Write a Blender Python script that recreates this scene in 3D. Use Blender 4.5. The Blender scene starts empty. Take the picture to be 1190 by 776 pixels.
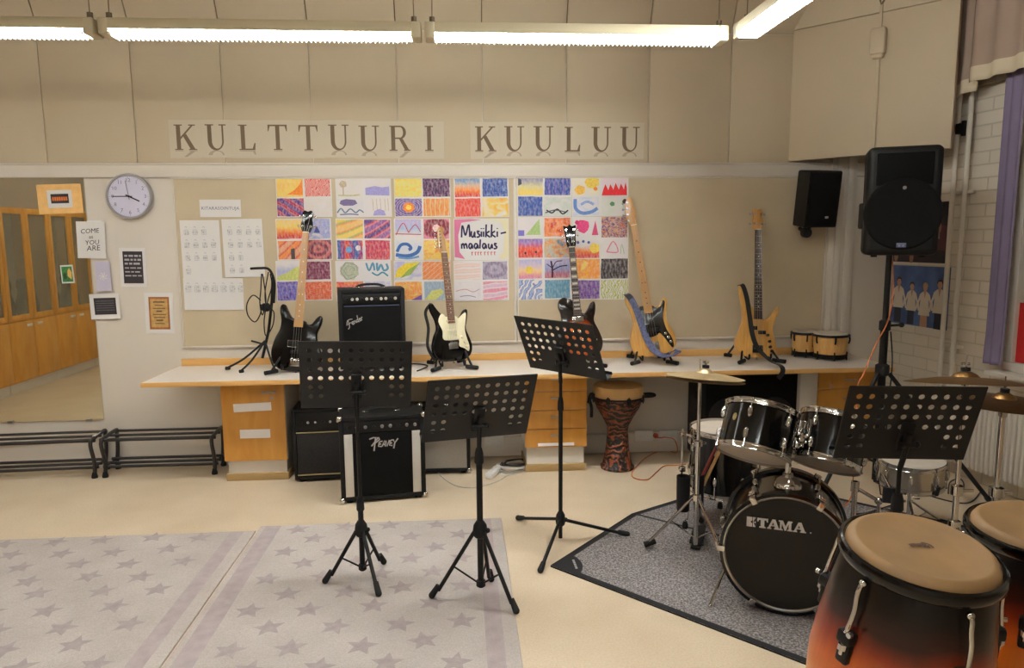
import bpy, bmesh, math, random
from math import sin, cos, pi, radians as R_
from mathutils import Vector as V, Matrix, Euler

random.seed(7)
SC = bpy.context.scene
COL = SC.collection

# ------------------------------------------------------------------ camera model
FPX, PITCH, YAW, ROLL = 831.395, .131653, .0697083, -.008006
CAMH, WALL = 1.66, 5.351
_fw = V((sin(YAW)*cos(PITCH), cos(YAW)*cos(PITCH), -sin(PITCH)))
_r0 = V((cos(YAW), -sin(YAW), 0)); _u0 = _r0.cross(_fw)
_R = _r0*cos(ROLL) + _u0*sin(ROLL); _U = _u0*cos(ROLL) - _r0*sin(ROLL)
EYE = V((0, 0, CAMH))
def ray(x, y): return _R*((x-595)/FPX) - _U*((y-388)/FPX) + _fw
def atY(x, y, Y): d = ray(x, y); return EYE + d*(Y/d.y)
def atZ(x, y, z=0.): d = ray(x, y); return EYE + d*((z-CAMH)/d.z)
def proj(p):
    v = V(p)-EYE; w = v.dot(_fw); return 595+FPX*v.dot(_R)/w, 388-FPX*v.dot(_U)/w
def atW(x, y, w): return EYE + ray(x, y)*w
def onwall(x, y, off=0.): return atY(x, y, WALL-off)

cd = bpy.data.cameras.new('camera'); cam = bpy.data.objects.new('camera', cd); COL.objects.link(cam)
cd.sensor_width = 36; cd.sensor_fit = 'HORIZONTAL'; cd.lens = FPX/1190*36; cd.clip_start = .02
m = Matrix((_R, _U, -_fw)).transposed().to_4x4(); m.translation = EYE; cam.matrix_world = m
SC.camera = cam

# ------------------------------------------------------------------ materials
def lin(c):
    c = c/255.
    return c/12.92 if c <= .04045 else ((c+.055)/1.055)**2.4
def C(r, g, b): return (lin(r), lin(g), lin(b), 1)
MATS = {}
def newmat(name):
    m = bpy.data.materials.new(name); m.use_nodes = True
    nt = m.node_tree; return m, nt, nt.nodes['Principled BSDF']
def node(nt, t, **k):
    n = nt.nodes.new(t)
    for a, v in k.items():
        if a.startswith('i_'): n.inputs[a[2:].replace('_', ' ')].default_value = v
        else: setattr(n, a, v)
    return n
def ramp(nt, stops, interp='LINEAR'):
    r = nt.nodes.new('ShaderNodeValToRGB'); e = r.color_ramp; e.interpolation = interp
    while len(e.elements) < len(stops): e.elements.new(.5)
    for el, (p, c) in zip(e.elements, stops): el.position = p; el.color = c
    return r
def mat(name, col, rough=.6, metal=0., var=.06, scale=8., bump=0., bscale=60., spec=.5, coat=0., emit=None, es=0.):
    """one plain surface: base colour gently varied by noise"""
    if name in MATS: return MATS[name]
    m, nt, b = newmat(name); L = nt.links
    b.inputs['Roughness'].default_value = rough; b.inputs['Metallic'].default_value = metal
    b.inputs['Specular IOR Level'].default_value = spec; b.inputs['Coat Weight'].default_value = coat
    tc = node(nt, 'ShaderNodeTexCoord')
    n = node(nt, 'ShaderNodeTexNoise', i_Scale=scale, i_Detail=4.)
    L.new(tc.outputs['Object'], n.inputs['Vector'])
    lo = tuple(max(0, v*(1-var)) for v in col[:3])+(1,); hi = tuple(min(1, v*(1+var)) for v in col[:3])+(1,)
    r = ramp(nt, [(.3, lo), (.7, hi)]); L.new(n.outputs['Fac'], r.inputs['Fac']); L.new(r.outputs['Color'], b.inputs['Base Color'])
    if bump:
        n2 = node(nt, 'ShaderNodeTexNoise', i_Scale=bscale, i_Detail=3.); L.new(tc.outputs['Object'], n2.inputs['Vector'])
        bp = node(nt, 'ShaderNodeBump', i_Strength=bump, i_Distance=.01); L.new(n2.outputs['Fac'], bp.inputs['Height']); L.new(bp.outputs['Normal'], b.inputs['Normal'])
    if emit: b.inputs['Emission Color'].default_value = emit; b.inputs['Emission Strength'].default_value = es
    MATS[name] = m; return m
def woodmat(name, c1, c2, rough=.45, sc=(3, 30, 30), coat=0., dist=3.):
    if name in MATS: return MATS[name]
    m, nt, b = newmat(name); L = nt.links
    b.inputs['Roughness'].default_value = rough; b.inputs['Coat Weight'].default_value = coat
    tc = node(nt, 'ShaderNodeTexCoord'); mp = node(nt, 'ShaderNodeMapping'); mp.inputs['Scale'].default_value = sc
    n = node(nt, 'ShaderNodeTexNoise', i_Scale=1., i_Detail=6., i_Distortion=dist*.3)
    L.new(tc.outputs['Object'], mp.inputs['Vector']); L.new(mp.outputs['Vector'], n.inputs['Vector'])
    r = ramp(nt, [(.3, c1), (.7, c2)]); L.new(n.outputs['Fac'], r.inputs['Fac']); L.new(r.outputs['Color'], b.inputs['Base Color'])
    MATS[name] = m; return m

BLK = mat('black_paint', C(11, 10, 10), .45, var=.15, spec=.35)
BLKMAT = mat('matt_black', C(14, 13, 13), .75, var=.2, bump=.1, bscale=300)
BLKGL = mat('black_lacquer', C(6, 5, 6), .14, var=.1, spec=.4, coat=.15)
VINYL = mat('black_vinyl', C(14, 13, 13), .6, spec=.3, var=.2, bump=.25, bscale=400)
CLOTHB = mat('black_grille_cloth', C(10, 9, 9), .85, spec=.2, var=.25, bump=.3, bscale=700)
RUB = mat('black_rubber', C(13, 12, 12), .8, var=.15)
CHROME = mat('chrome', C(205, 203, 200), .12, 1., var=.03)
STEEL = mat('brushed_steel', C(165, 162, 158), .3, 1., var=.05)
WHITE = mat('white_paint', C(222, 214, 202), .55, var=.02)
PAPER = mat('white_paper', C(222, 217, 212), .85, var=.015)
LAV = mat('lavender_paper', C(196, 188, 206), .85, var=.03)
INK = mat('dark_ink', C(38, 34, 36), .8)
GREYINK = mat('grey_ink', C(176, 172, 172), .85)
SKIN = mat('drum_skin', C(205, 192, 176), .55, var=.05, scale=14)
HIDE = mat('conga_hide', C(150, 116, 74), .55, var=.13, scale=9)
BRASS = mat('cymbal_bronze', C(136, 102, 60), .42, 1., var=.12, scale=20)
WHPL = mat('white_plastic', C(226, 222, 214), .4, var=.02)
CREAM = mat('cream_plastic', C(236, 226, 190), .35, var=.02)
ORANGEC = mat('orange_cable', C(205, 112, 50), .5)
MAPLE = woodmat('maple', C(186, 134, 74), C(210, 160, 98), .35, (40, 40, 5), .3)
ROSE = woodmat('rosewood', C(38, 22, 16), C(62, 38, 26), .5, (60, 60, 6))
ASH = woodmat('natural_ash', C(196, 138, 62), C(222, 170, 92), .28, (40, 10, 5), .5)
BIRCH = woodmat('birch_veneer', C(200, 138, 54), C(216, 156, 70), .42, (14, 14, 3), .1)
BIRCHEDGE = woodmat('birch_edge', C(218, 164, 92), C(230, 180, 110), .42, (3, 14, 14), .1)
CABWOOD = woodmat('cabinet_birch', C(206, 142, 58), C(222, 162, 78), .42, (14, 14, 3), .1)
BONGOWOOD = woodmat('bongo_oak', C(204, 150, 78), C(226, 180, 112), .35, (30, 30, 4), .3)

# ------------------------------------------------------------------ mesh builder
def frame_from(d):
    d = d.normalized(); a = V((0, 0, 1)) if abs(d.z) < .95 else V((1, 0, 0))
    x = a.cross(d).normalized(); return x, d.cross(x).normalized()
def smooth_path(pts, n=6, closed=False):
    pts = [V(p) for p in pts]; N = len(pts); out = []
    rng = range(N if closed else N-1)
    for i in rng:
        g = (lambda k: pts[k % N]) if closed else (lambda k: pts[min(max(k, 0), N-1)])
        p0, p1, p2, p3 = g(i-1), g(i), g(i+1), g(i+2)
        for j in range(n):
            t = j/n
            out.append(.5*((2*p1)+(p2-p0)*t+(2*p0-5*p1+4*p2-p3)*t*t+(3*p1-p0-3*p2+p3)*t**3))
    if not closed: out.append(pts[-1].copy())
    return out
class MB:
    def __init__(s, M=None): s.bm = bmesh.new(); s.M = M or Matrix(); s.mi = 0
    def v(s, p): return s.bm.verts.new(s.M @ V(p))
    def f(s, vs):
        try: fc = s.bm.faces.new(vs); fc.material_index = s.mi; fc.smooth = True; return fc
        except ValueError: return None
    def poly(s, pts): return s.f([s.v(p) for p in pts])
    def ring(s, pts): return [s.v(p) for p in pts]
    def bridge(s, a, b, closed=True):
        n = len(a)
        for i in range(n if closed else n-1): s.f([a[i], a[(i+1) % n], b[(i+1) % n], b[i]])
    def box(s, c, d, rot=None, bev=0.):
        cx, cy, cz = c; hx, hy, hz = d[0]/2, d[1]/2, d[2]/2
        T = Matrix.Translation(V(c)) @ (rot.to_matrix().to_4x4() if rot else Matrix())
        if bev <= 0:
            vs = [s.v(T @ V((x*hx, y*hy, z*hz))) for z in (-1, 1) for x, y in ((-1, -1), (1, -1), (1, 1), (-1, 1))]
            for q in ((3, 2, 1, 0), (4, 5, 6, 7), (0, 1, 5, 4), (1, 2, 6, 5), (2, 3, 7, 6), (3, 0, 4, 7)): s.f([vs[k] for k in q])
        else:
            b = min(bev, hx*.98, hy*.98, hz*.98)
            def rr(ix, iy, z): # rounded rectangle ring, 3 points a corner
                o = []
                for sx, sy, a0 in ((1, 1, 0), (-1, 1, 90), (-1, -1, 180), (1, -1, 270)):
                    for k in range(3):
                        a = R_(a0+45*k); o.append(T @ V((sx*(hx-b)+(b-ix)*cos(a), sy*(hy-b)+(b-iy)*sin(a), z)))
                return s.ring(o)
            rs = [rr(b*.999, b*.999, -hz), rr(b*.3, b*.3, -hz+b*.3), rr(0, 0, -hz+b), rr(0, 0, hz-b), rr(b*.3, b*.3, hz-b*.3), rr(b*.999, b*.999, hz)]
            s.f(rs[0][::-1])
            for a, c2 in zip(rs, rs[1:]): s.bridge(a, c2)
            s.f(rs[-1])
    def cyl(s, p0, p1, r, r2=None, n=14, cap=True):
        p0, p1 = V(p0), V(p1); r2 = r if r2 is None else r2
        x, y = frame_from(p1-p0)
        A = s.ring([p0+r*(x*cos(2*pi*k/n)+y*sin(2*pi*k/n)) for k in range(n)])
        B = s.ring([p1+r2*(x*cos(2*pi*k/n)+y*sin(2*pi*k/n)) for k in range(n)])
        s.bridge(A, B)
        if cap: s.f(A[::-1]); s.f(B)
    def tube(s, pts, r, n=8, closed=False, sm=0):
        if sm: pts = smooth_path(pts, sm, closed)
        pts = [V(p) for p in pts]; N = len(pts)
        rf = r if callable(r) else (lambda t: r)
        x = None; rings = []
        for i in range(N):
            if closed: d = pts[(i+1) % N]-pts[i-1]
            else: d = pts[min(i+1, N-1)]-pts[max(i-1, 0)]
            d = d.normalized() if d.length > 1e-9 else V((0, 0, 1))
            if x is None: x, y = frame_from(d)
            else:
                x = (x-d*x.dot(d)); x = x.normalized() if x.length > 1e-6 else frame_from(d)[0]
                y = d.cross(x)
            q = rf(i/max(1, N-1))
            rings.append(s.ring([pts[i]+q*(x*cos(2*pi*k/n)+y*sin(2*pi*k/n)) for k in range(n)]))
        for a, b in zip(rings, rings[1:]): s.bridge(a, b)
        if closed: s.bridge(rings[-1], rings[0])
        else: s.f(rings[0][::-1]); s.f(rings[-1])
    def lathe(s, prof, n=40, M=None, cap=True, mi=None):
        T = M or Matrix(); rings = []
        for r, z in prof:
            rings.append(s.ring([T @ V((max(r, 1e-5)*cos(2*pi*k/n), max(r, 1e-5)*sin(2*pi*k/n), z)) for k in range(n)]))
        for j, (a, b) in enumerate(zip(rings, rings[1:])):
            if mi: s.mi = mi[j]
            s.bridge(a, b)
        if cap: s.f(rings[0][::-1]); s.f(rings[-1])
    def prism(s, out, y0, y1, bev=0., T=None):
        """outline in (x, z), extruded along y from y0 to y1 with a rounded edge"""
        T = T or Matrix(); N = len(out)
        area = sum(out[i][0]*out[(i+1) % N][1]-out[(i+1) % N][0]*out[i][1] for i in range(N))
        if area < 0: out = out[::-1]
        nor = []
        for i in range(N):
            a = V((out[i-1][0], out[i-1][1])); c = V((out[(i+1) % N][0], out[(i+1) % N][1])); t = (c-a)
            t = t.normalized() if t.length > 1e-9 else V((1, 0)); nor.append((-t.y, t.x))
        def rg(ins, y): return s.ring([T @ V((p[0]+q[0]*ins, y, p[1]+q[1]*ins)) for p, q in zip(out, nor)])
        if bev: rs = [rg(bev, y0), rg(bev*.3, y0+bev*.3), rg(0, y0+bev), rg(0, y1-bev), rg(bev*.3, y1-bev*.3), rg(bev, y1)]
        else: rs = [rg(0, y0), rg(0, y1)]
        s.f(rs[0])
        for a, b in zip(rs, rs[1:]): s.bridge(a, b)
        s.f(rs[-1][::-1])
    def ball(s, c, r, sc=(1, 1, 1), n=14):
        prof = [(r*sin(pi*k/8), -r*cos(pi*k/8)) for k in range(9)]
        T = Matrix.Translation(V(c)) @ Matrix.Diagonal((*sc, 1)); s.lathe(prof, n, T, cap=False)
    def torus(s, c, Rr, r, T=None, n=40, m=8):
        T = T or Matrix(); c = V(c)
        s.tube([T @ (c+V((Rr*cos(2*pi*k/n), Rr*sin(2*pi*k/n), 0))) for k in range(n)], r, m, True)
    def build(s, name, mats, parent=None, loc=None, rot=None, sharp=40, flat=False):
        me = bpy.data.meshes.new(name); bmesh.ops.recalc_face_normals(s.bm, faces=s.bm.faces[:])
        s.bm.to_mesh(me); s.bm.free()
        for mm in (mats if isinstance(mats, (list, tuple)) else [mats]): me.materials.append(mm)
        if flat:
            for p in me.polygons: p.use_smooth = False
        else: me.set_sharp_from_angle(angle=R_(sharp))
        o = bpy.data.objects.new(name, me); COL.objects.link(o)
        if parent: o.parent = parent
        if loc is not None: o.location = loc
        if rot is not None: o.rotation_euler = rot
        return o
def tag(o, label, cat, group=None, kind=None):
    o['label'] = label; o['category'] = cat
    if group: o['group'] = group
    if kind: o['kind'] = kind
    return o
def thing(name, label, cat, loc=(0, 0, 0), rot=(0, 0, 0), group=None):
    o = bpy.data.objects.new(name, None); COL.objects.link(o); o.location = loc; o.rotation_euler = rot
    o.empty_display_size = .05
    return tag(o, label, cat, group)
def struct(o): o['kind'] = 'structure'; return o
def kids(o): return [c for c in bpy.data.objects if c.parent == o]
def copy_tree(o, parent=None):
    c = o.copy(); COL.objects.link(c)
    if parent: c.parent = parent
    for ch in kids(o): copy_tree(ch, c)
    return c
def text_mesh(s, txt, size, T, depth=.0006, spacing=1., shear=0., align='CENTER'):
    """adds lettering in the built-in typeface to the mesh builder; text plane is local x/y, T places it"""
    cu = bpy.data.curves.new('lettering', 'FONT'); cu.body = txt; cu.size = size; cu.align_x = align; cu.align_y = 'CENTER'
    cu.space_character = spacing; cu.shear = shear; cu.resolution_u = 2; cu.extrude = depth/2
    ob = bpy.data.objects.new('lettering', cu); COL.objects.link(ob)
    dg = bpy.context.evaluated_depsgraph_get(); me = ob.evaluated_get(dg).to_mesh()
    vs = [s.v(T @ v.co) for v in me.vertices]
    for p in me.polygons: s.f([vs[k] for k in p.vertices])
    ob.evaluated_get(dg).to_mesh_clear(); bpy.data.objects.remove(ob); bpy.data.curves.remove(cu)
def stroke(s, pts, w, T, sm=5, th=.0008):
    """a pen stroke: flat ribbon along 2-D points in the local x/y plane"""
    P = smooth_path([V((p[0], p[1], 0)) for p in pts], sm) if sm else [V((p[0], p[1], 0)) for p in pts]
    L_, R2 = [], []
    for i, p in enumerate(P):
        d = (P[min(i+1, len(P)-1)]-P[max(i-1, 0)]); d = d.normalized() if d.length > 1e-9 else V((1, 0, 0)); n = V((-d.y, d.x, 0))*w/2
        L_.append(s.v(T @ (p+n+V((0, 0, th))))); R2.append(s.v(T @ (p-n+V((0, 0, th)))))
    s.bridge(L_, R2, closed=False)
# a wall-facing frame: local x right, y up, z out of the wall towards the room
def wall_T(p, roll=0.): return Matrix.Translation(p) @ Matrix(((1, 0, 0, 0), (0, 0, -1, 0), (0, 1, 0, 0), (0, 0, 0, 1))) @ Matrix.Rotation(roll, 4, 'Z')
LAMP_E = 99.; LAMP_SIDE = 76.
# ------------------------------------------------------------------ the room
def wallpaint(name, col, bump=.06):
    return mat(name, col, .7, var=.025, scale=1.5, bump=bump, bscale=180)
WPAINT = wallpaint('wall_paint', C(214, 204, 190)); PANELP = wallpaint('panel_paint', C(194, 177, 149)); CEILP = wallpaint('ceiling_paint', C(186, 169, 142))
SEAM = mat('seam_shadow_gap', C(120, 106, 86), .9)
# floor: speckled beige vinyl
fm, nt, b = newmat('vinyl_floor'); L = nt.links
tc = node(nt, 'ShaderNodeTexCoord'); n1 = node(nt, 'ShaderNodeTexNoise', i_Scale=2.2, i_Detail=5.); n2 = node(nt, 'ShaderNodeTexNoise', i_Scale=120., i_Detail=2.)
for n in (n1, n2): L.new(tc.outputs['Object'], n.inputs['Vector'])
r1 = ramp(nt, [(.3, C(212, 190, 160)), (.7, C(224, 204, 176))]); r2 = ramp(nt, [(.35, (.88, .88, .87, 1)), (.65, (1, 1, 1, 1))])
mx = node(nt, 'ShaderNodeMix', data_type='RGBA', blend_type='MULTIPLY'); mx.inputs['Factor'].default_value = 1
L.new(n1.outputs['Fac'], r1.inputs['Fac']); L.new(n2.outputs['Fac'], r2.inputs['Fac'])
L.new(r1.outputs['Color'], mx.inputs['A']); L.new(r2.outputs['Color'], mx.inputs['B']); L.new(mx.outputs['Result'], b.inputs['Base Color'])
b.inputs['Roughness'].default_value = .42; b.inputs['Specular IOR Level'].default_value = .35
XL, YB, ZC = -5.36, -3.2, 3.99
P0 = V((3.34, WALL, 0)); DR = V((.139, -.990, 0)).normalized(); NR = V((DR.y, -DR.x, 0))   # right wall: origin, direction, normal into the room
TR = Matrix((( DR.x, 0, NR.x, P0.x), (DR.y, 0, NR.y, P0.y), (0, 1, 0, 0), (0, 0, 0, 1)))     # local x along the wall, y up, z into the room
def onright(t, z, off=0.): return P0 + DR*t + V((0, 0, z)) + NR*off
RLEN = (WALL-YB)/.990
m = MB(); m.box((0, (WALL+YB)/2, -.05), (10.9, WALL-YB+.4, .1)); struct(m.build('floor', fm))
# back wall with its upper tier of wide panels
m = MB(); m.box((-1., WALL+.1, 2.), (9.2, .2, 4.3)); 
m.mi = 1
x = -2.876-.6098*5+.305
for k in range(15):
    if x > 2.75: break
    m.box((x, WALL-.006, 2.665), (.6098-.006, .012, .93), bev=.002); x += .6098
struct(m.build('wall_back', [WPAINT, PANELP]))
m = MB(); m.box((-.99, WALL-.014, 2.16), (8.7, .028, .092), bev=.004); m.box((-.99, WALL-.02, 2.205), (8.7, .04, .012), bev=.003); struct(m.build('trim_1', WPAINT))
# painted brick right wall
bm_, nt, b = newmat('painted_brick'); L = nt.links
tc = node(nt, 'ShaderNodeTexCoord'); bk = node(nt, 'ShaderNodeTexBrick', i_Scale=1., offset=.5)
bk.inputs['Brick Width'].default_value = .27; bk.inputs['Row Height'].default_value = .085; bk.inputs['Mortar Size'].default_value = .006; bk.inputs['Mortar Smooth'].default_value = .4
bk.inputs['Color1'].default_value = C(222, 210, 192); bk.inputs['Color2'].default_value = C(216, 204, 185); bk.inputs['Mortar'].default_value = C(200, 187, 167)
L.new(tc.outputs['Object'], bk.inputs['Vector']); L.new(bk.outputs['Color'], b.inputs['Base Color'])
bp = node(nt, 'ShaderNodeBump', i_Strength=.5, i_Distance=.006, invert=True); L.new(bk.outputs['Fac'], bp.inputs['Height']); L.new(bp.outputs['Normal'], b.inputs['Normal']); b.inputs['Roughness'].default_value = .6
WT0, WT1, WZ0, WZ1 = 1.05, 2.9, .80, 2.5       # window opening along the right wall
m = MB()
for x0, x1, z0, z1 in ((-.3, WT0, -.02, 4.1), (WT1, RLEN+.2, -.02, 4.1), (WT0, WT1, -.02, WZ0), (WT0, WT1, WZ1, 4.1)):
    m.box(((x0+x1)/2, (z0+z1)/2, -.12), (x1-x0, z1-z0, .24))
o = struct(m.build('wall_right', bm_)); o.matrix_world = TR
m = MB(); m.box((XL-.1, (WALL+YB)/2, 2.), (.2, WALL-YB+.4, 4.2)); struct(m.build('wall_left', WPAINT))
m = MB(); m.box((-.3, YB-.1, 2.), (11.5, .2, 4.2)); struct(m.build('wall_front', WPAINT))
# ceiling: a tier that leans in above the panels, then the flat part
m = MB(); m.box((-.3, (4.95+YB)/2, ZC+.06), (11.5, 4.95-YB+.3, .12)); struct(m.build('ceiling', CEILP))
T = Matrix.Translation(V((0, WALL, 3.135))) @ Euler((R_(25), 0, 0)).to_matrix().to_4x4()
m = MB(T); x = -2.876-.6098*4+.305
for k in range(15):
    m.box((x, .01, .475), (.6098-.008, .02, .95), bev=.002); x += .6098
m.mi = 1; m.box((-1., .06, .5), (9.4, .08, 1.02)); struct(m.build('wall_slope', [CEILP, SEAM]))
# corner column of two conduits beside the pinboard
m = MB(); m.box((2.892, WALL-.022, 1.13), (.195, .044, 2.26), bev=.006); m.box((2.86, WALL-.05, 1.13), (.05, .022, 2.26), bev=.006); m.box((2.945, WALL-.046, 1.13), (.05, .014, 2.26), bev=.005)
struct(m.build('trim_2', WPAINT))
# diagonal panel hung across the corner
A = V((2.462, WALL-.012, 0)); Bp = V((3.184, 4.55, 0)); d = (Bp-A).normalized(); LEN = (Bp-A).length
TD = Matrix(((d.x, -d.y, 0, A.x), (d.y, d.x, 0, A.y), (0, 0, 1, 0), (0, 0, 0, 1)))   # local x along, y behind, z up
m = MB(TD)
s1 = .60
m.box((s1/2, .02, 2.692), (s1-.005, .04, .936), bev=.003); m.box(((LEN+s1)/2, .02, 2.692), (LEN-s1-.005, .04, .936), bev=.003)
m.box((LEN/2, .05, 2.70), (LEN-.01, .03, .92))
m.box((s1/2, .02, 3.44), (s1-.005, .04, .55), bev=.003); m.box(((LEN+s1)/2, .02, 3.44), (LEN-s1-.005, .04, .55), bev=.003)
struct(m.build('wall_diagonal', PANELP))
dp = thing('junction_box', 'beige junction box with a cable on the diagonal corner panel', 'junction box', TD @ V((s1-.0, -.001, 2.95)))
dp.rotation_euler = (0, 0, math.atan2(d.y, d.x))
m = MB(); m.box((0, -.03, .02), (.095, .06, .17), bev=.012); m.build('housing', PANELP, dp)
m = MB(); m.box((.0, -.028, -.078), (.07, .05, .03), bev=.008); m.build('cap', PANELP, dp)
m = MB(); m.box((0, -.006, -.41), (.018, .012, .66), bev=.003); m.box((0, -.006, .19), (.018, .012, .2), bev=.003); m.build('conduit', PANELP, dp)
for sx in (-1, 1):
    m = MB(); m.tube([(0, -.008, .26), (sx*.05+.01, -.015, .36), (sx*.13, -.02, .47)], .006, 6, sm=4); m.build('cable', SEAM, dp)
# skirting trunking with sockets
m = MB(); m.box((.6, WALL-.02, .085), (4.7, .04, .15), bev=.005); m.box((.6, WALL-.022, .088), (4.7, .042, .008)); struct(m.build('trim_3', WPAINT))
m = MB(); m.box((-3.5, WALL-.008, .035), (3.5, .016, .07), bev=.003); struct(m.build('baseboard_back', WPAINT))
def socket(px, py, label):
    p = onwall(px, py, .04); p.y = WALL-.0415
    s = thing('wall_socket', label, 'socket', p, group=None)
    m = MB(); m.box((0, -.006, 0), (.145, .013, .082), bev=.004); m.build('plate', WHPL, s)
    for sx in (-.036, .036):
        m = MB(); m.lathe([(.026, -.002), (.026, .004), (.02, .004), (.019, -.002)], 20, Matrix.Translation((sx, -.0125, 0)) @ Matrix.Rotation(pi/2, 4, 'X'), cap=False); o = m.build('outlet', WHPL, s)
        m = MB(); m.cyl((sx-.008, -.0118, 0), (sx-.008, -.0135, 0), .0022, n=8); m.cyl((sx+.008, -.0118, 0), (sx+.008, -.0135, 0), .0022, n=8); m.build('pin_hole', GREYINK, o)
    return s
socket(574, 512, 'double wall socket above the white power strip under the worktop')
socket(748, 506, 'double wall socket half hidden behind the carved djembe')
socket(776, 506, 'double wall socket holding the plug of the orange cable')
# ------------------------------------------------------------------ window on the right wall
w = struct(thing('window_1', 'white framed window in the painted brick wall', 'window')); del w['label']; del w['category']; w.matrix_world = TR
fw_ = .06
m = MB()
for c, s in ((((WT0+WT1)/2, WZ0+fw_/2, -.03), (WT1-WT0, fw_, .1)), (((WT0+WT1)/2, WZ1-fw_/2, -.03), (WT1-WT0, fw_, .1)), ((WT0+fw_/2, (WZ0+WZ1)/2, -.03), (fw_, WZ1-WZ0-2*fw_, .1)), ((WT1-fw_/2, (WZ0+WZ1)/2, -.03), (fw_, WZ1-WZ0-2*fw_, .1)), (((WT0+WT1)/2, (WZ0+WZ1)/2, -.03), (fw_, WZ1-WZ0-2*fw_, .08))):
    m.box(c, s, bev=.005)
m.build('window_frame', WHITE, w)
m = MB(); m.box(((WT0+WT1)/2, (WZ0+WZ1)/2, -.05), (WT1-WT0-.1, WZ1-WZ0-.1, .008)); m.build('window_pane', mat('night_glass', C(30, 32, 38), .05, var=.05), w)
m = MB(); m.box(((WT0+WT1)/2, WZ0-.015, .06), (WT1-WT0+.06, .03, .14), bev=.006); m.build('window_sill', WHITE, w)
m = MB(TR); m.box((1.155, 1.03, -.012), (.12, .42, .004)); tag(m.build('red_sheet', mat('red_paper', C(190, 30, 28), .7)), 'red paper sheet on the window behind the ride cymbal', 'paper sheet')
# ------------------------------------------------------------------ curtains
CURT = mat('sheer_curtain', C(160, 138, 122), .9, var=.08, scale=4); HEM = mat('curtain_hem', C(206, 190, 162), .85, var=.03); PURP = mat('purple_curtain', C(128, 115, 140), .9, var=.06, scale=6)
def curtain(name, t0, t1, z0f, z1, off, amp, waves, mats, label, hem=.07, cat='curtain'):
    m = MB(TR); n = 90; rows = 14; grid = []
    for j in range(rows+1):
        row = []
        for i in range(n+1):
            u = i/n; t = t0+(t1-t0)*u; zb = z0f(u); 
            zz = zb + (z1-zb)*((j/2*hem/(z1-zb)) if j <= 2 else (hem/(z1-zb)+(1-hem/(z1-zb))*(j-2)/(rows-2)))
            o = off+amp*sin(2*pi*waves*u+.6*sin(5*u))*(1-.3*j/rows)+(.006 if j <= 2 else 0)
            row.append(m.v((t, zz, o)))
        grid.append(row)
    for j in range(rows):
        m.mi = 1 if j < 2 else 0
        for i in range(n): m.f([grid[j][i], grid[j][i+1], grid[j+1][i+1], grid[j+1][i]])
    o = m.build(name, mats)
    sm = o.modifiers.new('thick', 'SOLIDIFY'); sm.thickness = .003
    return tag(o, label, cat)
curtain('valance', .47, .86, lambda u: 2.53+.055*u+(.09*(1-u*5)**2*-1 if u < .2 else 0), 3.95, .17, .022, 3.2, [CURT, HEM], 'short sheer valance with pale hem, hanging left beside the diagonal panel', .085)
curtain('valance', .84, 2.9, lambda u: 2.62+.02*u, 3.95, .22, .02, 12, [CURT, HEM], 'short sheer valance with pale hem, above the purple curtain', .09)
curtain('curtain', .985, 1.13, lambda u: .84, 2.75, .10, .012, 2.5, [PURP, PURP], 'narrow purple curtain hanging beside the window', .05)
m = MB(TR); m.cyl((.5, 3.93, .2), (2.95, 3.93, .2), .014, n=12); m.box((.5, 3.955, .2), (.03, .08, .03)); m.box((2.9, 3.955, .2), (.03, .08, .03)); tag(m.build('curtain_rail', WHITE), 'white curtain rail under the ceiling above the window', 'curtain rail')
# ------------------------------------------------------------------ pipes and radiator on the right wall
def pipe(t, r, label):
    p = thing('heating_pipe', label, 'pipe', group='heating pipes on the brick wall'); p.matrix_world = TR
    m = MB(); m.cyl((t, .003, .066), (t, 3.9, .066), r, n=12); m.build('tube', WPAINT, p)
    for z in (.9, 1.95): m = MB(); m.box((t, z, .034), (.05, .022, .060), bev=.004); m.build('bracket', WPAINT, p)
    return p
pp = pipe(.60, .017, 'white vertical heating pipe with a valve, left of the two by the posters')
m = MB(); m.cyl((.545, 2.37, .066), (.60, 2.37, .066), .028, n=14); m.build('valve_body', mat('brass_fitting', C(190, 150, 100), .4, .6), pp)
m = MB(); m.box((.635, 2.37, .07), (.05, .07, .05), bev=.006); m.box((.66, 2.37, .07), (.02, .10, .03), bev=.004); m.build('valve_handle', BLK, pp)
pipe(.70, .017, 'plain white vertical heating pipe, right of the two by the posters')
rd = thing('radiator', 'white ribbed radiator low on the brick wall behind the cymbal stands', 'radiator'); rd.matrix_world = TR @ Matrix.Translation((.16, 0, .004))
m = MB()
for k in range(46): m.box((.60+k*.036, .37, .10), (.028, .50, .05), bev=.012)
m.box((1.42, .37, .08), (1.68, .5, .02)); m.build('panel', WHITE, rd)
m = MB(); m.box((1.42, .635, .085), (1.70, .02, .09), bev=.005); m.build('top_grille', WHITE, rd)
for t in (.75, 2.0): m = MB(); m.box((t, .37, .03), (.04, .3, .06)); m.build('bracket', WHITE, rd)
m = MB(); m.tube([(.60, .2, .08), (.575, .14, .09), (.62, .14, .1)], .012, 8, sm=4); m.build('inlet_pipe', WHITE, rd)
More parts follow.
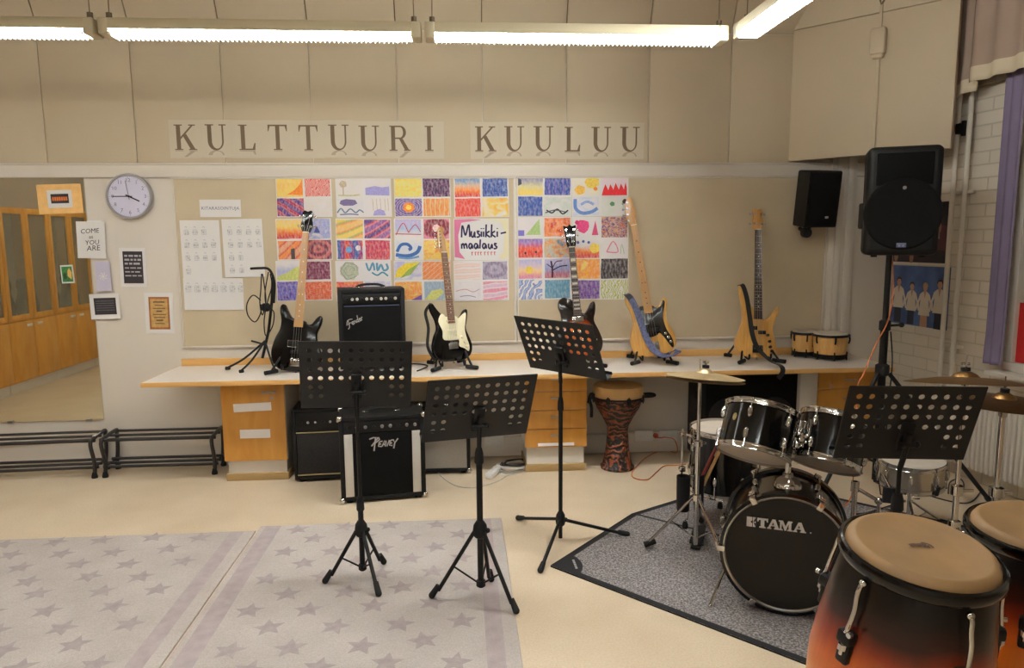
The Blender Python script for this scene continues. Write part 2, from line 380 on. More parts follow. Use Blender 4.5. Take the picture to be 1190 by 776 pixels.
# ------------------------------------------------------------------ ceiling lamps
LCOL = (.96, 1, 1, 1)
def tubes(k, ks): return [mat('lamp_tube_side_%g' % ks, (1, 1, 1, 1), .5, var=0, emit=LCOL, es=LAMP_SIDE*ks), mat('lamp_tube_below_%g' % k, (1, 1, 1, 1), .5, var=0, emit=LCOL, es=LAMP_E*k)]
LOUV = mat('lamp_louvre', C(235, 232, 222), .5, var=0); HOUS = mat('lamp_housing', C(205, 192, 160), .5, var=.02)
LL = 1.50
def lamp(label, loc, rz, group='suspended fluorescent lamps', k=1., ks=None):
    t = thing('ceiling_lamp', label, 'lamp', loc, (0, 0, rz), group)
    for x in (-LL/2, LL/2):
        m = MB(); m.box((x, 0, .026), (.05, .115, .078), bev=.008); m.build('end_cap', HOUS, t)
    m = MB(); prof = [(-.056, .045), (-.045, .066), (.045, .066), (.056, .045), (.050, .014), (-.050, .014)]
    a = m.ring([(-LL/2, y, z) for y, z in prof]); b = m.ring([(LL/2, y, z) for y, z in prof]); m.bridge(a, b); m.f(a); m.f(b[::-1]); m.build('housing', HOUS, t)
    m = MB(); m.box((0, 0, .004), (LL-.05, .085, .019)); m.mi = 1; m.box((0, 0, -.0065), (LL-.05, .085, .003)); m.build('tube', tubes(k, ks or k), t)
    m = MB()
    for q in range(64): m.box((-LL/2+.03+(LL-.06)*q/63, 0, -.010), (.006, .100, .016))
    for y in (-.051, .051): m.box((0, y, -.0035), (LL-.05, .003, .004))
    m.build('louvre', LOUV, t)
    for sx in (-1, 1):
        m = MB(); m.cyl((sx*(LL/2-.01), 0, .07), (sx*(LL/2-.01)-.02*sx, 0, 3.99-loc[2]), .0025, n=6); m.cyl((sx*(LL/2-.01), 0, .06), (sx*(LL/2-.01), 0, .10), .014, n=10); m.build('suspension_wire', SEAM, t)
    return t
_c = atY(671, 46, 3.80)
LX, LY, LZ = _c.x, _c.y, _c.z
lamp("long fluorescent lamp above the KUULUU letters", (LX, LY, LZ), 0, k=1.3)
lamp('long fluorescent lamp above the KULTTUURI letters', (LX-1.57, LY, LZ), 0, k=.85)
lamp('long fluorescent lamp above the wall clock, cut by the edge of the photo', (LX-3.14, LY, LZ), 0, k=.58)
_d = atZ(862, 42, LZ)
lamp('fluorescent lamp turned towards the viewer at the end of the row', (_d.x+.02, _d.y-LL/2-.0, LZ), pi/2, k=.58, ks=4.2)
ADDED_LAMPS = [(LX-4.71, LY, .35), (LX-4.71, 1.6, .4), (LX-3.14, 1.0, .4), (LX-1.57, 1.0, .75), (LX-.4, .6, .5), (LX-1.57, -1.6, .7)]  # lamps added outside the view to brighten the room and its reflection
for (x, y, k_), wh in zip(ADDED_LAMPS, ('at the left end of the row above the pinboards', 'by the left wall cabinets', 'above the left rug', 'above the right rug', 'over the middle of the room', 'at the back of the room')): lamp('added fluorescent fill lamp '+wh, (x, y, LZ), 0, 'added lamps outside the view', k_)

# ------------------------------------------------------------------ mirror and prints
MIR = mat('mirror_silver', C(222, 222, 208), .015, 1., var=0)
m = MB(); x0, x1, z0, z1 = -3.75, -2.645, .368, 2.13
m.box(((x0+x1)/2, WALL-.006, (z0+z1)/2), (x1-x0, .012, z1-z0)); mo = tag(m.build('mirror', [MIR]), 'large frameless wall mirror reflecting the birch cabinets', 'mirror')
m = MB()
for x in (-3.3, -2.75):
    m.box((x, WALL-.012, z0+.0), (.04, .02, .018), bev=.004); m.box((x, WALL-.012, z1-.0), (.04, .02, .018), bev=.004)
m.build('clip', STEEL, mo)
def sheet(name, label, cat, p0, p1, mats, off=.003, group=None, roll=0., th=.0015):
    """flat sheet on the wall between two photo corners; returns builder in the sheet's own frame and its size"""
    a = onwall(*p0, off); b = onwall(*p1, off); w, h = b.x-a.x, a.z-b.z; c = (a+b)/2
    t = MB(); t.box((0, 0, 0), (w, th, h), rot=Euler((0, roll, 0)))
    return t, w, h, V((c.x, WALL-off, c.z)), Matrix.Rotation(roll, 4, 'Y') @ Matrix(((1, 0, 0, 0), (0, 0, -1, -th/2-.0003), (0, 1, 0, 0), (0, 0, 0, 1)))
def rect(m, F, x0, y0, x1, y1, z=.0004):
    m.poly([F @ V((x0, y0, z)), F @ V((x1, y0, z)), F @ V((x1, y1, z)), F @ V((x0, y1, z))])
def fin(m, name, label, cat, mats, loc, group=None): return tag(m.build(name, mats, loc=loc, flat=True), label, cat, group)
ORP = mat('orange_card', C(238, 190, 120), .85, var=.08, scale=20); ORT = mat('orange_ink', C(226, 120, 50), .8); GRN = mat('green_print', C(60, 120, 60), .8, var=.5, scale=60)
SEPIA = mat('sepia_print', C(190, 150, 90), .85, var=.2, scale=40); SEPB = mat('sepia_border', C(160, 96, 50), .85, var=.2, scale=40); DARKP = mat('dark_print', C(44, 38, 42), .7, var=.2); GREYP = mat('grey_print', C(92, 86, 90), .7, var=.3, scale=80); INK2 = mat('pale_ink', C(170, 165, 165), .8)
PG = 'small prints on the wall and the mirror'
m, w, h, loc, F = sheet('', '', '', (42, 214), (97, 248), 0, .016, roll=R_(-1.5))
m.mi = 1; rect(m, F, -w*.28, -h*.3, w*.28, h*.3); m.mi = 2; rect(m, F, -w*.2, -h*.15, w*.2, h*.17, .0008); m.mi = 3
for k in range(7): rect(m, F, -w*.17+k*w*.05, -h*.06, -w*.17+k*w*.05+w*.04, h*.07, .0012)
fin(m, 'wall_print', 'orange card with a small black picture, stuck to the top of the mirror', 'print', [ORP, PAPER, DARKP, ORT], loc, PG)
m, w, h, loc, F = sheet('', '', '', (87.5, 257.5), (124, 300), 0, .018, roll=R_(1.5))
m.mi = 1
for k, (tx, s) in enumerate((('COME', 1), ('as', .8), ('YOU', 1), ('ARE', 1.15))):
    text_mesh(m, tx, .046*s, F @ Matrix.Translation((.0+.006*(k-1), h*.24-k*h*.155, .0006)) @ Matrix.Rotation(.08, 4, 'Z'), shear=.15)
m.mi = 2; rect(m, F, -w*.1, h*.49, w*.4, h*.53, .001)
fin(m, 'wall_print', 'white sheet lettered COME AS YOU ARE at the mirror edge', 'print', [PAPER, INK, WHPL], loc, PG)
m, w, h, loc, F = sheet('', '', '', (110, 304), (130, 338), 0, .017)
m.mi = 1; 
for k in range(7):
    a = 2*pi*k/7; stroke(m, [(0, 0), (.018*cos(a), .018*sin(a)), (.03*cos(a+.4), .03*sin(a+.4))], .005, F)
fin(m, 'wall_print', 'pale lavender card with a faint flower below the COME AS YOU ARE sheet', 'print', [LAV, PAPER], loc, PG)
m, w, h, loc, F = sheet('', '', '', (137.5, 288), (172, 333), 0, .004, roll=R_(1))
m.mi = 1; rect(m, F, -w*.37, -h*.41, w*.37, h*.41); m.mi = 2; random.seed(3)
for k in range(6):
    x = -w*.31
    while x < w*.26:
        l = random.uniform(.015, .045); rect(m, F, x, h*.27-k*h*.1, min(x+l, w*.31), h*.27-k*h*.1+h*(.05 if k < 3 else .03), .0008); x += l+.008
fin(m, 'wall_print', 'white sheet with a black block of pale lines, below the clock', 'print', [PAPER, DARKP, INK2], loc, PG)
m, w, h, loc, F = sheet('', '', '', (103.5, 341.5), (140.5, 370.5), 0, .016, roll=R_(-1))
m.mi = 1; rect(m, F, -w*.36, -h*.32, w*.38, h*.34); m.mi = 2
for k in range(5): rect(m, F, -w*.3, h*.2-k*h*.09, w*.32, h*.23-k*h*.09, .0008)
fin(m, 'wall_print', 'white landscape sheet with a dark grey picture, lowest at the mirror edge', 'print', [PAPER, DARKP, GREYP], loc, PG)
m, w, h, loc, F = sheet('', '', '', (167, 340.5), (203.5, 387), 0, .004, roll=R_(1))
m.mi = 1; rect(m, F, -w*.36, -h*.40, w*.36, h*.40); m.mi = 2; rect(m, F, -w*.3, -h*.35, w*.3, h*.35, .0008); m.mi = 3
for k in range(8):
    ww = (.2, .14, .22, .1, .23, .2, .12, .17)[k]; rect(m, F, -w*ww, h*.26-k*h*.075, w*ww, h*.28-k*h*.075+(h*.012 if k % 3 == 0 else 0), .0012)
fin(m, 'wall_print', 'white sheet with a sepia parchment picture, left of the pinboard', 'print', [PAPER, SEPB, SEPIA, mat('sepia_ink', C(84, 58, 40), .8)], loc, PG)
m, w, h, loc, F = sheet('', '', '', (70, 308), (86.5, 329), 0, .016, roll=R_(-2))
m.mi = 1; rect(m, F, -w*.42, -h*.42, w*.42, h*.42); m.mi = 2; m.poly([F @ V((x*w, y*h, .0008)) for x, y in ((.02, -.1), (.3, -.3), (.38, .1), (.2, .33), (.05, .2))]); m.mi = 3; rect(m, F, -w*.3, -h*.25, -w*.05, h*.05, .0008)
fin(m, 'wall_print', 'small green picture with white border stuck on the mirror glass', 'print', [PAPER, GRN, mat('yellow_print', C(222, 170, 90), .8), mat('dark_green_print', C(30, 66, 40), .8)], loc, PG)

# ------------------------------------------------------------------ clock
cc = onwall(152.5, 228.5, 0)
ck = thing('wall_clock', 'round grey rimmed wall clock with a lavender white dial', 'clock', cc)
WT = Matrix(((1, 0, 0, 0), (0, 0, -1, 0), (0, 1, 0, 0), (0, 0, 0, 1)))      # local x right, y up, z towards the room
r = .160
m = MB(WT); m.lathe([(r*.97, 0), (r, .008), (r, .035), (r*.97, .044), (r*.90, .044), (r*.885, .036)], 56, cap=False); m.lathe([(.001, .0), (r*.97, .0)], 56, cap=False); m.build('rim', mat('clock_rim', C(158, 154, 152), .35, .4), ck)
m = MB(WT); m.lathe([(r*.89, .030), (r*.89, .034), (.0005, .034)], 56, cap=False); m.build('dial', mat('clock_dial', C(208, 204, 222), .6, var=.01), ck)
m = MB(WT)
for k in range(12):
    a = pi/2-2*pi*(k+1)/12; text_mesh(m, str(k+1), .036, Matrix.Translation((r*.70*cos(a), r*.70*sin(a), .0350)))
for k in range(60):
    a = 2*pi*k/60; q = .006 if k % 5 else .011
    stroke(m, [(r*.86*cos(a), r*.86*sin(a)), ((r*.86-q)*cos(a), (r*.86-q)*sin(a))], .0012 if k % 5 else .0025, Matrix.Translation((0, 0, .0344)), 0)
m.build('numerals', mat('clock_ink', C(120, 116, 136), .7), ck)
def hand(nm, ang, ln, wd, z):
    a = pi/2-R_(ang); T = WT @ Matrix.Rotation(a, 4, 'Z') @ Matrix.Translation((0, 0, z)); m = MB(T)
    m.box((ln/2-.012, 0, 0), (ln+.024, wd, .0016)); m.build(nm, INK, ck)
hand('hour_hand', 116, .078, .009, .037); hand('minute_hand', 270, .118, .006, .040); hand('second_hand', 352, .11, .0022, .042)
m = MB(WT); m.cyl((0, 0, .034), (0, 0, .044), .007); m.build('hub', INK, ck)

# ------------------------------------------------------------------ pinboards
FABR = mat('pinboard_fabric', C(198, 180, 150), .95, var=.06, scale=3, bump=.15, bscale=500)
def pinboard(label, x0, x1, z0, z1):
    c = V(((x0+x1)/2, WALL-.012, (z0+z1)/2)); t = thing('pinboard', label, 'pinboard', V((c.x, WALL, z0)))
    w, h = x1-x0, z1-z0
    m = MB(); m.box((0, -.006, h/2), (w-.02, .012, h-.02)); m.build('panel', FABR, t)
    fr = .016
    m = MB()
    for cx, cz, sx, sz in ((0, fr/2, w, fr), (0, h-fr/2, w, fr), (-w/2+fr/2, h/2, fr, h-2*fr), (w/2-fr/2, h/2, fr, h-2*fr)): m.box((cx, -.010, cz), (sx, .020, sz), bev=.003)
    m.build('frame', WPAINT, t); return t
pinboard('long beige pinboard with white frame carrying the chord sheets and paintings, left of two', -2.045, .405, .886, 2.118)
pinboard('long beige pinboard with white frame behind the two natural wood basses, right of two', .410, 2.795, .886, 2.118)
# ------------------------------------------------------------------ letter sheets: hand built roman capitals, unit cell 1 high
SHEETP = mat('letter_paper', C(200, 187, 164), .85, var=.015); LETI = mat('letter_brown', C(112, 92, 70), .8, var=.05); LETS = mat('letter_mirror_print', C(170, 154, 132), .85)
def serif(x, y, w, up): # slab serif with a slight bracket
    s = 1 if up else -1; return [[(x-w/2, y), (x+w/2, y), (x+w/2, y+.045*s), (x-w/2, y+.045*s)]]
GL = {
 'I': [[(-.085, 0), (.085, 0), (.085, 1), (-.085, 1)]]+serif(0, 0, .36, True)+serif(0, 1, .36, False),
 'T': [[(-.085, 0), (.085, 0), (.085, 1), (-.085, 1)], [(-.40, .94), (.40, .94), (.40, 1), (-.40, 1)], [(-.40, .74), (-.37, .74), (-.31, .94), (-.40, .94)], [(.40, .74), (.37, .74), (.31, .94), (.40, .94)]]+serif(0, 0, .36, True),
 'L': [[(-.25, 0), (-.08, 0), (-.08, 1), (-.25, 1)], [(-.25, 0), (.33, 0), (.33, .06), (-.25, .06)], [(.33, .06), (.22, .06), (.30, .28), (.35, .28)]]+serif(-.165, 0, .34, True)+serif(-.165, 1, .36, False),
 'U': [[(-.34, .34), (-.17, .34), (-.17, 1), (-.34, 1)], [(.25, .34), (.32, .34), (.32, 1), (.25, 1)]]+serif(-.255, 1, .36, False)+serif(.285, 1, .30, False),
 'K': [[(-.34, 0), (-.17, 0), (-.17, 1), (-.34, 1)], [(-.17, .42), (-.17, .52), (.27, .96), (.36, .96)], [(-.07, .55), (.06, .64), (.42, .03), (.22, .03)]]+serif(-.255, 0, .34, True)+serif(-.255, 1, .34, False)+serif(.32, 0, .34, True)+serif(.31, 1, .28, False),
 'R': [[(-.34, 0), (-.17, 0), (-.17, 1), (-.34, 1)], [(-.17, .94), (.05, .94), (.05, 1), (-.17, 1)], [(-.17, .47), (.05, .47), (.05, .53), (-.17, .53)], [(-.02, .50), (.14, .50), (.42, .03), (.24, .03)]]+serif(-.255, 0, .34, True)+serif(-.255, 1, .30, False)+serif(.34, 0, .28, True),
}
def arc_band(cx, cy, ro, ri, a0, a1, ex=1., n=14, ix=None):
    out = []
    for k in range(n):
        p, q = R_(a0+(a1-a0)*k/n), R_(a0+(a1-a0)*(k+1)/n)
        out.append([(cx+ro[0]*cos(p), cy+ro[1]*sin(p)), (cx+ro[0]*cos(q), cy+ro[1]*sin(q)), (ri[2]+ri[0]*cos(q), cy+ri[1]*sin(q)), (ri[2]+ri[0]*cos(p), cy+ri[1]*sin(p))])
    return out
GL['U'] += arc_band(-.01, .34, (.33, .36), (.21, .29, .04), 180, 360)
GL['R'] += arc_band(.05, .735, (.25, .265), (.12, .205, .05), -90, 90)
def letters(word, px0, px1, pytop, pybot, word_name):
    a = onwall(px0, (pytop[0]+pybot[0])/2); b = onwall(px1, (pytop[1]+pybot[1])/2)
    n = len(word); w = (b.x-a.x)/n
    zt = (onwall(px0, pytop[0]).z+onwall(px1, pytop[1]).z)/2; zb = (onwall(px0, pybot[0]).z+onwall(px1, pybot[1]).z)/2
    h = .262; S = .176; ords = ('first', 'second', 'third', 'fourth', 'fifth', 'sixth', 'seventh', 'eighth', 'ninth')
    for k, chh in enumerate(word):
        x = a.x+w*(k+.5); z = (zt+zb)/2+random.uniform(-.004, .004)
        t = thing('letter_sheet', 'pale sheet printed with a brown %s, %s letter of %s' % (chh, ords[k], word_name), 'letter sheet', (x, WALL-.0128-.0012*(k % 2), z), group='lettered sheets on the wall')
        m = MB(); m.box((0, 0, 0), (w*.995, .001, h)); m.build('paper', SHEETP, t)
        F = Matrix(((1, 0, 0, 0), (0, 0, -1, -.0007), (0, 1, 0, 0), (0, 0, 0, 1)))
        m = MB(F)
        for q in GL[chh]: m.poly([(x_*S*.95, (y-.5)*S+.012, .0003+.00005*random.random()) for x_, y in q])
        m.build('letter', LETI, t, flat=True)
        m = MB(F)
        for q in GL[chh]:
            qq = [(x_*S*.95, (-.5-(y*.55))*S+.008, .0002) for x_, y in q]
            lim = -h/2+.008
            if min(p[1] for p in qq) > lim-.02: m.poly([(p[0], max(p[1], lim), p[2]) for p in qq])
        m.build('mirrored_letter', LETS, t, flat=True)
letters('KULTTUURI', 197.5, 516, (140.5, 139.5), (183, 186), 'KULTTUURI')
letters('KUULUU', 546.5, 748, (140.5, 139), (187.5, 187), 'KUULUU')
# ------------------------------------------------------------------ chord sheets
def chords(m, F, w, h, rows, s=.03):
    for r_, (y, n, x0, dx) in enumerate(rows):
        for k in range(n):
            x = x0+k*dx; sx, sy = s*.8, s
            for q in range(4): stroke(m, [(x+sx*q/3, y), (x+sx*q/3, y-sy)], .002, F, 0)
            for q in range(4): stroke(m, [(x, y-sy*q/3), (x+sx, y-sy*q/3)], .002, F, 0)
            for q in range(3):
                cx, cy = x+sx*random.randint(0, 3)/3, y-sy*(random.randint(0, 2)+.5)/3
                m.poly([F @ V((cx+.005*cos(a*pi/4), cy+.005*sin(a*pi/4), .0010)) for a in range(8)])
            stroke(m, [(x+sx*.2, y+.016), (x+sx*.5, y+.022), (x+sx*.7, y+.012)], .003, F)
m, w, h, loc, F = sheet('', '', '', (208.5, 256), (258.5, 323.5), 0, .0160); m.mi = 1
chords(m, F, w, h, [(h*.34, 3, -w*.40, .062), (h*.12, 4, -w*.40, .062), (-h*.10, 4, -w*.40, .062), (-h*.33, 1, -w*.40, .062)], .036)
fin(m, 'chord_sheet', 'white sheet of grey chord diagrams, upper left of the three on the pinboard', 'chord sheet', [PAPER, GREYINK], loc, 'chord sheets')
m, w, h, loc, F = sheet('', '', '', (257.5, 254.5), (308, 321.5), 0, .0180, roll=R_(-.5)); m.mi = 1
chords(m, F, w, h, [(h*.32, 4, -w*.36, .066), (h*.10, 4, -w*.36, .066), (-h*.12, 2, -w*.36, .066), (-h*.34, 2, -w*.36, .066)], .036)
fin(m, 'chord_sheet', 'white sheet of grey chord diagrams, upper right of the three on the pinboard', 'chord sheet', [PAPER, GREYINK], loc, 'chord sheets')
m, w, h, loc, F = sheet('', '', '', (212.5, 323.5), (284, 359.5), 0, .0170, roll=R_(.6)); m.mi = 1
chords(m, F, w, h, [(h*.26, 7, -w*.46, .062)], .044)
fin(m, 'chord_sheet', 'wide white sheet with one row of chord diagrams, lowest of the three', 'chord sheet', [PAPER, GREYINK], loc, 'chord sheets')
m, w, h, loc, F = sheet('', '', '', (231.5, 232), (280.5, 252), 0, .0160, roll=R_(.3)); m.mi = 1
text_mesh(m, 'KITARASOINTUJA', .032, F @ Matrix.Translation((0, 0, .0006)), spacing=1.05)
fin(m, 'heading_strip', 'white paper strip with blue heading above the chord sheets', 'paper strip', [PAPER, mat('blue_grey_ink', C(120, 116, 140), .8)], loc)
# cabinets along the left wall are seen only in the mirror
GLASS = mat('pale_sheen_glass', C(190, 182, 160), .06, var=0); GLASS.node_tree.nodes['Principled BSDF'].inputs['Alpha'].default_value = .32  # pale tint in the panes stands in for reflection and light inside
XC = -4.93; CW = .92
def cabinet(y, label):
    t = thing('tall_cabinet', label, 'cabinet', (XC, y, 0), (0, 0, pi/2), 'tall birch cabinets along the left wall')   # local x -> +Y, local y -> -X (depth)
    m = MB(); D_ = .40
    m.box((0, D_/2+.02, .06), (CW-.01, D_-.04, .12)); m.build('plinth', WHITE, t)
    m = MB()
    for x in (-CW/2+.012, CW/2-.012): m.box((x, D_/2, 1.085), (.022, D_, 1.93))
    for z in (.131, .80, 2.04): m.box((0, D_/2, z), (CW-.046, D_, .022))
    m.build('carcass', CABWOOD, t)
    m = MB(); m.box((0, D_-.006, 1.085), (CW-.046, .010, 1.93)); m.build('back_panel', WHITE, t)
    for sx in (-1, 1):
        x = sx*CW/4; dw = CW/2-.006
        m = MB(); m.box((x, -.010, .462), (dw, .018, .66), bev=.002); o = m.build('door', CABWOOD, t)
        m = MB(); m.box((x-sx*dw*.28, -.025, .74), (.10, .010, .03), bev=.004); m.build('label_plate', WHPL, o)
        m = MB(); st = .062
        for cx, cz, sx_, sz in ((x-dw/2+st/2, 1.425, st, 1.24), (x+dw/2-st/2, 1.425, st, 1.24), (x, .805+st/2, dw-2*st, st), (x, 2.045-st/2, dw-2*st, st)): m.box((cx, -.010, cz), (sx_, .018, sz), bev=.002)
        o = m.build('glazed_door', CABWOOD, t)
        m = MB(); m.box((x, -.009, 1.425), (dw-2*st+.01, .004, 1.24-2*st+.01)); m.build('pane', GLASS, o)
    return t
cabinet(3.05, 'tall birch cabinet with glazed doors, reflected nearest the mirror edge'); cabinet(2.13, 'tall birch cabinet with glazed doors, reflected behind the green picture card'); cabinet(1.21, 'tall birch cabinet with glazed doors, reflected behind the orange card'); cabinet(.29, 'tall birch cabinet with glazed doors, last of the reflected row')
# dark guitars standing inside the cabinets
CG = mat('dark_instrument', C(26, 16, 13), .4, var=.2)
def stored(y, nth):
    t = thing('stored_guitar', 'dark guitar behind reflected cabinet glass, %s from the right edge of the mirror' % nth, 'guitar', (XC-.17, y, .812), (0, 0, pi/2), 'guitars inside the reflected cabinets')
    m = MB(); out = [(p.x, p.y) for p in smooth_path([V(q) for q in ((0, 0, 0), (-.13, .02, 0), (-.165, .12, 0), (-.13, .22, 0), (-.10, .29, 0), (-.12, .37, 0), (-.09, .44, 0), (0, .45, 0), (.09, .44, 0), (.12, .37, 0), (.10, .29, 0), (.13, .22, 0), (.165, .12, 0), (.13, .02, 0))], 3, True)]
    m.prism(out, -.045, .045, .006); m.build('body', CG, t, sharp=60)
    m = MB(); m.box((0, -.03, .66), (.05, .02, .50)); m.build('neck', CG, t)
    m = MB(); m.box((0, -.03, .98), (.07, .016, .16), bev=.004); m.build('headstock', CG, t)
for y, nth in ((2.82, 'fifth'), (2.36, 'fourth'), (1.90, 'third'), (1.44, 'second'), (.98, 'first')): stored(y, nth)
# ------------------------------------------------------------------ paintings on the pinboard: each A3 sheet carries four small pictures
def art(cols, kind='noise', sc=4., ang=0., dist=1.):
    """paint layer: colours blended by noise / stripes / gradient / rings in the picture's own coordinates"""
    m, nt, b = newmat('crayon_and_watercolour'); L = nt.links; b.inputs['Roughness'].default_value = .9
    tc = node(nt, 'ShaderNodeTexCoord'); mp = node(nt, 'ShaderNodeMapping'); L.new(tc.outputs['UV'], mp.inputs['Vector'])
    mp.inputs['Rotation'].default_value = (0, 0, R_(ang)); mp.inputs['Location'].default_value = (random.uniform(0, 9) if kind == 'noise' else 0, 0, 0)
    nz = node(nt, 'ShaderNodeTexNoise', i_Scale=sc*.8 if kind == 'noise' else 4., i_Detail=3., i_Distortion=dist if kind == 'noise' else .3); L.new(mp.outputs['Vector'], nz.inputs['Vector'])
    n = len(cols); stops = [((.5+(k-(n-1)/2)*.34/max(1, n-1)) if kind == 'noise' else (k+.5)/n, C(*c)) for k, c in enumerate(cols)]
    r = ramp(nt, stops)
    if kind == 'noise': L.new(nz.outputs['Fac'], r.inputs['Fac'])
    elif kind in ('wave', 'rings', 'scrib'):
        w = node(nt, 'ShaderNodeTexWave', wave_type='RINGS' if kind == 'rings' else 'BANDS', i_Scale=sc*{'wave': .36, 'rings': .42, 'scrib': .55}[kind], i_Distortion={'wave': 3., 'rings': 2.5, 'scrib': 14.}[kind]*dist, i_Detail=2.)
        if kind == 'rings': w.rings_direction = 'Z'; mp.inputs['Location'].default_value = (-.5, -.5, 0)
        L.new(mp.outputs['Vector'], w.inputs['Vector']); L.new(w.outputs['Fac'], r.inputs['Fac'])
    else:
        sp = node(nt, 'ShaderNodeSeparateXYZ'); L.new(mp.outputs['Vector'], sp.inputs['Vector'])
        ad = node(nt, 'ShaderNodeMath', operation='MULTIPLY_ADD'); ad.inputs[1].default_value = .35; L.new(nz.outputs['Fac'], ad.inputs[0])
        sb = node(nt, 'ShaderNodeMath', operation='SUBTRACT'); sb.inputs[1].default_value = .175; L.new(sp.outputs['Y'], sb.inputs[0]); L.new(sb.outputs['Value'], ad.inputs[2]); L.new(ad.outputs['Value'], r.inputs['Fac'])
    # chalky grain
    g = node(nt, 'ShaderNodeTexNoise', i_Scale=13., i_Detail=3.); mpg = node(nt, 'ShaderNodeMapping'); mpg.inputs['Scale'].default_value = (1, .35, 1); mpg.inputs['Rotation'].default_value = (0, 0, R_(ang+20)); L.new(tc.outputs['UV'], mpg.inputs['Vector']); L.new(mpg.outputs['Vector'], g.inputs['Vector'])
    gr = ramp(nt, [(.42, (0, 0, 0, 1)), (.75, (.42, .42, .42, 1))]); L.new(g.outputs['Fac'], gr.inputs['Fac'])
    mx = node(nt, 'ShaderNodeMix', data_type='RGBA'); mx.inputs['B'].default_value = C(226, 216, 208)
    L.new(gr.outputs['Color'], mx.inputs['Factor']); L.new(r.outputs['Color'], mx.inputs['A']); L.new(mx.outputs['Result'], b.inputs['Base Color'])
    return m
FLATC = {}
def flatc(c):
    if c not in FLATC:
        FLATC[c] = mat('paint_%d_%d_%d' % c, C(*c), .9, var=.14, scale=70)
    return FLATC[c]
YE, OR, RD, PU, BL, WH, PK, GN, TL, LVc, DK, MR = (238, 206, 96), (238, 140, 62), (216, 74, 62), (96, 60, 130), (66, 92, 164), (224, 216, 214), (222, 136, 160), (160, 184, 104), (96, 150, 176), (186, 178, 214), (52, 44, 52), (120, 42, 70)
def sun(cx, cy, r, n=10): return [(cx+r*cos(2*pi*k/n)*(1+.15*(k % 2)), cy+r*sin(2*pi*k/n)*1.35*(1+.15*(k % 2))) for k in range(n)]
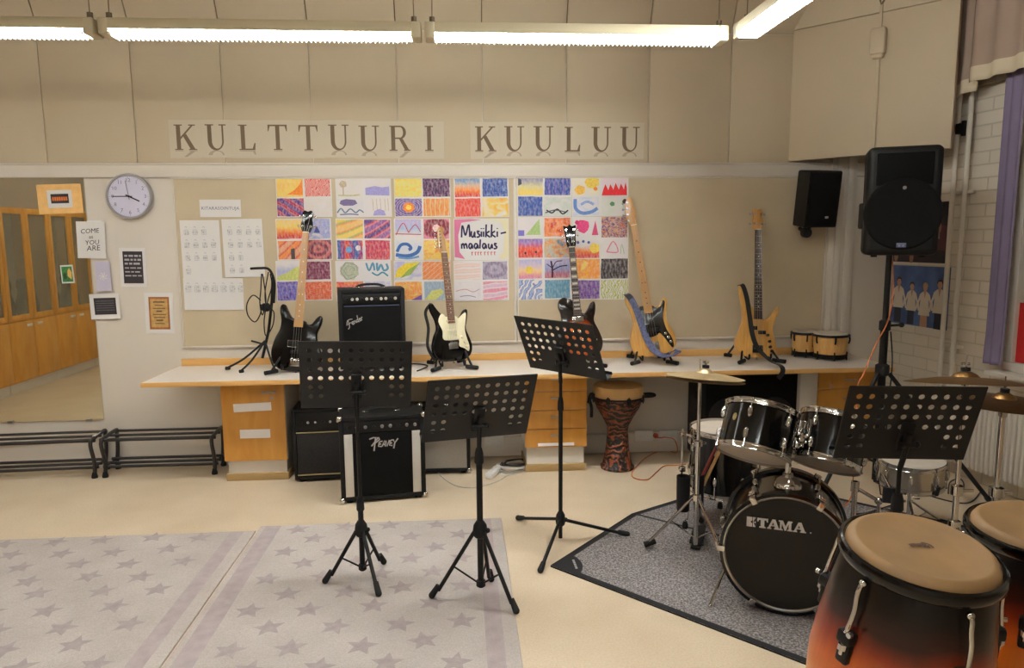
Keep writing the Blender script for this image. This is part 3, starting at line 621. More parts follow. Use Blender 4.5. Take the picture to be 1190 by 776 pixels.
# overlays: ('p', colour, polygon) or ('s', colour, width, stroke), unit square coordinates
mount = ('s', (190, 80, 90), .035, [(.02, .2), (.3, .8), (.5, .35), (.55, .4), (.78, .72), (.98, .35)])
SH = {
 (0, 0): [((YE, (240, 190, 90)), 'noise', 3, 0, [('p', OR, [(1, .1), (1, .95), (.85, .6), (.6, .3), (.38, .14)])]), ((RD, WH, (226, 120, 100)), 'scrib', 5, 20, []), ((PU, RD, (90, 50, 110), (224, 96, 72), PU), 'wave', 1.2, -55, []), ((WH, (222, 210, 200)), 'noise', 4, 0, [])],
 (1, 0): [((WH, (222, 214, 204)), 'noise', 3, 0, [('p', (196, 176, 150), sun(.25, .7, .14)), ('s', (196, 176, 150), .05, [(.25, .6), (.25, .1)]), ('s', (200, 190, 150), .06, [(.05, .08), (.5, .06), (.9, .1)])]), ((WH, WH), 'noise', 3, 0, [('p', (164, 156, 206), [(.02, .1), (.98, .05), (.98, .55), (.7, .5), (.4, .58), (.02, .48)])]), ((WH, (216, 212, 214)), 'noise', 3, 0, [('p', (126, 110, 150), [(.1, .72), (.25, .6), (.6, .6), (.78, .72), (.7, .92), (.35, .98), (.15, .9)]), ('s', (110, 130, 150), .05, [(0, .2), (.15, .45), (.3, .2), (.5, .42), (.7, .2), (.85, .35), (1, .2)]), ('s', (100, 104, 140), .04, [(.1, .1), (.5, .12), (.8, .08)])]), ((WH, WH), 'noise', 3, 0, [('s', (200, 180, 140), .025, [(x, .95), (x+.02, .3)]) for x in (.3, .45, .6, .78, .9)]+[('p', (170, 160, 210), [(.3, .05), (.8, .05), (.75, .3), (.55, .4), (.35, .28)])])],
 (2, 0): [((YE, (226, 220, 120), (240, 200, 80)), 'noise', 4, 0, []), (((88, 50, 90), (70, 44, 84), (150, 90, 130)), 'noise', 7, 0, []), ((PU, LVc, (120, 90, 150)), 'rings', 4, 0, [('p', OR, sun(.5, .5, .2, 16)), ('p', YE, sun(.5, .5, .1))]), ((OR, (200, 130, 70), (232, 180, 110)), 'wave', 5, 0, [])],
 (3, 0): [((RD, OR, (214, 180, 150), (120, 150, 190)), 'grad', 1, 0, []), ((BL, (58, 80, 150), (110, 140, 190)), 'noise', 6, 0, []), ((RD, (226, 92, 70), (222, 70, 60)), 'wave', 6, 10, []), ((WH, YE, (240, 170, 70)), 'noise', 3, 40, [])],
 (0, 1): [((RD, OR, YE, (236, 200, 120)), 'grad', 1, 0, []), ((LVc, (150, 160, 214), WH), 'noise', 4, 0, [('p', (80, 92, 160), [(.35, .3), (.6, .3), (.5, .6), (.46, .62)])]), ((OR, RD, (226, 160, 120)), 'wave', 1.5, 40, [('p', (90, 80, 80), [(.5, 0), (.66, 0), (.66, .6), (.5, .55)])]), ((MR, (170, 70, 80), (200, 110, 110)), 'rings', 2.5, 0, [])],
 (1, 1): [((YE, GN, OR, (236, 190, 110)), 'wave', 1.1, 60, []), ((PU, RD, PK, (150, 90, 150)), 'wave', 1.4, 50, []), ((BL, (190, 60, 90), (90, 60, 140), RD), 'wave', 1.3, 0, [('p', WH, sun(.82, .6, .1)), ('p', (110, 170, 214), sun(.45, .5, .12))]), (((204, 50, 80), (190, 56, 90), (224, 100, 90)), 'noise', 4, 0, [])],
 (2, 1): [((WH, (170, 190, 220), (190, 176, 214)), 'grad', 1, 0, [mount, ('s', (190, 80, 90), .035, [(0, .25), (1, .22)])]), (((214, 130, 150), (160, 50, 70), (130, 36, 60)), 'rings', 1.1, 0, [('p', (238, 206, 200), sun(.5, .55, .13, 14))]), ((WH, (206, 210, 222)), 'noise', 3, 0, [('s', (70, 110, 170), .12, [(.05, .4), (.2, .75), (.45, .8), (.6, .6), (.5, .5)]), ('s', (70, 110, 170), .14, [(.0, .25), (.3, .18), (.6, .22), (.85, .4), (.95, .7)]), ('s', (110, 150, 200), .08, [(.1, .1), (.5, .05), (.9, .15)])]), ((OR, YE, (240, 180, 80)), 'noise', 3, 0, [])],
 (0, 2): [((LVc, (176, 180, 210), WH), 'grad', 1, 0, [('p', (202, 206, 120), [(0, 0), (1, 0), (1, .75), (.75, .7), (.4, .4), (0, .2)])]), ((MR, (104, 40, 84), (140, 60, 90)), 'wave', 5, 85, []), (((90, 76, 160), (120, 110, 190), PU), 'noise', 5, 0, []), ((RD, OR, (206, 96, 60)), 'scrib', 4, 85, [])],
 (1, 2): [((WH, WH), 'noise', 3, 0, [('p', (186, 186, 160), sun(.5, .5, .34, 16)), ('s', (150, 150, 140), .03, sun(.5, .5, .3)), ('s', (150, 170, 150), .03, sun(.5, .5, .18))]), ((WH, WH), 'noise', 3, 0, [('s', TL, .07, [(.1, .9), (.2, .5), (.35, .9), (.4, .5)]), ('s', TL, .08, [(.5, .9), (.52, .5), (.65, .8), (.75, .5), (.9, .6), (.85, .85)]), ('s', (70, 140, 160), .06, [(.3, .4), (.5, .25), (.7, .4), (.9, .2)])]), ((RD, OR), 'noise', 4, 0, []), ((LVc, WH), 'noise', 4, 0, [])],
 (2, 2): [((LVc, WH), 'noise', 3, 0, [('p', (232, 206, 70), [(0, .1), (.3, .2), (.6, .6), (.95, .98), (.4, .9), (.1, .6)]), ('p', (140, 160, 80), [(.2, .1), (.6, .3), (.95, .95), (.5, .55)])]), ((OR, (232, 110, 60), (236, 170, 120)), 'wave', 5, 40, []), ((YE, OR, (236, 180, 70)), 'noise', 3, 0, [('p', (126, 90, 160), [(.6, 0), (1, 0), (1, .3)])]), (((150, 170, 190), (206, 210, 130)), 'grad', 1, 150, [('p', (206, 204, 120), [(0, 0), (.45, 0), (.8, .4), (.7, .6), (.3, .5)])])],
 (3, 2): [((WH, (232, 176, 160), (226, 206, 196)), 'wave', 3, 85, []), (((140, 124, 150), (170, 156, 180)), 'rings', 2, 0, []), ((WH, (216, 206, 212)), 'noise', 4, 0, [('s', (196, 150, 160), .03, [(.05, .5), (.4, .6), (.7, .45), (.95, .6)]), ('s', (140, 140, 170), .03, [(.2, .2), (.5, .25), (.8, .15)])]), ((PK, WH, (214, 176, 196)), 'wave', 2, 80, [])],
 (4, 0): [((YE, (216, 206, 150), (150, 146, 176)), 'grad', 1, 0, [('p', (80, 80, 96), [(0, .45), (.22, .6), (.2, .85), (0, .95)])]), ((BL, (74, 64, 150), (100, 100, 180)), 'wave', 3, 0, []), ((BL, (80, 110, 180), (180, 90, 120), RD), 'grad', 1, -90, []), ((WH, (196, 206, 190)), 'noise', 4, 0, [('s', DK, .05, [(.1, .3), (.3, .15), (.5, .35), (.7, .1), (.9, .3)]), ('s', (90, 90, 90), .04, [(.05, .15), (.4, .3), (.8, .2)])])],
 (5, 0): [((WH, (230, 220, 190)), 'noise', 3, 0, [('p', YE, sun(.72, .72, .24, 14)), ('p', (240, 190, 90), sun(.28, .3, .18)), ('p', OR, sun(.85, .35, .07))]), ((WH, (230, 206, 214)), 'grad', 1, 0, [('p', (222, 50, 56), [(0, 0), (1, 0), (1, .35), (.94, .7), (.88, .32), (.76, .62), (.68, .3), (.55, .66), (.46, .3), (.34, .6), (.26, .28), (.14, .6), (.06, .3)])]), ((WH, (196, 206, 226)), 'noise', 3, 0, [('s', (110, 140, 200), .13, [(.08, .9), (.1, .4), (.35, .15), (.7, .2), (.95, .4)]), ('s', (150, 170, 214), .1, [(.3, .6), (.55, .75), (.8, .6)])]), ((WH, (210, 216, 200)), 'noise', 3, 0, [('p', (96, 140, 96), sun(.42, .62, .09)), ('p', DK, sun(.92, .75, .1))])],
 (4, 1): [((WH, WH), 'noise', 3, 0, [('p', (176, 200, 130), [(.35, .1), (.95, .1), (.9, .95), (.62, .5)]), ('p', (130, 120, 200), [(.03, .05), (.3, .05), (.3, .35), (.03, .35)])]), ((RD, OR, (240, 160, 140)), 'noise', 4, 0, []), ((RD, (232, 86, 50), (150, 120, 190)), 'grad', 1, 0, [('p', DK, sun(.35, .25, .04)), ('p', DK, sun(.75, .3, .04))]), ((LVc, (200, 190, 150), OR, TL), 'noise', 4, 30, [])],
 (5, 1): [((WH, WH), 'noise', 3, 0, [('p', (226, 80, 130), sun(.38, .55, .24, 9)), ('p', (226, 90, 130), [(.72, .1), (.98, .1), (.86, .85)]), ('p', (214, 60, 110), sun(.15, .75, .08))]), ((OR, PU, (224, 170, 120), (110, 80, 140)), 'noise', 6, 0, []), ((RD, OR, WH, WH), 'grad', 1, 0, [('p', YE, sun(.82, .5, .18)), ('p', BL, sun(.2, .8, .05)), ('p', BL, sun(.4, .85, .05)), ('p', BL, sun(.6, .8, .05))]), ((WH, WH), 'noise', 3, 0, [('s', PK, .05, [(.2, .3), (.45, .85), (.65, .3), (.2, .3)]), ('s', (170, 190, 160), .03, [(.75, .2), (.8, .7), (.9, .2)])])],
 (4, 2): [((PK, (240, 200, 130), (216, 190, 200), LVc), 'grad', 1, 0, [('p', YE, sun(.5, .45, .14))]), (((190, 110, 120), (140, 150, 200), LVc), 'grad', 1, 0, [('s', (60, 40, 60), .07, [(.3, .02), (.3, .5), (.25, .9)]), ('s', (60, 40, 60), .045, [(.3, .4), (.6, .6), (.9, .65)]), ('s', (60, 40, 60), .035, [(.3, .5), (.45, .85), (.7, .9)]), ('s', (60, 40, 60), .035, [(.28, .55), (.08, .75)])]), ((WH, BL, (150, 170, 214)), 'scrib', 2.5, 30, []), ((TL, BL, RD), 'grad', 1, -70, [])],
 (5, 2): [((YE, OR, (244, 196, 60)), 'noise', 2.5, 0, []), ((DK, (70, 62, 66), (44, 38, 42)), 'noise', 7, 0, []), ((PU, (130, 90, 160), (100, 70, 150)), 'noise', 5, 0, []), ((WH, (216, 214, 150), (170, 180, 80)), 'scrib', 6, 0, [])],
}
DESC = {(0, 0): 'a yellow and orange corner and purple diagonal stripes', (1, 0): 'a faint tree and a dark oval cloud', (2, 0): 'an orange sun in a purple scribble', (3, 0): 'a blue block and a red block, above the Musiikkimaalaus sheet',
 (0, 1): 'a yellow sky and a red head, behind the black bass neck', (1, 1): 'a crimson block and blue faces, above the amplifier', (2, 1): 'red mountain outlines and a blue breaking wave', (0, 2): 'a maroon block and orange scribble, lowest beside the black bass',
 (1, 2): 'a tan oval and teal lettering-like scribbles, behind the tall amplifier', (2, 2): 'a yellow leaf and orange streaks, lowest behind the amplifier corner', (3, 2): 'a grey violet block among pale pink washes, below the Musiikkimaalaus sheet',
 (4, 0): 'a deep blue block and a blue to red wash', (5, 0): 'red flames and yellow balloons', (4, 1): 'a green hill and a red orange block', (5, 1): 'pink blots and a pink triangle', (4, 2): 'a bare dark tree and a blue swirl, behind the black guitar neck', (5, 2): 'a black block and a yellow block'}
XS = {0: (320, 386.5), 1: (389.5, 455.5), 2: (457.5, 524), 3: (527, 591.5), 4: (598.5, 664), 5: (664.5, 730)}
def yrow(c, r): return ((206.5, 252), (254, 302), (303, 349))[r] if c < 4 else ((204.5, 251), (252, 300), (300.5, 347.5))[r]
def painting(c, r):
    y0, y1 = yrow(c, r); x0, x1 = XS[c]; off = .016+.0015*((c+r) % 2)
    a = onwall(x0, y0, off); b = onwall(x1, y1, off); w, h = b.x-a.x, a.z-b.z
    m = MB(); mats = [PAPER]; uvs = {}
    roll = random.uniform(-.012, .012); m.box((0, 0, 0), (w, .001, h), rot=Euler((0, roll, 0)))
    F = Matrix.Rotation(roll, 4, 'Y') @ Matrix(((1, 0, 0, 0), (0, 0, -1, -.0008), (0, 1, 0, 0), (0, 0, 0, 1)))
    def use(mt):
        if mt not in mats: mats.append(mt)
        m.mi = mats.index(mt)
    if (c, r) == (3, 1): yield_text(m, F, w, h, use)
    else:
        for k, (cols, kind, sc, ang, ovs) in enumerate(SH[(c, r)]):
            cx, cy = (-.25, .25)[k % 2]*w, (.25, -.25)[k//2]*h; pw, ph = w*random.uniform(.44, .485), h*random.uniform(.44, .48)
            use(art(cols, kind, sc, ang)); P = lambda u, v, z=.0004: F @ V((cx+(u-.5)*pw, cy+(v-.5)*ph, z))
            N = 5; j = lambda: random.uniform(-.012, .012); base = [(i/N, j()) for i in range(N)]+[(1+j(), i/N) for i in range(N)]+[(1-i/N, 1+j()) for i in range(N)]+[(j(), 1-i/N) for i in range(N)]
            fc = m.poly([P(u, v) for u, v in base]); uvs[fc.index if False else fc] = base
            for q, ov in enumerate(ovs):
                use(flatc(ov[1]))
                if ov[0] == 'p': m.poly([P(u, v, .0008+.0003*q) for u, v in ov[2]])
                else: stroke(m, [(cx+(u-.5)*pw, cy+(v-.5)*ph) for u, v in ov[3]], ov[2]*pw, F, 4, .0009+.0003*q)
    uvl = m.bm.loops.layers.uv.new('UVMap')
    for fc, base in uvs.items():
        if fc and fc.is_valid:
            vs = list(fc.verts); 
            for lp in fc.loops: lp[uvl].uv = base[vs.index(lp.vert)]
    t = m.build('painting_sheet', mats, loc=((a.x+b.x)/2, WALL-off, (a.z+b.z)/2), flat=True)
    lab = 'white sheet lettered Musiikkimaalaus with a pink and yellow border' if (c, r) == (3, 1) else 'painted sheet with '+DESC[(c, r)]
    return tag(t, lab, 'painting', 'paintings on the pinboard')
def yield_text(m, F, w, h, use):
    use(art(((214, 96, 140), (196, 150, 200), (226, 216, 214)), 'noise', 3)); m.poly([F @ V((x*w, y*h, .0004)) for x, y in ((-.49, -.42), (-.30, -.47), (-.40, -.3), (-.42, .1), (-.36, .40), (.0, .47), (-.2, .49), (-.49, .48))])
    use(art(((238, 222, 90), (228, 216, 120), (226, 216, 214)), 'noise', 3)); m.poly([F @ V((x*w, y*h, .0004)) for x, y in ((.49, .48), (.0, .48), (.35, .42), (.42, .2), (.40, -.3), (.30, -.46), (.49, -.47))])
    use(flatc((50, 42, 80)))
    lw = .012; S = h
    word1 = [ [(-.36, .05), (-.35, .30), (-.33, .30), (-.29, .10), (-.24, .32), (-.22, .32), (-.21, .06)], [(-.18, .20), (-.18, .09), (-.15, .06), (-.12, .18), (-.12, .07), (-.10, .06)], [(-.03, .18), (-.07, .20), (-.06, .14), (-.03, .11), (-.05, .06), (-.09, .06)], [(.0, .19), (.0, .06)], [(.04, .19), (.04, .06)], [(.0, .25), (.002, .27)], [(.04, .25), (.042, .27)], [(.09, .36), (.08, .05)], [(.15, .20), (.09, .13), (.16, .05)], [(.19, .36), (.18, .05)], [(.25, .20), (.19, .13), (.26, .05)], [(.29, .19), (.29, .06)], [(.29, .25), (.292, .27)], [(.35, .14), (.45, .17)]]
    word2 = [ [(-.36, -.10), (-.36, -.22)], [(-.36, -.14), (-.33, -.10), (-.31, -.22)], [(-.31, -.14), (-.28, -.10), (-.26, -.22)], [(-.17, -.12), (-.21, -.10), (-.23, -.17), (-.20, -.22), (-.17, -.13), (-.16, -.22)], [(-.07, -.12), (-.11, -.10), (-.13, -.17), (-.10, -.22), (-.07, -.13), (-.06, -.22)], [(-.02, .0), (-.03, -.22)], [(.08, -.12), (.04, -.10), (.02, -.17), (.05, -.22), (.08, -.13), (.09, -.22)], [(.13, -.10), (.13, -.19), (.16, -.22), (.19, -.12), (.20, -.22)], [(.28, -.11), (.24, -.10), (.25, -.15), (.28, -.18), (.26, -.22), (.22, -.22)]]
    for q in word1+word2: stroke(m, [(x*w, y*h) for x, y in q], lw, F, 5, .001)
    use(flatc((206, 110, 120)))
    for k, x in enumerate((-.18, -.12, -.07, -.02, .05, .11, .17, .23)):
        stroke(m, [(x*w, -.30*h), ((x+.01)*w, -.38*h)], .007, F, 0, .001); stroke(m, [(x*w, -.30*h), ((x+.03)*w, -.31*h)], .006, F, 0, .001)
random.seed(11)
for c in range(6):
    for r in range(3): painting(c, r)
# ------------------------------------------------------------------ worktop and its drawer units
ZT = .756; YF = WALL-.644
LAM = mat('white_laminate', C(226, 216, 204), .35, var=.015, spec=.4)
wx0 = atZ(162, 445.5, ZT).x; wx1 = 3.0
t = thing('worktop', 'long white laminate worktop with wood edge along the back wall', 'worktop', (0, YF, 0))
m = MB(); m.box(((wx0+wx1)/2, .32, ZT-.015), (wx1-wx0-.012, .625, .03)); m.build('top', LAM, t)
m = MB(); m.box(((wx0+wx1)/2, .004, ZT-.0155), (wx1-wx0, .010, .0312), bev=.003); m.box((wx0+.004, .321, ZT-.0155), (.010, .625, .0312), bev=.003); m.box((wx1-.004, .321, ZT-.0155), (.010, .625, .0312), bev=.003); m.build('edge_band', BIRCHEDGE, t)
m = MB(); m.box(((-2.06+2.78)/2, .632, ZT+.026), (2.78+2.06, .018, .052), bev=.003); m.build('upstand', BIRCHEDGE, t)
for x in (-.95, 1.2, 1.62): m = MB(); m.box((x, .60, ZT-.05), (.03, .05, .04)); m.box((x, .32, ZT-.038), (.03, .5, .014)); m.build('bracket', STEEL, t)
def handle(m, x, z, w, y=-.028): m.box((x, y, z), (w, .010, .012), bev=.003); [m.box((x+s*w*.42, y/2-.004, z), (.008, -y, .010)) for s in (-1, 1)]
def pedestal(label, x0, x1, fronts, zpl, paper=()):
    """fronts: (name, z0, z1, handle z or None)"""
    w = x1-x0; yf = 4.932; dp = .39
    t = thing('drawer_unit', label, 'drawer unit', ((x0+x1)/2, yf, 0), group='birch fronted units under the worktop')
    m = MB(); m.box((0, dp/2+.012, .026), (w-.004, dp-.01, .052), bev=.003); m.build('base_strip', mat('plinth_brown', C(170, 140, 92), .6), t)
    m = MB(); m.box((0, dp/2+.024, (.052+zpl)/2), (w-.03, dp-.03, zpl-.052)); m.build('plinth', WHITE, t)
    m = MB(); 
    for sx in (-1, 1): m.box((sx*(w/2-.009), dp/2+.020, (zpl+.722)/2), (.018, dp, .722-zpl))
    m.box((0, dp/2+.020, .713), (w-.036, dp, .016)); m.box((0, dp/2+.020, zpl+.009), (w-.036, dp, .018)); m.box((0, dp+.012, (zpl+.722)/2), (w-.036, .012, .722-zpl)); m.build('carcass', WHITE, t)
    for nm, z0, z1, hz, lock in fronts:
        m = MB(); m.box((0, .009, (z0+z1)/2), (w-.004, .018, z1-z0-.004), bev=.002); f = m.build(nm, BIRCH, t)
        if hz is not None:
            m = MB(); handle(m, (.27*w if nm == 'door' else 0), hz, .10 if nm == 'door' else .085); m.build('handle', STEEL, f)
        if lock: m = MB(); m.cyl((lock[0]*w, 0, lock[1]), (lock[0]*w, -.008, lock[1]), .010); m.build('lock', STEEL, f)
        for p in paper:
            if p[0] == nm and z0 <= p[2] <= z1:
                m = MB(); m.box((p[1]*w, -.0012, p[2]), (p[3], .0012, p[4]), rot=Euler((0, R_(p[5]), 0))); m.mi = 1
                if p[6]: text_mesh(m, '. '*p[6], .02, Matrix.Translation((p[1]*w, -.002, p[2]+.006)) @ Matrix.Rotation(pi/2, 4, 'X')); [m.box((p[1]*w-p[3]*.3+p[3]*.6*k/8, -.0022, p[2]), (p[3]*.05, .0004, .008)) for k in range(9)]
                m.build('paper_label', [mat('label_paper', C(246, 242, 240), .7, var=.01), GREYINK], f)
    return t
xa, xb = -1.662, -1.232
pedestal('birch cupboard unit with two paper labels under the left end of the worktop', xa, xb, [('door', .146, .726, .635, (.30, .590))], .146, [('door', -.01, .528, .255, .058, -2, 0), ('door', .01, .34, .205, .062, 0, 0)])
xa, xb = .432, .876; dz = (.726-.182)/4
pedestal('birch unit of four drawers beside the carved djembe', xa, xb, [('drawer', .182+dz*k, .182+dz*(k+1), .182+dz*k+dz*.70, (.32, .70) if k == 3 else None) for k in range(4)], .182, [('drawer', 0, .205, .26, .022, 0, 0)])
xa = atY(951, 450, 4.932).x
t = pedestal('birch unit under the right end of the worktop, by the speaker stand', xa, xa+.46, [('drawer', .56, .726, .63, (-.30, .585)), ('drawer', .36, .56, .49, None), ('drawer', .16, .36, .29, None)], .16)
m = MB(); m.box((0, 0, .363), (.13, .38, .725), bev=.004); tag(m.build('support_panel', WHITE, loc=(xa-.068, 5.13, 0)), 'grey white panel carrying the worktop left of the last drawer unit', 'panel')
# ------------------------------------------------------------------ shoe racks of dark steel tube
RACKM = mat('dark_brown_tube', C(34, 28, 28), .4, var=.1, coat=.2)
def rack(label, L_, loc, rz, caps=True):
    t = thing('shoe_rack', label, 'shoe rack', loc, (0, 0, rz), 'low tube racks below the mirror'); r = .0095
    for y, z in ((-.21, .272), (-.11, .278), (-.01, .285)): m = MB(); m.cyl((-L_/2, y, z), (L_/2, y, z), r if y > -.2 else .013); m.build('shelf_tube', RACKM, t)
    for y, z in ((-.19, .070), (-.13, .080), (-.06, .090)): m = MB(); m.cyl((-L_/2, y, z), (L_/2, y, z), .0105); m.build('lower_tube', RACKM, t)
    for sx in (-1, 1):
        x = sx*(L_/2-.02)
        m = MB(); m.tube([(x, -.215, .012), (x, -.20, .10), (x, -.235, .22), (x, -.235, .262), (x, -.205, .278), (x, -.02, .292), (x, .0, .27), (x, -.005, .15), (x, -.03, .05), (x, -.02, .012)], .0135, 10, sm=5); m.tube([(x, -.20, .078), (x, -.03, .078)], .008)
        f = m.build('end_frame', RACKM, t)
        for y in (-.215, -.02): m = MB(); m.lathe([(.02, 0), (.021, .012), (.016, .03), (.014, .04)], 14, Matrix.Translation((x, y, 0))); m.build('foot', RUB, f)
    return t
b0 = atZ(247, 548)
rack('dark steel tube rack between the mirror and the birch cupboard unit', .80, (-2.178, 5.335, 0), 0)
rk = rack('dark steel tube rack below the mirror, running out of the photo', 1.35, (-3.292, 5.30, 0), R_(2.5))
m = MB(); m.box((.655, -.13, .296), (.02, .10, .006), rot=Euler((0, 0, .0)), bev=.002); m.build('label_plate', WHPL, rk)

# ------------------------------------------------------------------ amplifiers
def amp(label, w, h, d, loc, rz, ctl=.0, grille=CLOTHB, body=VINYL, logo=None, stripes=None, lines=(), corners=True, hnd=True, knobs=8, knobm=CHROME, panelm=None, frame_=.022, feet=True):
    t = thing('guitar_amplifier', label, 'amplifier', loc, (0, 0, rz)); zf = .018 if feet else 0
    m = MB(); fr = frame_
    for cx, cz, sx, sz in ((-w/2+fr/2, h/2, fr, h), (w/2-fr/2, h/2, fr, h), (0, fr/2, w-2*fr, fr), (0, h-fr/2, w-2*fr, fr)): m.box((cx, d/2, cz+zf), (sx, d, sz), bev=.004)
    m.box((0, d/2+.015, h/2+zf), (w-2*fr, d-.03, h-2*fr)); m.build('cabinet', body, t)
    gz1 = h-fr-ctl; m = MB(); m.box((0, .010, (fr+gz1)/2+zf), (w-2*fr-.004, .012, gz1-fr-.004), bev=.004); g = m.build('grille', grille, t)
    if stripes:
        for s in (-1, 1): m = MB(); m.box((s*(w/2-fr-stripes/2-.004), .0015, (fr+gz1)/2+zf), (stripes, .008, gz1-fr-.006), bev=.002); m.build('side_strip', mat('aluminium_strip', C(206, 200, 190), .45, .25, var=.04), t)
    for z in lines: m = MB(); m.box((0, .002, z+zf), (w-2*fr, .008, .007), bev=.002); m.build('trim_line', mat('gold_trim', C(196, 176, 128), .4, .5), t)
    if ctl:
        m = MB(); m.box((0, .010, h-fr-ctl/2+zf), (w-2*fr-.002, .012, ctl-.006), bev=.002); cp = m.build('control_panel', panelm or BLK, t)
        for k in range(knobs):
            x = -w/2+fr+.035+(w-2*fr-.07)*k/max(1, knobs-1); z = h-fr-ctl*.52+zf
            m = MB(); m.lathe([(.011, 0), (.010, .014), (.008, .016), (.0005, .016)], 14, Matrix.Translation((x, .004, z)) @ Matrix.Rotation(pi/2, 4, 'X')); m.build('knob', knobm if k % 3 else BLK, cp)
    if hnd:
        for s in (-1, 1): m = MB(); m.box((s*.10, d*.45, h+zf+.004), (.04, .028, .010), bev=.003); m.build('handle_plate', CHROME, t)
        m = MB(); m.tube([(-.10, d*.45, h+zf+.006), (-.06, d*.45, h+zf+.022), (0, d*.45, h+zf+.026), (.06, d*.45, h+zf+.022), (.10, d*.45, h+zf+.006)], .009, 8, sm=4); m.build('handle', RUB, t)
    if corners:
        for sx in (-1, 1):
            for y in (0, d):
                for z in (0, h): m = MB(); m.ball((sx*(w/2-.006), y+(.006 if y == 0 else -.006), z+zf+(.006 if z == 0 else -.006)), .019, (1, 1, 1), 10); m.build('corner_guard', CHROME if corners is True else corners, t)
    if feet:
        for sx in (-1, 1):
            for y in (.04, d-.04): m = MB(); m.cyl((sx*(w/2-.05), y, 0), (sx*(w/2-.05), y, zf+.002), .02); m.build('foot', RUB, t)
    return t, g
SILV = mat('silver_logo', C(206, 202, 196), .3, .7, var=.02)
def fronttext(zz): return Matrix(((1, 0, 0, 0), (0, 0, -1, .0028), (0, 1, 0, zz), (0, 0, 0, 1)))
# the black and white amplifier on the floor
pl, pr = atZ(397, 586.5), atZ(495.5, 578.5); w = (pr-pl).length; ang = math.atan2(pr.y-pl.y, pr.x-pl.x)
hp = atY(397, 486, pl.y).z-.018
t, g = amp('black amplifier with white side strips and slanted logo, on the floor in front', w, hp, .27, (pl+pr)/2, ang, ctl=.078, stripes=.052, knobs=9, knobm=mat('grey_knob', C(120, 116, 112), .4), frame_=.026)
m = MB(); F = fronttext(hp*.70)
LG = [[(.02, .0), (1.0, .95), (.30, .95), (-.25, .80)], [(.62, .95), (.34, -.55)], [(1.0, .95), (1.15, .70), (.52, .32)],
 [(1.55, .50), (1.10, .42), (.98, -.06), (1.42, -.10)], [(1.04, .16), (1.36, .20)], [(1.46, -.10), (1.84, .55), (1.92, -.12)], [(1.60, .10), (1.90, .12)], [(2.00, .52), (2.14, -.12), (2.50, .56)], [(3.00, .58), (2.62, .50), (2.50, -.02), (2.90, -.06)], [(2.56, .20), (2.86, .24)], [(3.04, .60), (3.22, .22), (3.70, .70)], [(3.22, .22), (3.06, -.40)]]
for q in LG: stroke(m, [((x-1.55)*.0455, (y-.2)*.058) for x, y in q], .0088, F, 0, .0016)
m.build('logo', SILV, g, flat=True); 
# tall amplifier on the worktop
fl, fr_ = atZ(400, 428, ZT), None
fx0 = atY(396, 400, 4.96).x; fx1 = atY(467, 400, 5.04).x; zt_ = atY(430, 337, 5.0).z
t, g = amp('tall black amplifier with white script logo standing on the worktop', .455, zt_-ZT-.010, .26, ((fx0+fx1)/2+.012, 4.985, ZT+.0012), R_(10), ctl=.075, knobs=11, corners=False, knobm=mat('ivory_knob', C(206, 200, 188), .4), frame_=.03)
m = MB(); hh = zt_-ZT-.018; m.box((0, .004, hh-.03-.078+.018), (.375, .003, .005)); m.build('blue_line', mat('blue_line', C(70, 84, 120), .5), g)
m = MB(); F = fronttext(hh*.70+.018) @ Matrix.Rotation(R_(24), 4, 'Z')
for q in [[(-.155, .0), (-.13, .035), (-.10, .04), (-.07, .032)], [(-.12, .04), (-.135, -.02), (-.16, -.035)], [(-.14, .005), (-.10, .01)], [(-.095, -.01), (-.08, .005), (-.085, .012), (-.097, -.002), (-.085, -.016), (-.07, -.005)], [(-.07, .012), (-.07, -.015)], [(-.07, .0), (-.06, .012), (-.052, -.002), (-.048, -.015)], [(-.022, .01), (-.04, .006), (-.04, -.012), (-.022, -.004)], [(-.008, .045), (-.022, -.012), (-.010, -.012)], [(-.006, -.008), (.008, .005), (.002, .012), (-.006, -.002), (.004, -.015), (.018, -.004)], [(.018, .012), (.018, -.014)], [(.018, .0), (.03, .012), (.036, .008)]]:
    stroke(m, [((x+.02)*.62-.105, y*.75) for x, y in q], .0055, F, 4, .0014)
m.build('logo', SILV, g, flat=True)
# amplifier pushed back under the worktop, gold lines
al = atZ(343, 559.5); t, g = amp('black amplifier with two gold lines under the worktop, left', .56, .50, .28, (al.x+.285, al.y-.01, 0), R_(4), ctl=.135, knobs=10, corners=False, lines=(.335, .035), hnd=True, grille=mat('brown_grille_cloth', C(34, 30, 29), .9, var=.3, scale=90, bump=.3, bscale=600))
# grey grille cabinet beside it
ar = atZ(547, 551); t, g = amp('grey fronted amplifier behind the low music stand, under the worktop', .52, .46, .26, (ar.x-.262, ar.y+.02, 0), R_(-1), ctl=.06, knobs=7, corners=CHROME, grille=mat('grey_grille_cloth', C(150, 142, 132), .8, var=.12, scale=200, bump=.2, bscale=500))
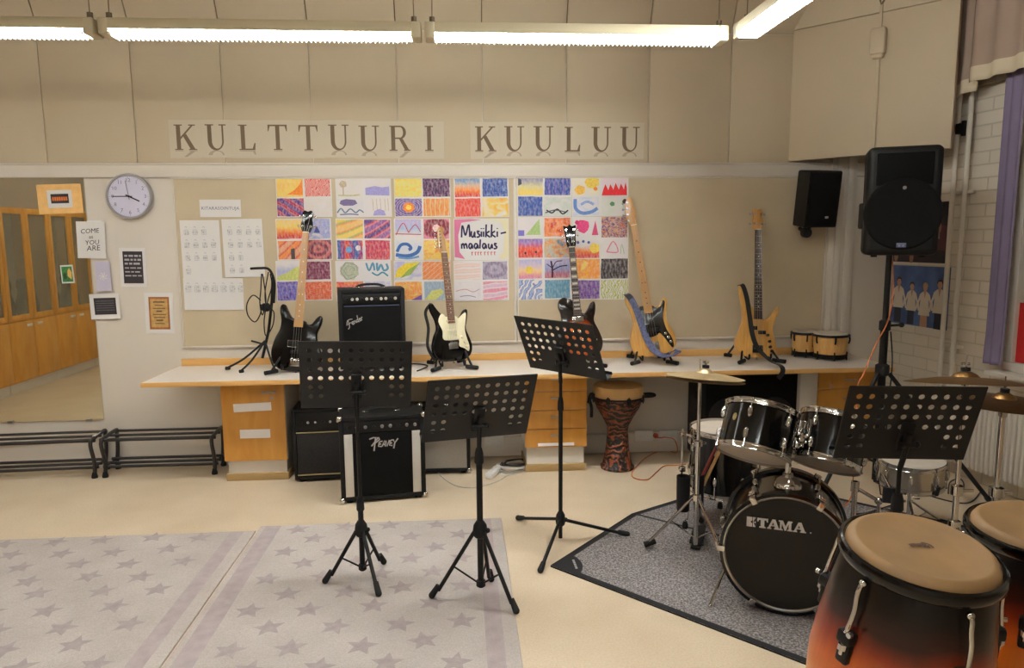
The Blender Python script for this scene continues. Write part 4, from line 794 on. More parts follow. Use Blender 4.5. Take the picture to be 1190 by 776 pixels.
# broad black bass cabinet under the right half
m = None
sx0, sx1 = atY(813, 460, 5.0).x, atY(931, 460, 5.0).x-.01
t = thing('speaker_cabinet', 'broad black bass cabinet under the worktop behind the drums', 'speaker cabinet', ((sx0+sx1)/2, 4.98, 0)); w = sx1-sx0-.03
m = MB(); m.box((0, .17, .355), (w, .33, .66), bev=.012); m.build('body', VINYL, t)
m = MB(); m.box((0, .0, .355), (w-.05, .012, .60), bev=.004); m.build('grille', CLOTHB, t)
for s in (-1, 1):
    m = MB(); m.lathe([(.14, 0), (.145, .006), (.135, .010), (.06, .004), (.03, .008), (.0005, .010)], 32, Matrix.Translation((s*w*.24, -.006, .36)) @ Matrix.Rotation(pi/2, 4, 'X')); m.build('driver', BLKMAT, t)
    for y in (.05, .28): m = MB(); m.cyl((s*(w/2-.06), y, 0), (s*(w/2-.06), y, .026), .022); m.build('foot', RUB, t)
    m = MB(); m.box((s*(w/2+.001), .17, .5), (.006, .12, .06), bev=.003); m.build('side_handle', RUB, t)
# ------------------------------------------------------------------ power strip and cables on the floor
sp_ = atZ(576, 553); t = thing('power_strip', 'white power strip lying among cables below the worktop', 'power strip', (sp_.x, sp_.y+.05, 0), (0, 0, R_(66)))
m = MB(); m.box((0, 0, .022), (.27, .055, .040), bev=.008); m.build('body', WHPL, t)
for k in range(3): m = MB(); m.lathe([(.02, 0), (.02, .003), (.016, .003), (.015, -.002)], 16, Matrix.Translation((-.075+.075*k, 0, .042))); m.build('outlet', WHPL, t)
WHC = mat('white_cable', C(206, 200, 190), .5); GRC = mat('grey_cable', C(150, 140, 126), .5)
def cable(name, label, pts, r, mt, cat='cable', sm=6, group=None):
    c = V(pts[0]); c.z = min(V(p).z for p in pts)-r; m = MB(); m.tube([V(p)-c for p in pts], r, 8, sm=sm); return tag(m.build(name, mt, loc=c), label, cat, group)
def fl3(px, z=.006): p = atZ(px[0], px[1], 0); return (p.x, p.y, z)
random.seed(5)
base = V((sp_.x+.12, sp_.y+.12, 0))
for k, (mt, lab) in enumerate(((WHC, 'white cable coiled loosely nearest the drawer unit'), (GRC, 'grey cable coiled behind the white power strip'), (WHC, 'white cable looped over the power strip end'), (BLK, 'black cable coiled among the white ones by the power strip'))):
    pts = []
    for i in range(20):
        a = i*.9+k; rr = .10+.035*sin(i*1.7+k*2)
        pts.append((base.x+(.02*k-.02)+rr*1.15*cos(a), base.y+.02*k+rr*.75*sin(a)-.02, .008+.012*k+.006*sin(i*.9)))
    cable('coiled_cable', lab, pts, .0045, mt, 'cable', 5, 'cables heaped by the power strip')
q = [fl3((496, 528), .10), fl3((500, 538), .03), fl3((512, 553)), fl3((530, 565)), fl3((552, 567)), fl3((575, 561)), fl3((590, 553))]
cable('mains_cable', 'grey white cable curving over the floor from the front amplifier', q, .004, WHC)
# orange extension cable and its plug by the djembe
sk = onwall(766, 505.5, .055)
q = [V((sk.x+.03, sk.y-.06, sk.z)), V((sk.x+.10, sk.y-.07, sk.z-.02)), V((sk.x+.12, sk.y-.08, .03))]+[V(fl3(p, .005)) for p in ((772, 523), (758, 528), (746, 536), (735, 549), (737, 556), (752, 558), (763, 549), (772, 542), (786, 541), (797, 540))]
c = V((sk.x, sk.y-.06, 0)); m = MB(); m.tube([p-c for p in q], .004, 8, sm=6); o = tag(m.build('extension_cable', ORANGEC, loc=c), 'orange extension cable plugged in beside the djembe and snaking on the floor', 'cable')
m = MB(); m.lathe([(.020, 0), (.020, .02), (.014, .035), (.006, .05)], 16, Matrix.Translation(V((-.03, .060, sk.z))) @ Matrix.Rotation(pi/2, 4, 'X')); m.tube([(-.03, -.005, sk.z), (0, -.01, sk.z), (.03, 0, sk.z)], .005, 8, sm=3); m.build('plug', mat('red_orange_plug', C(196, 80, 44), .5), o)
# ------------------------------------------------------------------ guitars
SUNB, nt, b = newmat('tobacco_sunburst'); L = nt.links
tc = node(nt, 'ShaderNodeTexCoord'); mp = node(nt, 'ShaderNodeMapping'); mp.inputs['Location'].default_value = (0, 0, -.115); mp.inputs['Scale'].default_value = (1., .01, .78)
ln = node(nt, 'ShaderNodeVectorMath', operation='LENGTH'); L.new(tc.outputs['Object'], mp.inputs['Vector']); L.new(mp.outputs['Vector'], ln.inputs[0])
r = ramp(nt, [(.05, C(200, 104, 40)), (.10, C(150, 62, 24)), (.125, C(20, 10, 9)), (1, C(12, 9, 9))]); L.new(ln.outputs['Value'], r.inputs['Fac']); L.new(r.outputs['Color'], b.inputs['Base Color']); b.inputs['Roughness'].default_value = .12; b.inputs['Coat Weight'].default_value = .6
BODY = {
 'pbass': [(0, 0), (-.09, .006), (-.145, .04), (-.165, .11), (-.148, .19), (-.122, .255), (-.128, .33), (-.150, .41), (-.148, .462), (-.125, .475), (-.098, .435), (-.065, .39), (-.036, .372), (.036, .368), (.058, .352), (.090, .360), (.118, .400), (.140, .405), (.148, .37), (.130, .30), (.124, .24), (.150, .17), (.165, .11), (.150, .045), (.09, .008)],
 'bbass': [(0, 0), (-.10, .006), (-.158, .05), (-.178, .125), (-.160, .215), (-.130, .285), (-.125, .35), (-.138, .41), (-.134, .452), (-.108, .458), (-.085, .42), (-.060, .38), (-.036, .365), (.036, .352), (.055, .332), (.085, .335), (.118, .378), (.142, .395), (.156, .375), (.150, .33), (.128, .27), (.135, .21), (.165, .14), (.172, .085), (.150, .035), (.09, .006)],
 'strat': [(0, 0), (-.085, .006), (-.140, .04), (-.158, .105), (-.138, .18), (-.110, .235), (-.115, .295), (-.142, .36), (-.148, .405), (-.128, .415), (-.10, .375), (-.065, .335), (-.036, .322), (.034, .322), (.055, .305), (.085, .312), (.115, .350), (.135, .362), (.145, .345), (.132, .28), (.118, .225), (.140, .16), (.155, .10), (.138, .04), (.085, .006)],
 'single': [(0, 0), (-.09, .006), (-.15, .05), (-.168, .12), (-.148, .20), (-.118, .265), (-.118, .33), (-.132, .385), (-.120, .43), (-.085, .448), (-.045, .435), (-.030, .425), (.030, .36), (.034, .335), (.05, .325), (.075, .348), (.105, .395), (.128, .405), (.138, .38), (.132, .33), (.118, .27), (.146, .20), (.168, .12), (.15, .05), (.09, .006)],
 'modern': [(0, 0), (-.07, .004), (-.13, .028), (-.165, .085), (-.155, .15), (-.125, .215), (-.108, .28), (-.115, .36), (-.128, .44), (-.135, .50), (-.122, .53), (-.100, .515), (-.078, .455), (-.052, .385), (-.034, .36), (.034, .30), (.055, .275), (.085, .292), (.120, .335), (.155, .375), (.165, .372), (.158, .33), (.128, .265), (.115, .205), (.130, .14), (.138, .085), (.118, .03), (.07, .005)],
}
HEAD = {
 'four_inline': [(-.022, 0), (-.034, .03), (-.044, .06), (-.040, .13), (-.030, .175), (-.012, .205), (.012, .208), (.024, .185), (.020, .150), (.030, .115), (.026, .05), (.022, 0)],
 'two_two': [(-.021, 0), (-.036, .03), (-.042, .06), (-.034, .10), (-.038, .135), (-.024, .158), (0, .150), (.024, .158), (.038, .135), (.034, .10), (.042, .06), (.036, .03), (.021, 0)],
 'six_inline': [(-.021, 0), (-.036, .03), (-.034, .07), (-.030, .12), (-.026, .155), (-.010, .185), (.014, .188), (.026, .165), (.016, .14), (.026, .10), (.022, .04), (.021, 0)],
 'three_three': [(-.021, 0), (-.034, .03), (-.036, .07), (-.043, .14), (-.045, .165), (-.018, .158), (0, .172), (.018, .158), (.045, .165), (.043, .14), (.036, .07), (.034, .03), (.021, 0)],
}
def guitar(label, body, head, nut, nstr, loc, lean, roll, yaw, bodym, neckm, fbm, headm, guard=None, pick=(), bridge_z=.10, dots=MAPLE, fr_n=20, knobs=(), binding=None, joint=.36, thick=.040, block=False, guardm=None, bridgem=CHROME, name='electric_guitar', cat='guitar', peg=CHROME):
    t = thing(name, label, cat, loc); t.rotation_euler = (Matrix.Rotation(R_(yaw), 4, 'Z') @ Matrix.Rotation(R_(-lean), 4, 'X') @ Matrix.Rotation(R_(roll), 4, 'Y')).to_euler()
    out = [(p.x, p.y) for p in smooth_path([V((x, z, 0)) for x, z in BODY[body]], 4, True)]
    m = MB(); m.prism(out, 0, thick, bev=.007); m.build('body', bodym, t, sharp=60)
    if binding:
        m = MB(); m.tube([(x, .004, z) for x, z in out], .003, 6, True); m.build('binding', binding, t)
    wb, wn = (.031, .021) if nstr == 4 else (.028, .0215)
    z0 = joint-.03; zfb = joint-.055 if not block else joint-.08
    m = MB()
    A = m.ring([(-wb*.9, .0, z0), (-wb*.5, .014, z0), (wb*.5, .014, z0), (wb*.9, .0, z0), (wb*.9, -.006, z0), (-wb*.9, -.006, z0)])
    B = m.ring([(-wn, .004, nut), (-wn*.5, .016, nut), (wn*.5, .016, nut), (wn, .004, nut), (wn, -.006, nut), (-wn, -.006, nut)]); m.bridge(A, B); m.f(A); m.f(B[::-1]); m.build('neck', neckm, t)
    m = MB(); zz = nut-bridge_z
    A = m.ring([(-wb, -.006, zfb), (wb, -.006, zfb), (wb, -.012, zfb), (-wb, -.012, zfb)]); B = m.ring([(-wn, -.006, nut), (wn, -.006, nut), (wn, -.012, nut), (-wn, -.012, nut)]); m.bridge(A, B); m.f(A); m.f(B[::-1])
    W_ = lambda z: wb+(wn-wb)*(z-zfb)/(nut-zfb)
    fz = [nut]
    m.mi = 1
    for k in range(1, fr_n+1):
        z = nut-zz*(1-2**(-k/12)); 
        if z < zfb: break
        fz.append(z); m.box((0, -.0125, z), (2*W_(z), .0022, .0028))
    m.mi = 2
    for k in (3, 5, 7, 9, 12, 15, 17, 19):
        if k < len(fz):
            zc = (fz[k]+fz[k-1])/2
            if block: m.box((0, -.0122, zc), (W_(zc)*1.5, .001, (fz[k-1]-fz[k])*.62))
            else:
                for s in ((0,) if k != 12 else (-.012, .012)): m.cyl((s, -.0118, zc), (s, -.0128, zc), .0042, n=10)
    m.build('fretboard', [fbm, STEEL, dots], t)
    hs = [(p.x, p.y) for p in smooth_path([V((x, z, 0)) for x, z in HEAD[head]], 3, True)]
    T = Matrix.Translation((0, 0, nut)) @ Matrix.Rotation(R_(-7 if head == 'three_three' else -2), 4, 'X')
    m = MB(T); m.prism(hs, .000, .013, bev=.002); hd = m.build('headstock', headm, t, sharp=60)
    m = MB(T); m.box((0, -.006, .002), (2*wn, .012, .006)); m.build('nut', CREAM, t)
    hl = max(z for x, z in HEAD[head])
    if head in ('four_inline', 'six_inline'): pegs = [(-1, .04+k*(hl-.075)/(nstr-1)) for k in range(nstr)]
    else: pegs = [(s, .045+k*(hl-.085)/(nstr//2-1)) for s in (-1, 1) for k in range(nstr//2)]
    edge = lambda z, s: (max if s > 0 else min)([x for x, zz_ in hs if abs(zz_-z) < .02] or [s*.03])
    R0 = .009 if nstr == 4 else .006; posts = []
    for s, z in pegs:
        xe = edge(z, s); xp = xe-s*.014; posts.append((xp, z))
        m = MB(T); m.cyl((xp, .004, z), (xp, -.016, z), R0*.62, n=10); m.cyl((xp, -.0005, z), (xp, -.003, z), R0*1.05, n=12); m.cyl((xe-s*.008, .010, z), (xe+s*.012, .010, z), .0028, n=8)
        m.ball((xe+s*.017, .010, z), R0*.95, (.75, .45, 1.15), 10); m.build('tuning_peg', peg, hd)
    if guard:
        gp = [(p.x, p.y) for p in smooth_path([V((x, z, 0)) for x, z in guard], 3, True)]
        m = MB(); m.prism(gp, -.0035, .0005, bev=.0008); m.build('pickguard', guardm, t, sharp=60)
    for px_, pz, pw, ph, pm in pick:
        m = MB(); m.box((px_, -.006, pz), (pw, .012, ph), bev=.004)
        for k in range(nstr if pw > .06 else 2): m.cyl((px_-pw*.38+pw*.76*k/max(1, (nstr if pw > .06 else 2)-1), -.011, pz), (px_-pw*.38+pw*.76*k/max(1, (nstr if pw > .06 else 2)-1), -.0135, pz), .0028, n=8)
        m.build('pickup', pm, t)
    sw = .028 if nstr == 4 else .026
    m = MB(); m.box((0, -.003, bridge_z-.012), (sw*2+.022, .006, .055 if nstr == 4 else .04), bev=.002)
    for k in range(nstr): m.box((-sw+2*sw*k/(nstr-1), -.009, bridge_z), (.008, .010, .026), bev=.002)
    m.build('bridge', bridgem, t)
    for k in range(nstr):
        xb_ = -sw+2*sw*k/(nstr-1); xn = (-wn+.005)+2*(wn-.005)*k/(nstr-1)
        px_, pz = sorted(posts, key=lambda q: q[0])[k] if head not in ('four_inline', 'six_inline') else sorted(posts, key=lambda q: q[1])[k]
        e = T @ V((px_, -.012, pz))
        m = MB(); m.tube([(xb_, -.016, bridge_z-.015), (xn, -.0155, nut), e], .0011 if nstr == 4 else .0007, 5); m.build('string', STEEL, t)
    for kx, kz, km in knobs:
        m = MB(); m.lathe([(.011, 0), (.0105, .014), (.008, .016), (.0005, .016)], 16, Matrix.Translation((kx, -.002, kz)) @ Matrix.Rotation(pi/2, 4, 'X')); m.build('control_knob', km, t)
    m = MB(); m.lathe([(.004, 0), (.004, .008), (.009, .010), (.009, .014), (.0005, .015)], 12, Matrix.Translation((0, thick/2, .001)) @ Matrix.Rotation(pi, 4, 'X')); m.build('strap_button', CHROME, t)
    return t
def gstand(label, loc, yaw, wd=.30, z=.0):
    """low A-frame guitar stand: four splayed legs with rubber feet and two cradle arms"""
    t = thing('guitar_stand', label, 'guitar stand', loc, (0, 0, R_(yaw)), 'guitar stands on the worktop')
    for s in (-1, 1):
        m = MB(); m.tube([(s*.055, .085, .24), (s*.10, .0, .115), (s*wd/2, -.085, .022)], .008, 8, sm=3); lg = m.build('leg', BLK, t)
        m = MB(); m.cyl((s*(wd/2-.035), -.055, .021), (s*(wd/2+.030), -.125, .020), .0145, n=12); m.build('rubber_foot', RUB, lg)
        m = MB(); m.tube([(s*.055, .085, .24), (s*.085, .16, .12), (s*(wd/2-.02), .23, .02)], .008, 8, sm=3); lg = m.build('leg', BLK, t)
        m = MB(); m.cyl((s*(wd/2-.04), .205, .016), (s*(wd/2+.0), .245, .016), .0145, n=12); m.build('rubber_foot', RUB, lg)
        m = MB(); m.tube([(s*.095, .02, .10), (s*.085, -.02, .045), (s*.080, -.075, .036), (s*.080, -.082, .070)], .0075, 8, sm=4); m.build('cradle_arm', RUB, t)
    m = MB(); m.cyl((-.07, .085, .24), (.07, .085, .24), .011, n=12); m.build('hinge_bar', BLK, t)
    m = MB(); m.tube([(-.095, .012, .105), (0, .03, .11), (.095, .012, .105)], .006, 8, sm=3); m.build('cross_bar', BLK, t)
    return t
def base_at(px, py, Y): return atY(px, py, Y)
PKB = mat('black_pickup', C(14, 14, 14), .35); GUARDB = mat('black_pickguard', C(12, 11, 11), .2, coat=.4)
pwh = lambda z: [(-.034, z+.016, .056, .028, PKB), (.030, z-.016, .056, .028, PKB)]
# 1 black bass, far left
p = base_at(343, 431.5, 4.955)
guitar('glossy black electric bass with maple neck on the left of the worktop', 'bbass', 'two_two', .968, 4, p, 10.5, 4.2, -3, BLKGL, MAPLE, MAPLE, BLKGL, pick=[(-.028, .19, .062, .034, PKB), (.03, .162, .062, .034, PKB), (0, .105+.03, .085, .022, PKB)], dots=mat('pearl_inlay', C(222, 216, 200), .3), bridge_z=.075, knobs=((.105, .12, CHROME), (.125, .08, CHROME)), name='electric_bass', cat='bass guitar', joint=.362)
bbx = [o for o in bpy.data.objects if o.name == 'electric_bass'][0]
m = MB()
for s, z, x in ((1, .205, -.028), (1, .178, .03)):
    a, b = .037, .022
    for (x0, z0, x1, z1) in ((x-a, z-b-.015, x+a, z-b-.015), (x-a, z+b-.015, x+a, z+b-.015), (x-a, z-b-.015, x-a, z+b-.015), (x+a, z-b-.015, x+a, z+b-.015)): m.cyl((x0, -.002, z0), (x1, -.002, z1), .0028, n=6)
m.build('pickup_ring', CHROME, bbx)
gstand('black A-frame stand under the black bass at the left', (p.x+.0, 4.99, ZT), 0, .30)
# 2 black and cream guitar
p = base_at(523, 421, 4.965)
GU = [(-.10, .285), (-.075, .335), (-.050, .33), (-.038, .318), (.036, .318), (.058, .300), (.085, .318), (.118, .338), (.126, .325), (.116, .27), (.104, .22), (.112, .16), (.128, .10), (.118, .062), (.085, .085), (.045, .105), (.044, .150), (-.052, .150), (-.078, .17), (-.075, .22)]
gt = guitar('black electric guitar with cream pickguard beside the tall amplifier', 'strat', 'six_inline', .768, 6, p+V((.035, 0, .008)), 11, .6, 30, BLKGL, MAPLE, woodmat('brown_fretboard', C(110, 66, 40), C(140, 90, 56), .45, (60, 60, 6)), MAPLE, guard=GU, guardm=CREAM, pick=[(0, .285, .072, .018, CREAM), (0, .215, .072, .018, CREAM), (0, .165, .08, .034, CREAM)], dots=CREAM, bridge_z=.120, fr_n=22, knobs=((.075, .165, CREAM), (.092, .128, CREAM), (.105, .095, CREAM)), joint=.322, bridgem=STEEL)
m = MB(); m.tube([(-.130, .02, .415), (-.165, .05, .36), (-.150, .06, .25), (-.175, .05, .12), (-.14, .03, .02)], lambda t: .011, 8, sm=5); m.build('strap', BLKMAT, gt)
gstand('black A-frame stand under the black and cream guitar', (p.x+.01, 5.0, ZT), 12, .26)
# 3 single cutaway sunburst guitar behind the music stand
p = V((atY(675, 420, 4.97).x, 4.965, ZT+.055))
guitar('dark sunburst single cutaway guitar behind the tilted music stand', 'single', 'three_three', .80, 6, p, 10, -3.4, 0, SUNB, woodmat('mahogany', C(70, 34, 22), C(96, 48, 30), .3), ROSE, BLKGL, pick=[(0, .285, .085, .038, CHROME), (0, .185, .085, .038, CHROME)], dots=mat('pearl_block', C(214, 206, 186), .3), bridge_z=.13, fr_n=22, knobs=((.085, .10, CREAM), (.115, .13, CREAM), (.075, .06, CREAM), (.11, .08, CREAM)), joint=.385, block=True, thick=.045)
gstand('black A-frame stand under the sunburst guitar', (p.x, 5.0, ZT), 0, .27)
# 4 natural bass with black pickguard and a blue strap
p = base_at(762, 413.5, 5.02)
G4 = [(-.040, .372), (-.060, .36), (-.062, .30), (-.055, .25), (-.058, .16), (-.02, .14), (.03, .145), (.055, .16), (.085, .12), (.125, .045), (.142, .055), (.138, .11), (.112, .17), (.098, .24), (.105, .30), (.128, .37), (.118, .392), (.095, .352), (.058, .345), (.036, .362)]
p4 = guitar('natural wood bass with black pickguard and blue woven strap', 'pbass', 'four_inline', .962, 4, p, 9.5, -9.0, -6, ASH, MAPLE, MAPLE, MAPLE, guard=G4, guardm=GUARDB, pick=pwh(.205), dots=INK, bridge_z=.085, knobs=((.095, .150, CHROME), (.110, .118, CHROME), (.122, .086, CHROME)), name='electric_bass', cat='bass guitar', joint=.368, bridgem=STEEL, peg=STEEL)
BLUES = mat('blue_woven_strap', C(92, 96, 126), .9, var=.45, scale=60, bump=.2, bscale=300); LEA = mat('black_leather', C(26, 24, 26), .6)
def ribbon(m, pts, w, nrm, sm=6, th=.003):
    P = smooth_path(pts, sm); nr = [V(n) for n in nrm]; N = len(P); prev = None
    for i, q in enumerate(P):
        u = i/(N-1)*(len(nr)-1); k = min(int(u), len(nr)-2); n = (nr[k]*(1-(u-k))+nr[k+1]*(u-k)).normalized()
        d = (P[min(i+1, N-1)]-P[max(i-1, 0)]).normalized(); s = d.cross(n).normalized()*w/2
        r_ = m.ring([q-s, q+s, q+s+n*th, q-s+n*th])
        if prev: m.bridge(prev, r_)
        else: m.f(r_[::-1])
        prev = r_
    m.f(prev)
m = MB(); ribbon(m, [(-.135, .02, .478), (-.112, -.014, .44), (-.088, -.026, .36), (-.070, -.030, .25), (-.050, -.034, .14), (-.015, -.042, .05), (.03, -.075, .0), (.085, -.11, -.015), (.135, -.10, .0), (.15, -.06, .018), (.10, -.05, .012), (.05, -.085, -.022)], .046, [(0, -.3, 1), (0, -1, 0), (0, -1, 0), (0, -1, 0), (0, -1, .1), (0, -.8, .6), (0, -.3, 1), (0, -.2, 1), (.4, -.2, .9), (.1, 0, -1), (0, -.1, 1)])
m.build('strap', BLUES, p4)
m = MB(); ribbon(m, [(-.128, .005, .472), (-.125, -.010, .462), (-.110, -.024, .435)], .040, [(0, -.5, 1), (0, -1, .2), (0, -1, 0)]); m.build('strap_end', LEA, p4)
gstand('black A-frame stand under the bass with the blue strap', (p.x-.02, 5.06, ZT), -4, .27)
# 5 natural bass with dark neck
p = base_at(880.5, 415.5, 4.99)
p5 = guitar('natural wood bass with dark neck, long horn and black strap', 'modern', 'two_two', .935, 4, p, 10, 2.2, 0, ASH, woodmat('wenge_neck', C(60, 36, 26), C(80, 50, 36), .4), ROSE, ASH, pick=pwh(.20), dots=CREAM, bridge_z=.075, knobs=((.072, .165, PKB), (.085, .12, PKB), (.09, .08, PKB), (.102, .05, PKB)), name='electric_bass', cat='bass guitar', joint=.335, bridgem=PKB, peg=STEEL)
m = MB(); ribbon(m, [(-.135, .02, .525), (-.118, -.012, .52), (-.092, -.022, .43), (-.072, -.026, .30), (-.055, -.030, .18), (-.030, -.040, .09), (.0, -.08, .03), (.03, -.17, -.03), (.055, -.262, -.06), (.05, -.298, -.10), (.02, -.296, -.145)], .034, [(0, -.3, 1), (0, -1, .3), (0, -1, 0), (0, -1, 0), (0, -1, 0), (0, -1, .2), (0, -.7, .7), (0, -.3, 1), (0, -.3, 1), (0, -1, 0), (0, -1, 0)])
m.build('strap', LEA, p5)
gstand('black A-frame stand under the dark necked natural bass', (p.x+.0, 5.03, ZT), 0, .28)
# ------------------------------------------------------------------ bongos and microphone stand on the worktop
BT = thing('bongo_drums', 'pair of pale wood bongos with black rims on the worktop', 'bongo drums', (0, 0, 0))
for (px, py, r0, Yc, h) in ((964, 417, .122, 5.10, .185), (933.5, 412, .088, 5.235, .185)):
    c = atY(px, py, Yc); c.z = ZT+.0135; T = Matrix.Translation(c)
    m = MB(T); m.lathe([(r0*.88, .015), (r0*.99, h*.45), (r0*1.0, h*.7), (r0*.97, h*.93), (r0*.90, h*.95), (r0*.82, .02), (r0*.85, .015)], 40, cap=False); sh = m.build('shell', BONGOWOOD, BT)
    m = MB(T); m.lathe([(r0*.97, h*.93), (r0*.97, h*.985), (r0*.9, h*1.0), (.0005, h*.995)], 40, cap=False); m.build('head', SKIN, sh)
    m = MB(T); m.torus((0, 0, h*.90), r0*1.04, .009, n=40); m.build('rim', BLK, sh)
    m = MB(T); m.lathe([(r0*.90, .0), (r0*.94, .0), (r0*.96, .03), (r0*.91, .03)], 40, cap=False); m.build('bottom_ring', BLK, sh)
    for k in range(6):
        a = 2*pi*k/6+.3; ca, sa = cos(a), sin(a)
        m = MB(T); m.tube([(r0*1.06*ca, r0*1.06*sa, h*.92), (r0*1.10*ca, r0*1.10*sa, h*.75), (r0*1.04*ca, r0*1.04*sa, h*.60)], .006, 8, sm=3); m.build('tension_hook', BLK, sh); m = MB(T); m.cyl((r0*.97*ca, r0*.97*sa, -.012), (r0*.97*ca, r0*.97*sa, .05), .005, n=8); m.build('foot_post', BLK, sh)
c = atY(946, 405, 5.17); m = MB(); m.box((c.x, c.y-.01, ZT+.11), (.05, .05, .06), bev=.006); m.build('center_block', BLK, BT)
cq = atY(306, 425, 5.14); ms = thing('microphone_stand', 'small black microphone stand with folded boom on the worktop', 'microphone stand', (cq.x, 5.14, ZT))
loc_ = lambda x, y, Y=5.14: tuple(atY(x, y, Y)-V((cq.x, 5.14, ZT)))
m = MB(); m.tube([loc_(305, 416), loc_(312, 385), loc_(316, 350), loc_(317, 322)], .010, 10); m.build('pole', BLK, ms)
m = MB(); m.tube([loc_(291, 312), loc_(302, 311.5), loc_(311, 312), loc_(316, 318), loc_(319, 330), loc_(318, 352)], .009, 10, sm=4); m.build('boom', BLK, ms)
m = MB(); m.box(loc_(309, 357), (.05, .045, .06), bev=.012); m.cyl(loc_(303, 357), loc_(316, 357), .022); m.build('clutch', BLK, ms)
for e, Y in (((263, 424.5), 5.14), ((279, 426), 5.0), ((320, 430), 5.02)):
    a = loc_(308, 396); b_ = loc_(*e, Y); b_ = (b_[0], b_[1], .012)
    m = MB(); m.tube([a, tuple((V(a)*.45+V(b_)*.55)+V((0, 0, -.02))), b_], .0075, 8, sm=4); lg = m.build('leg', BLK, ms)
    m = MB(); d = (V(b_)-V(a)).normalized(); d.z = 0; m.cyl(V(b_)-d*.03, V(b_)+d*.008, .012, n=10); m.build('rubber_foot', RUB, lg)
m = MB(); m.tube([loc_(292, 396), loc_(303, 399), loc_(310, 402)], .007, 8, sm=2); m.build('locking_lever', BLK, ms)
c0 = V((cq.x, 5.14, ZT))
CB = BLK
for k, (pts, lab) in enumerate((([(304, 318), (303, 338), (302, 352), (305, 366), (309, 350), (307, 330), (305, 318)], 'black cable looped tightly down the microphone stand'), ([(303, 349), (294, 343), (287, 353), (288, 366), (296, 374), (302, 366), (304, 356)], 'black cable loop hanging out to the left of the microphone stand'), ([(312, 316), (308, 340), (310, 356), (318, 362), (317, 378), (309, 390), (307, 372), (311, 350), (316, 332), (314, 318)], 'black cable looped around the right of the microphone stand'))):
    P = [atY(x, y, 5.10-.012*k) for x, y in pts]; cc_ = V((P[0].x, P[0].y, ZT)); m = MB(); m.tube([q-cc_ for q in P], .0042, 7, sm=5); tag(m.build('cable_loop', CB, loc=cc_), lab, 'cable', 'cables on the microphone stand')
q = [atZ(485, 431, ZT+.005), atZ(497, 425, ZT+.005), atZ(478, 423, ZT+.005), atZ(468, 431, ZT+.005)]
q = [V((x.x, min(x.y, 5.25), ZT+.006)) for x in q]; cable('amplifier_cable', 'black cable lying on the worktop between the tall amplifier and the black and cream guitar', q, .005, BLK)
# ------------------------------------------------------------------ rugs and drum mat
def rug(label, x0, x1, y0, y1, bands, seed, xs0):
    base, nt, b = newmat('woven_rug'); L = nt.links
    tc = node(nt, 'ShaderNodeTexCoord'); n1 = node(nt, 'ShaderNodeTexNoise', i_Scale=3., i_Detail=5.); n2 = node(nt, 'ShaderNodeTexNoise', i_Scale=160., i_Detail=2.)
    r1 = ramp(nt, [(.3, C(182, 171, 163)), (.7, C(198, 188, 180))]); r2 = ramp(nt, [(.3, (.82, .82, .82, 1)), (.7, (1, 1, 1, 1))]); mx = node(nt, 'ShaderNodeMix', data_type='RGBA', blend_type='MULTIPLY'); mx.inputs['Factor'].default_value = 1
    for n, r in ((n1, r1), (n2, r2)): L.new(tc.outputs['Object'], n.inputs['Vector']); L.new(n.outputs['Fac'], r.inputs['Fac'])
    L.new(r1.outputs['Color'], mx.inputs['A']); L.new(r2.outputs['Color'], mx.inputs['B']); L.new(mx.outputs['Result'], b.inputs['Base Color']); b.inputs['Roughness'].default_value = .95
    bp = node(nt, 'ShaderNodeBump', i_Strength=.3, i_Distance=.004); L.new(n2.outputs['Fac'], bp.inputs['Height']); L.new(bp.outputs['Normal'], b.inputs['Normal'])
    star = mat('rug_star_grey', C(166, 153, 150), .95, var=.10, scale=30, bump=.3, bscale=160); band = mat('rug_band', C(172, 158, 156), .95, var=.08, scale=20, bump=.3, bscale=160)
    cx, cy = (x0+x1)/2, (y0+y1)/2; m = MB(); w, h = x1-x0, y1-y0
    m.box((0, 0, .005), (w, h, .010), bev=.003); rng = random.Random(seed)
    m.mi = 2
    for bx0, bx1 in bands: m.poly([(bx0-cx, -h/2+.01, .0103), (bx1-cx, -h/2+.01, .0103), (bx1-cx, h/2-.01, .0103), (bx0-cx, h/2-.01, .0103)])
    m.mi = 1; lo = min([b_[1] for b_ in bands if b_[1] < cx] or [x0])+.06; hi = max([b_[0] for b_ in bands if b_[0] > cx] or [x1])-.06
    k = 0; y = y1-.06
    while y > y0+.06:
        x = xs0+(.135 if k % 2 else 0)
        while x < hi:
            if x > lo:
                a0 = pi/2+rng.uniform(-.25, .25); q = .072; xx, yy = x+rng.uniform(-.015, .015)-cx, y+rng.uniform(-.015, .015)-cy
                m.poly([(xx+(q if i % 2 == 0 else q*.45)*cos(a0+i*pi/5), yy+(q if i % 2 == 0 else q*.45)*sin(a0+i*pi/5), .0104) for i in range(10)])
            x += .27
        k += 1; y -= .155
    return tag(m.build('rug', [base, star, band], loc=(cx, cy, 0), flat=True), label, 'rug')
rug('pale rug with grey stars on the left, cut by the edge of the photo', -3.2, -1.206, 1.7, 4.03, [(-1.345, -1.27)], 1, -3.1)
rug('pale rug with grey stars carrying two black music stands', -1.196, .213, 1.7, 4.095, [(-1.165, -1.075), (.075, .150)], 2, -.98)
MATG, nt, b = newmat('grey_felt_mat'); L = nt.links
tc = node(nt, 'ShaderNodeTexCoord'); n1 = node(nt, 'ShaderNodeTexNoise', i_Scale=110., i_Detail=3.); L.new(tc.outputs['Object'], n1.inputs['Vector'])
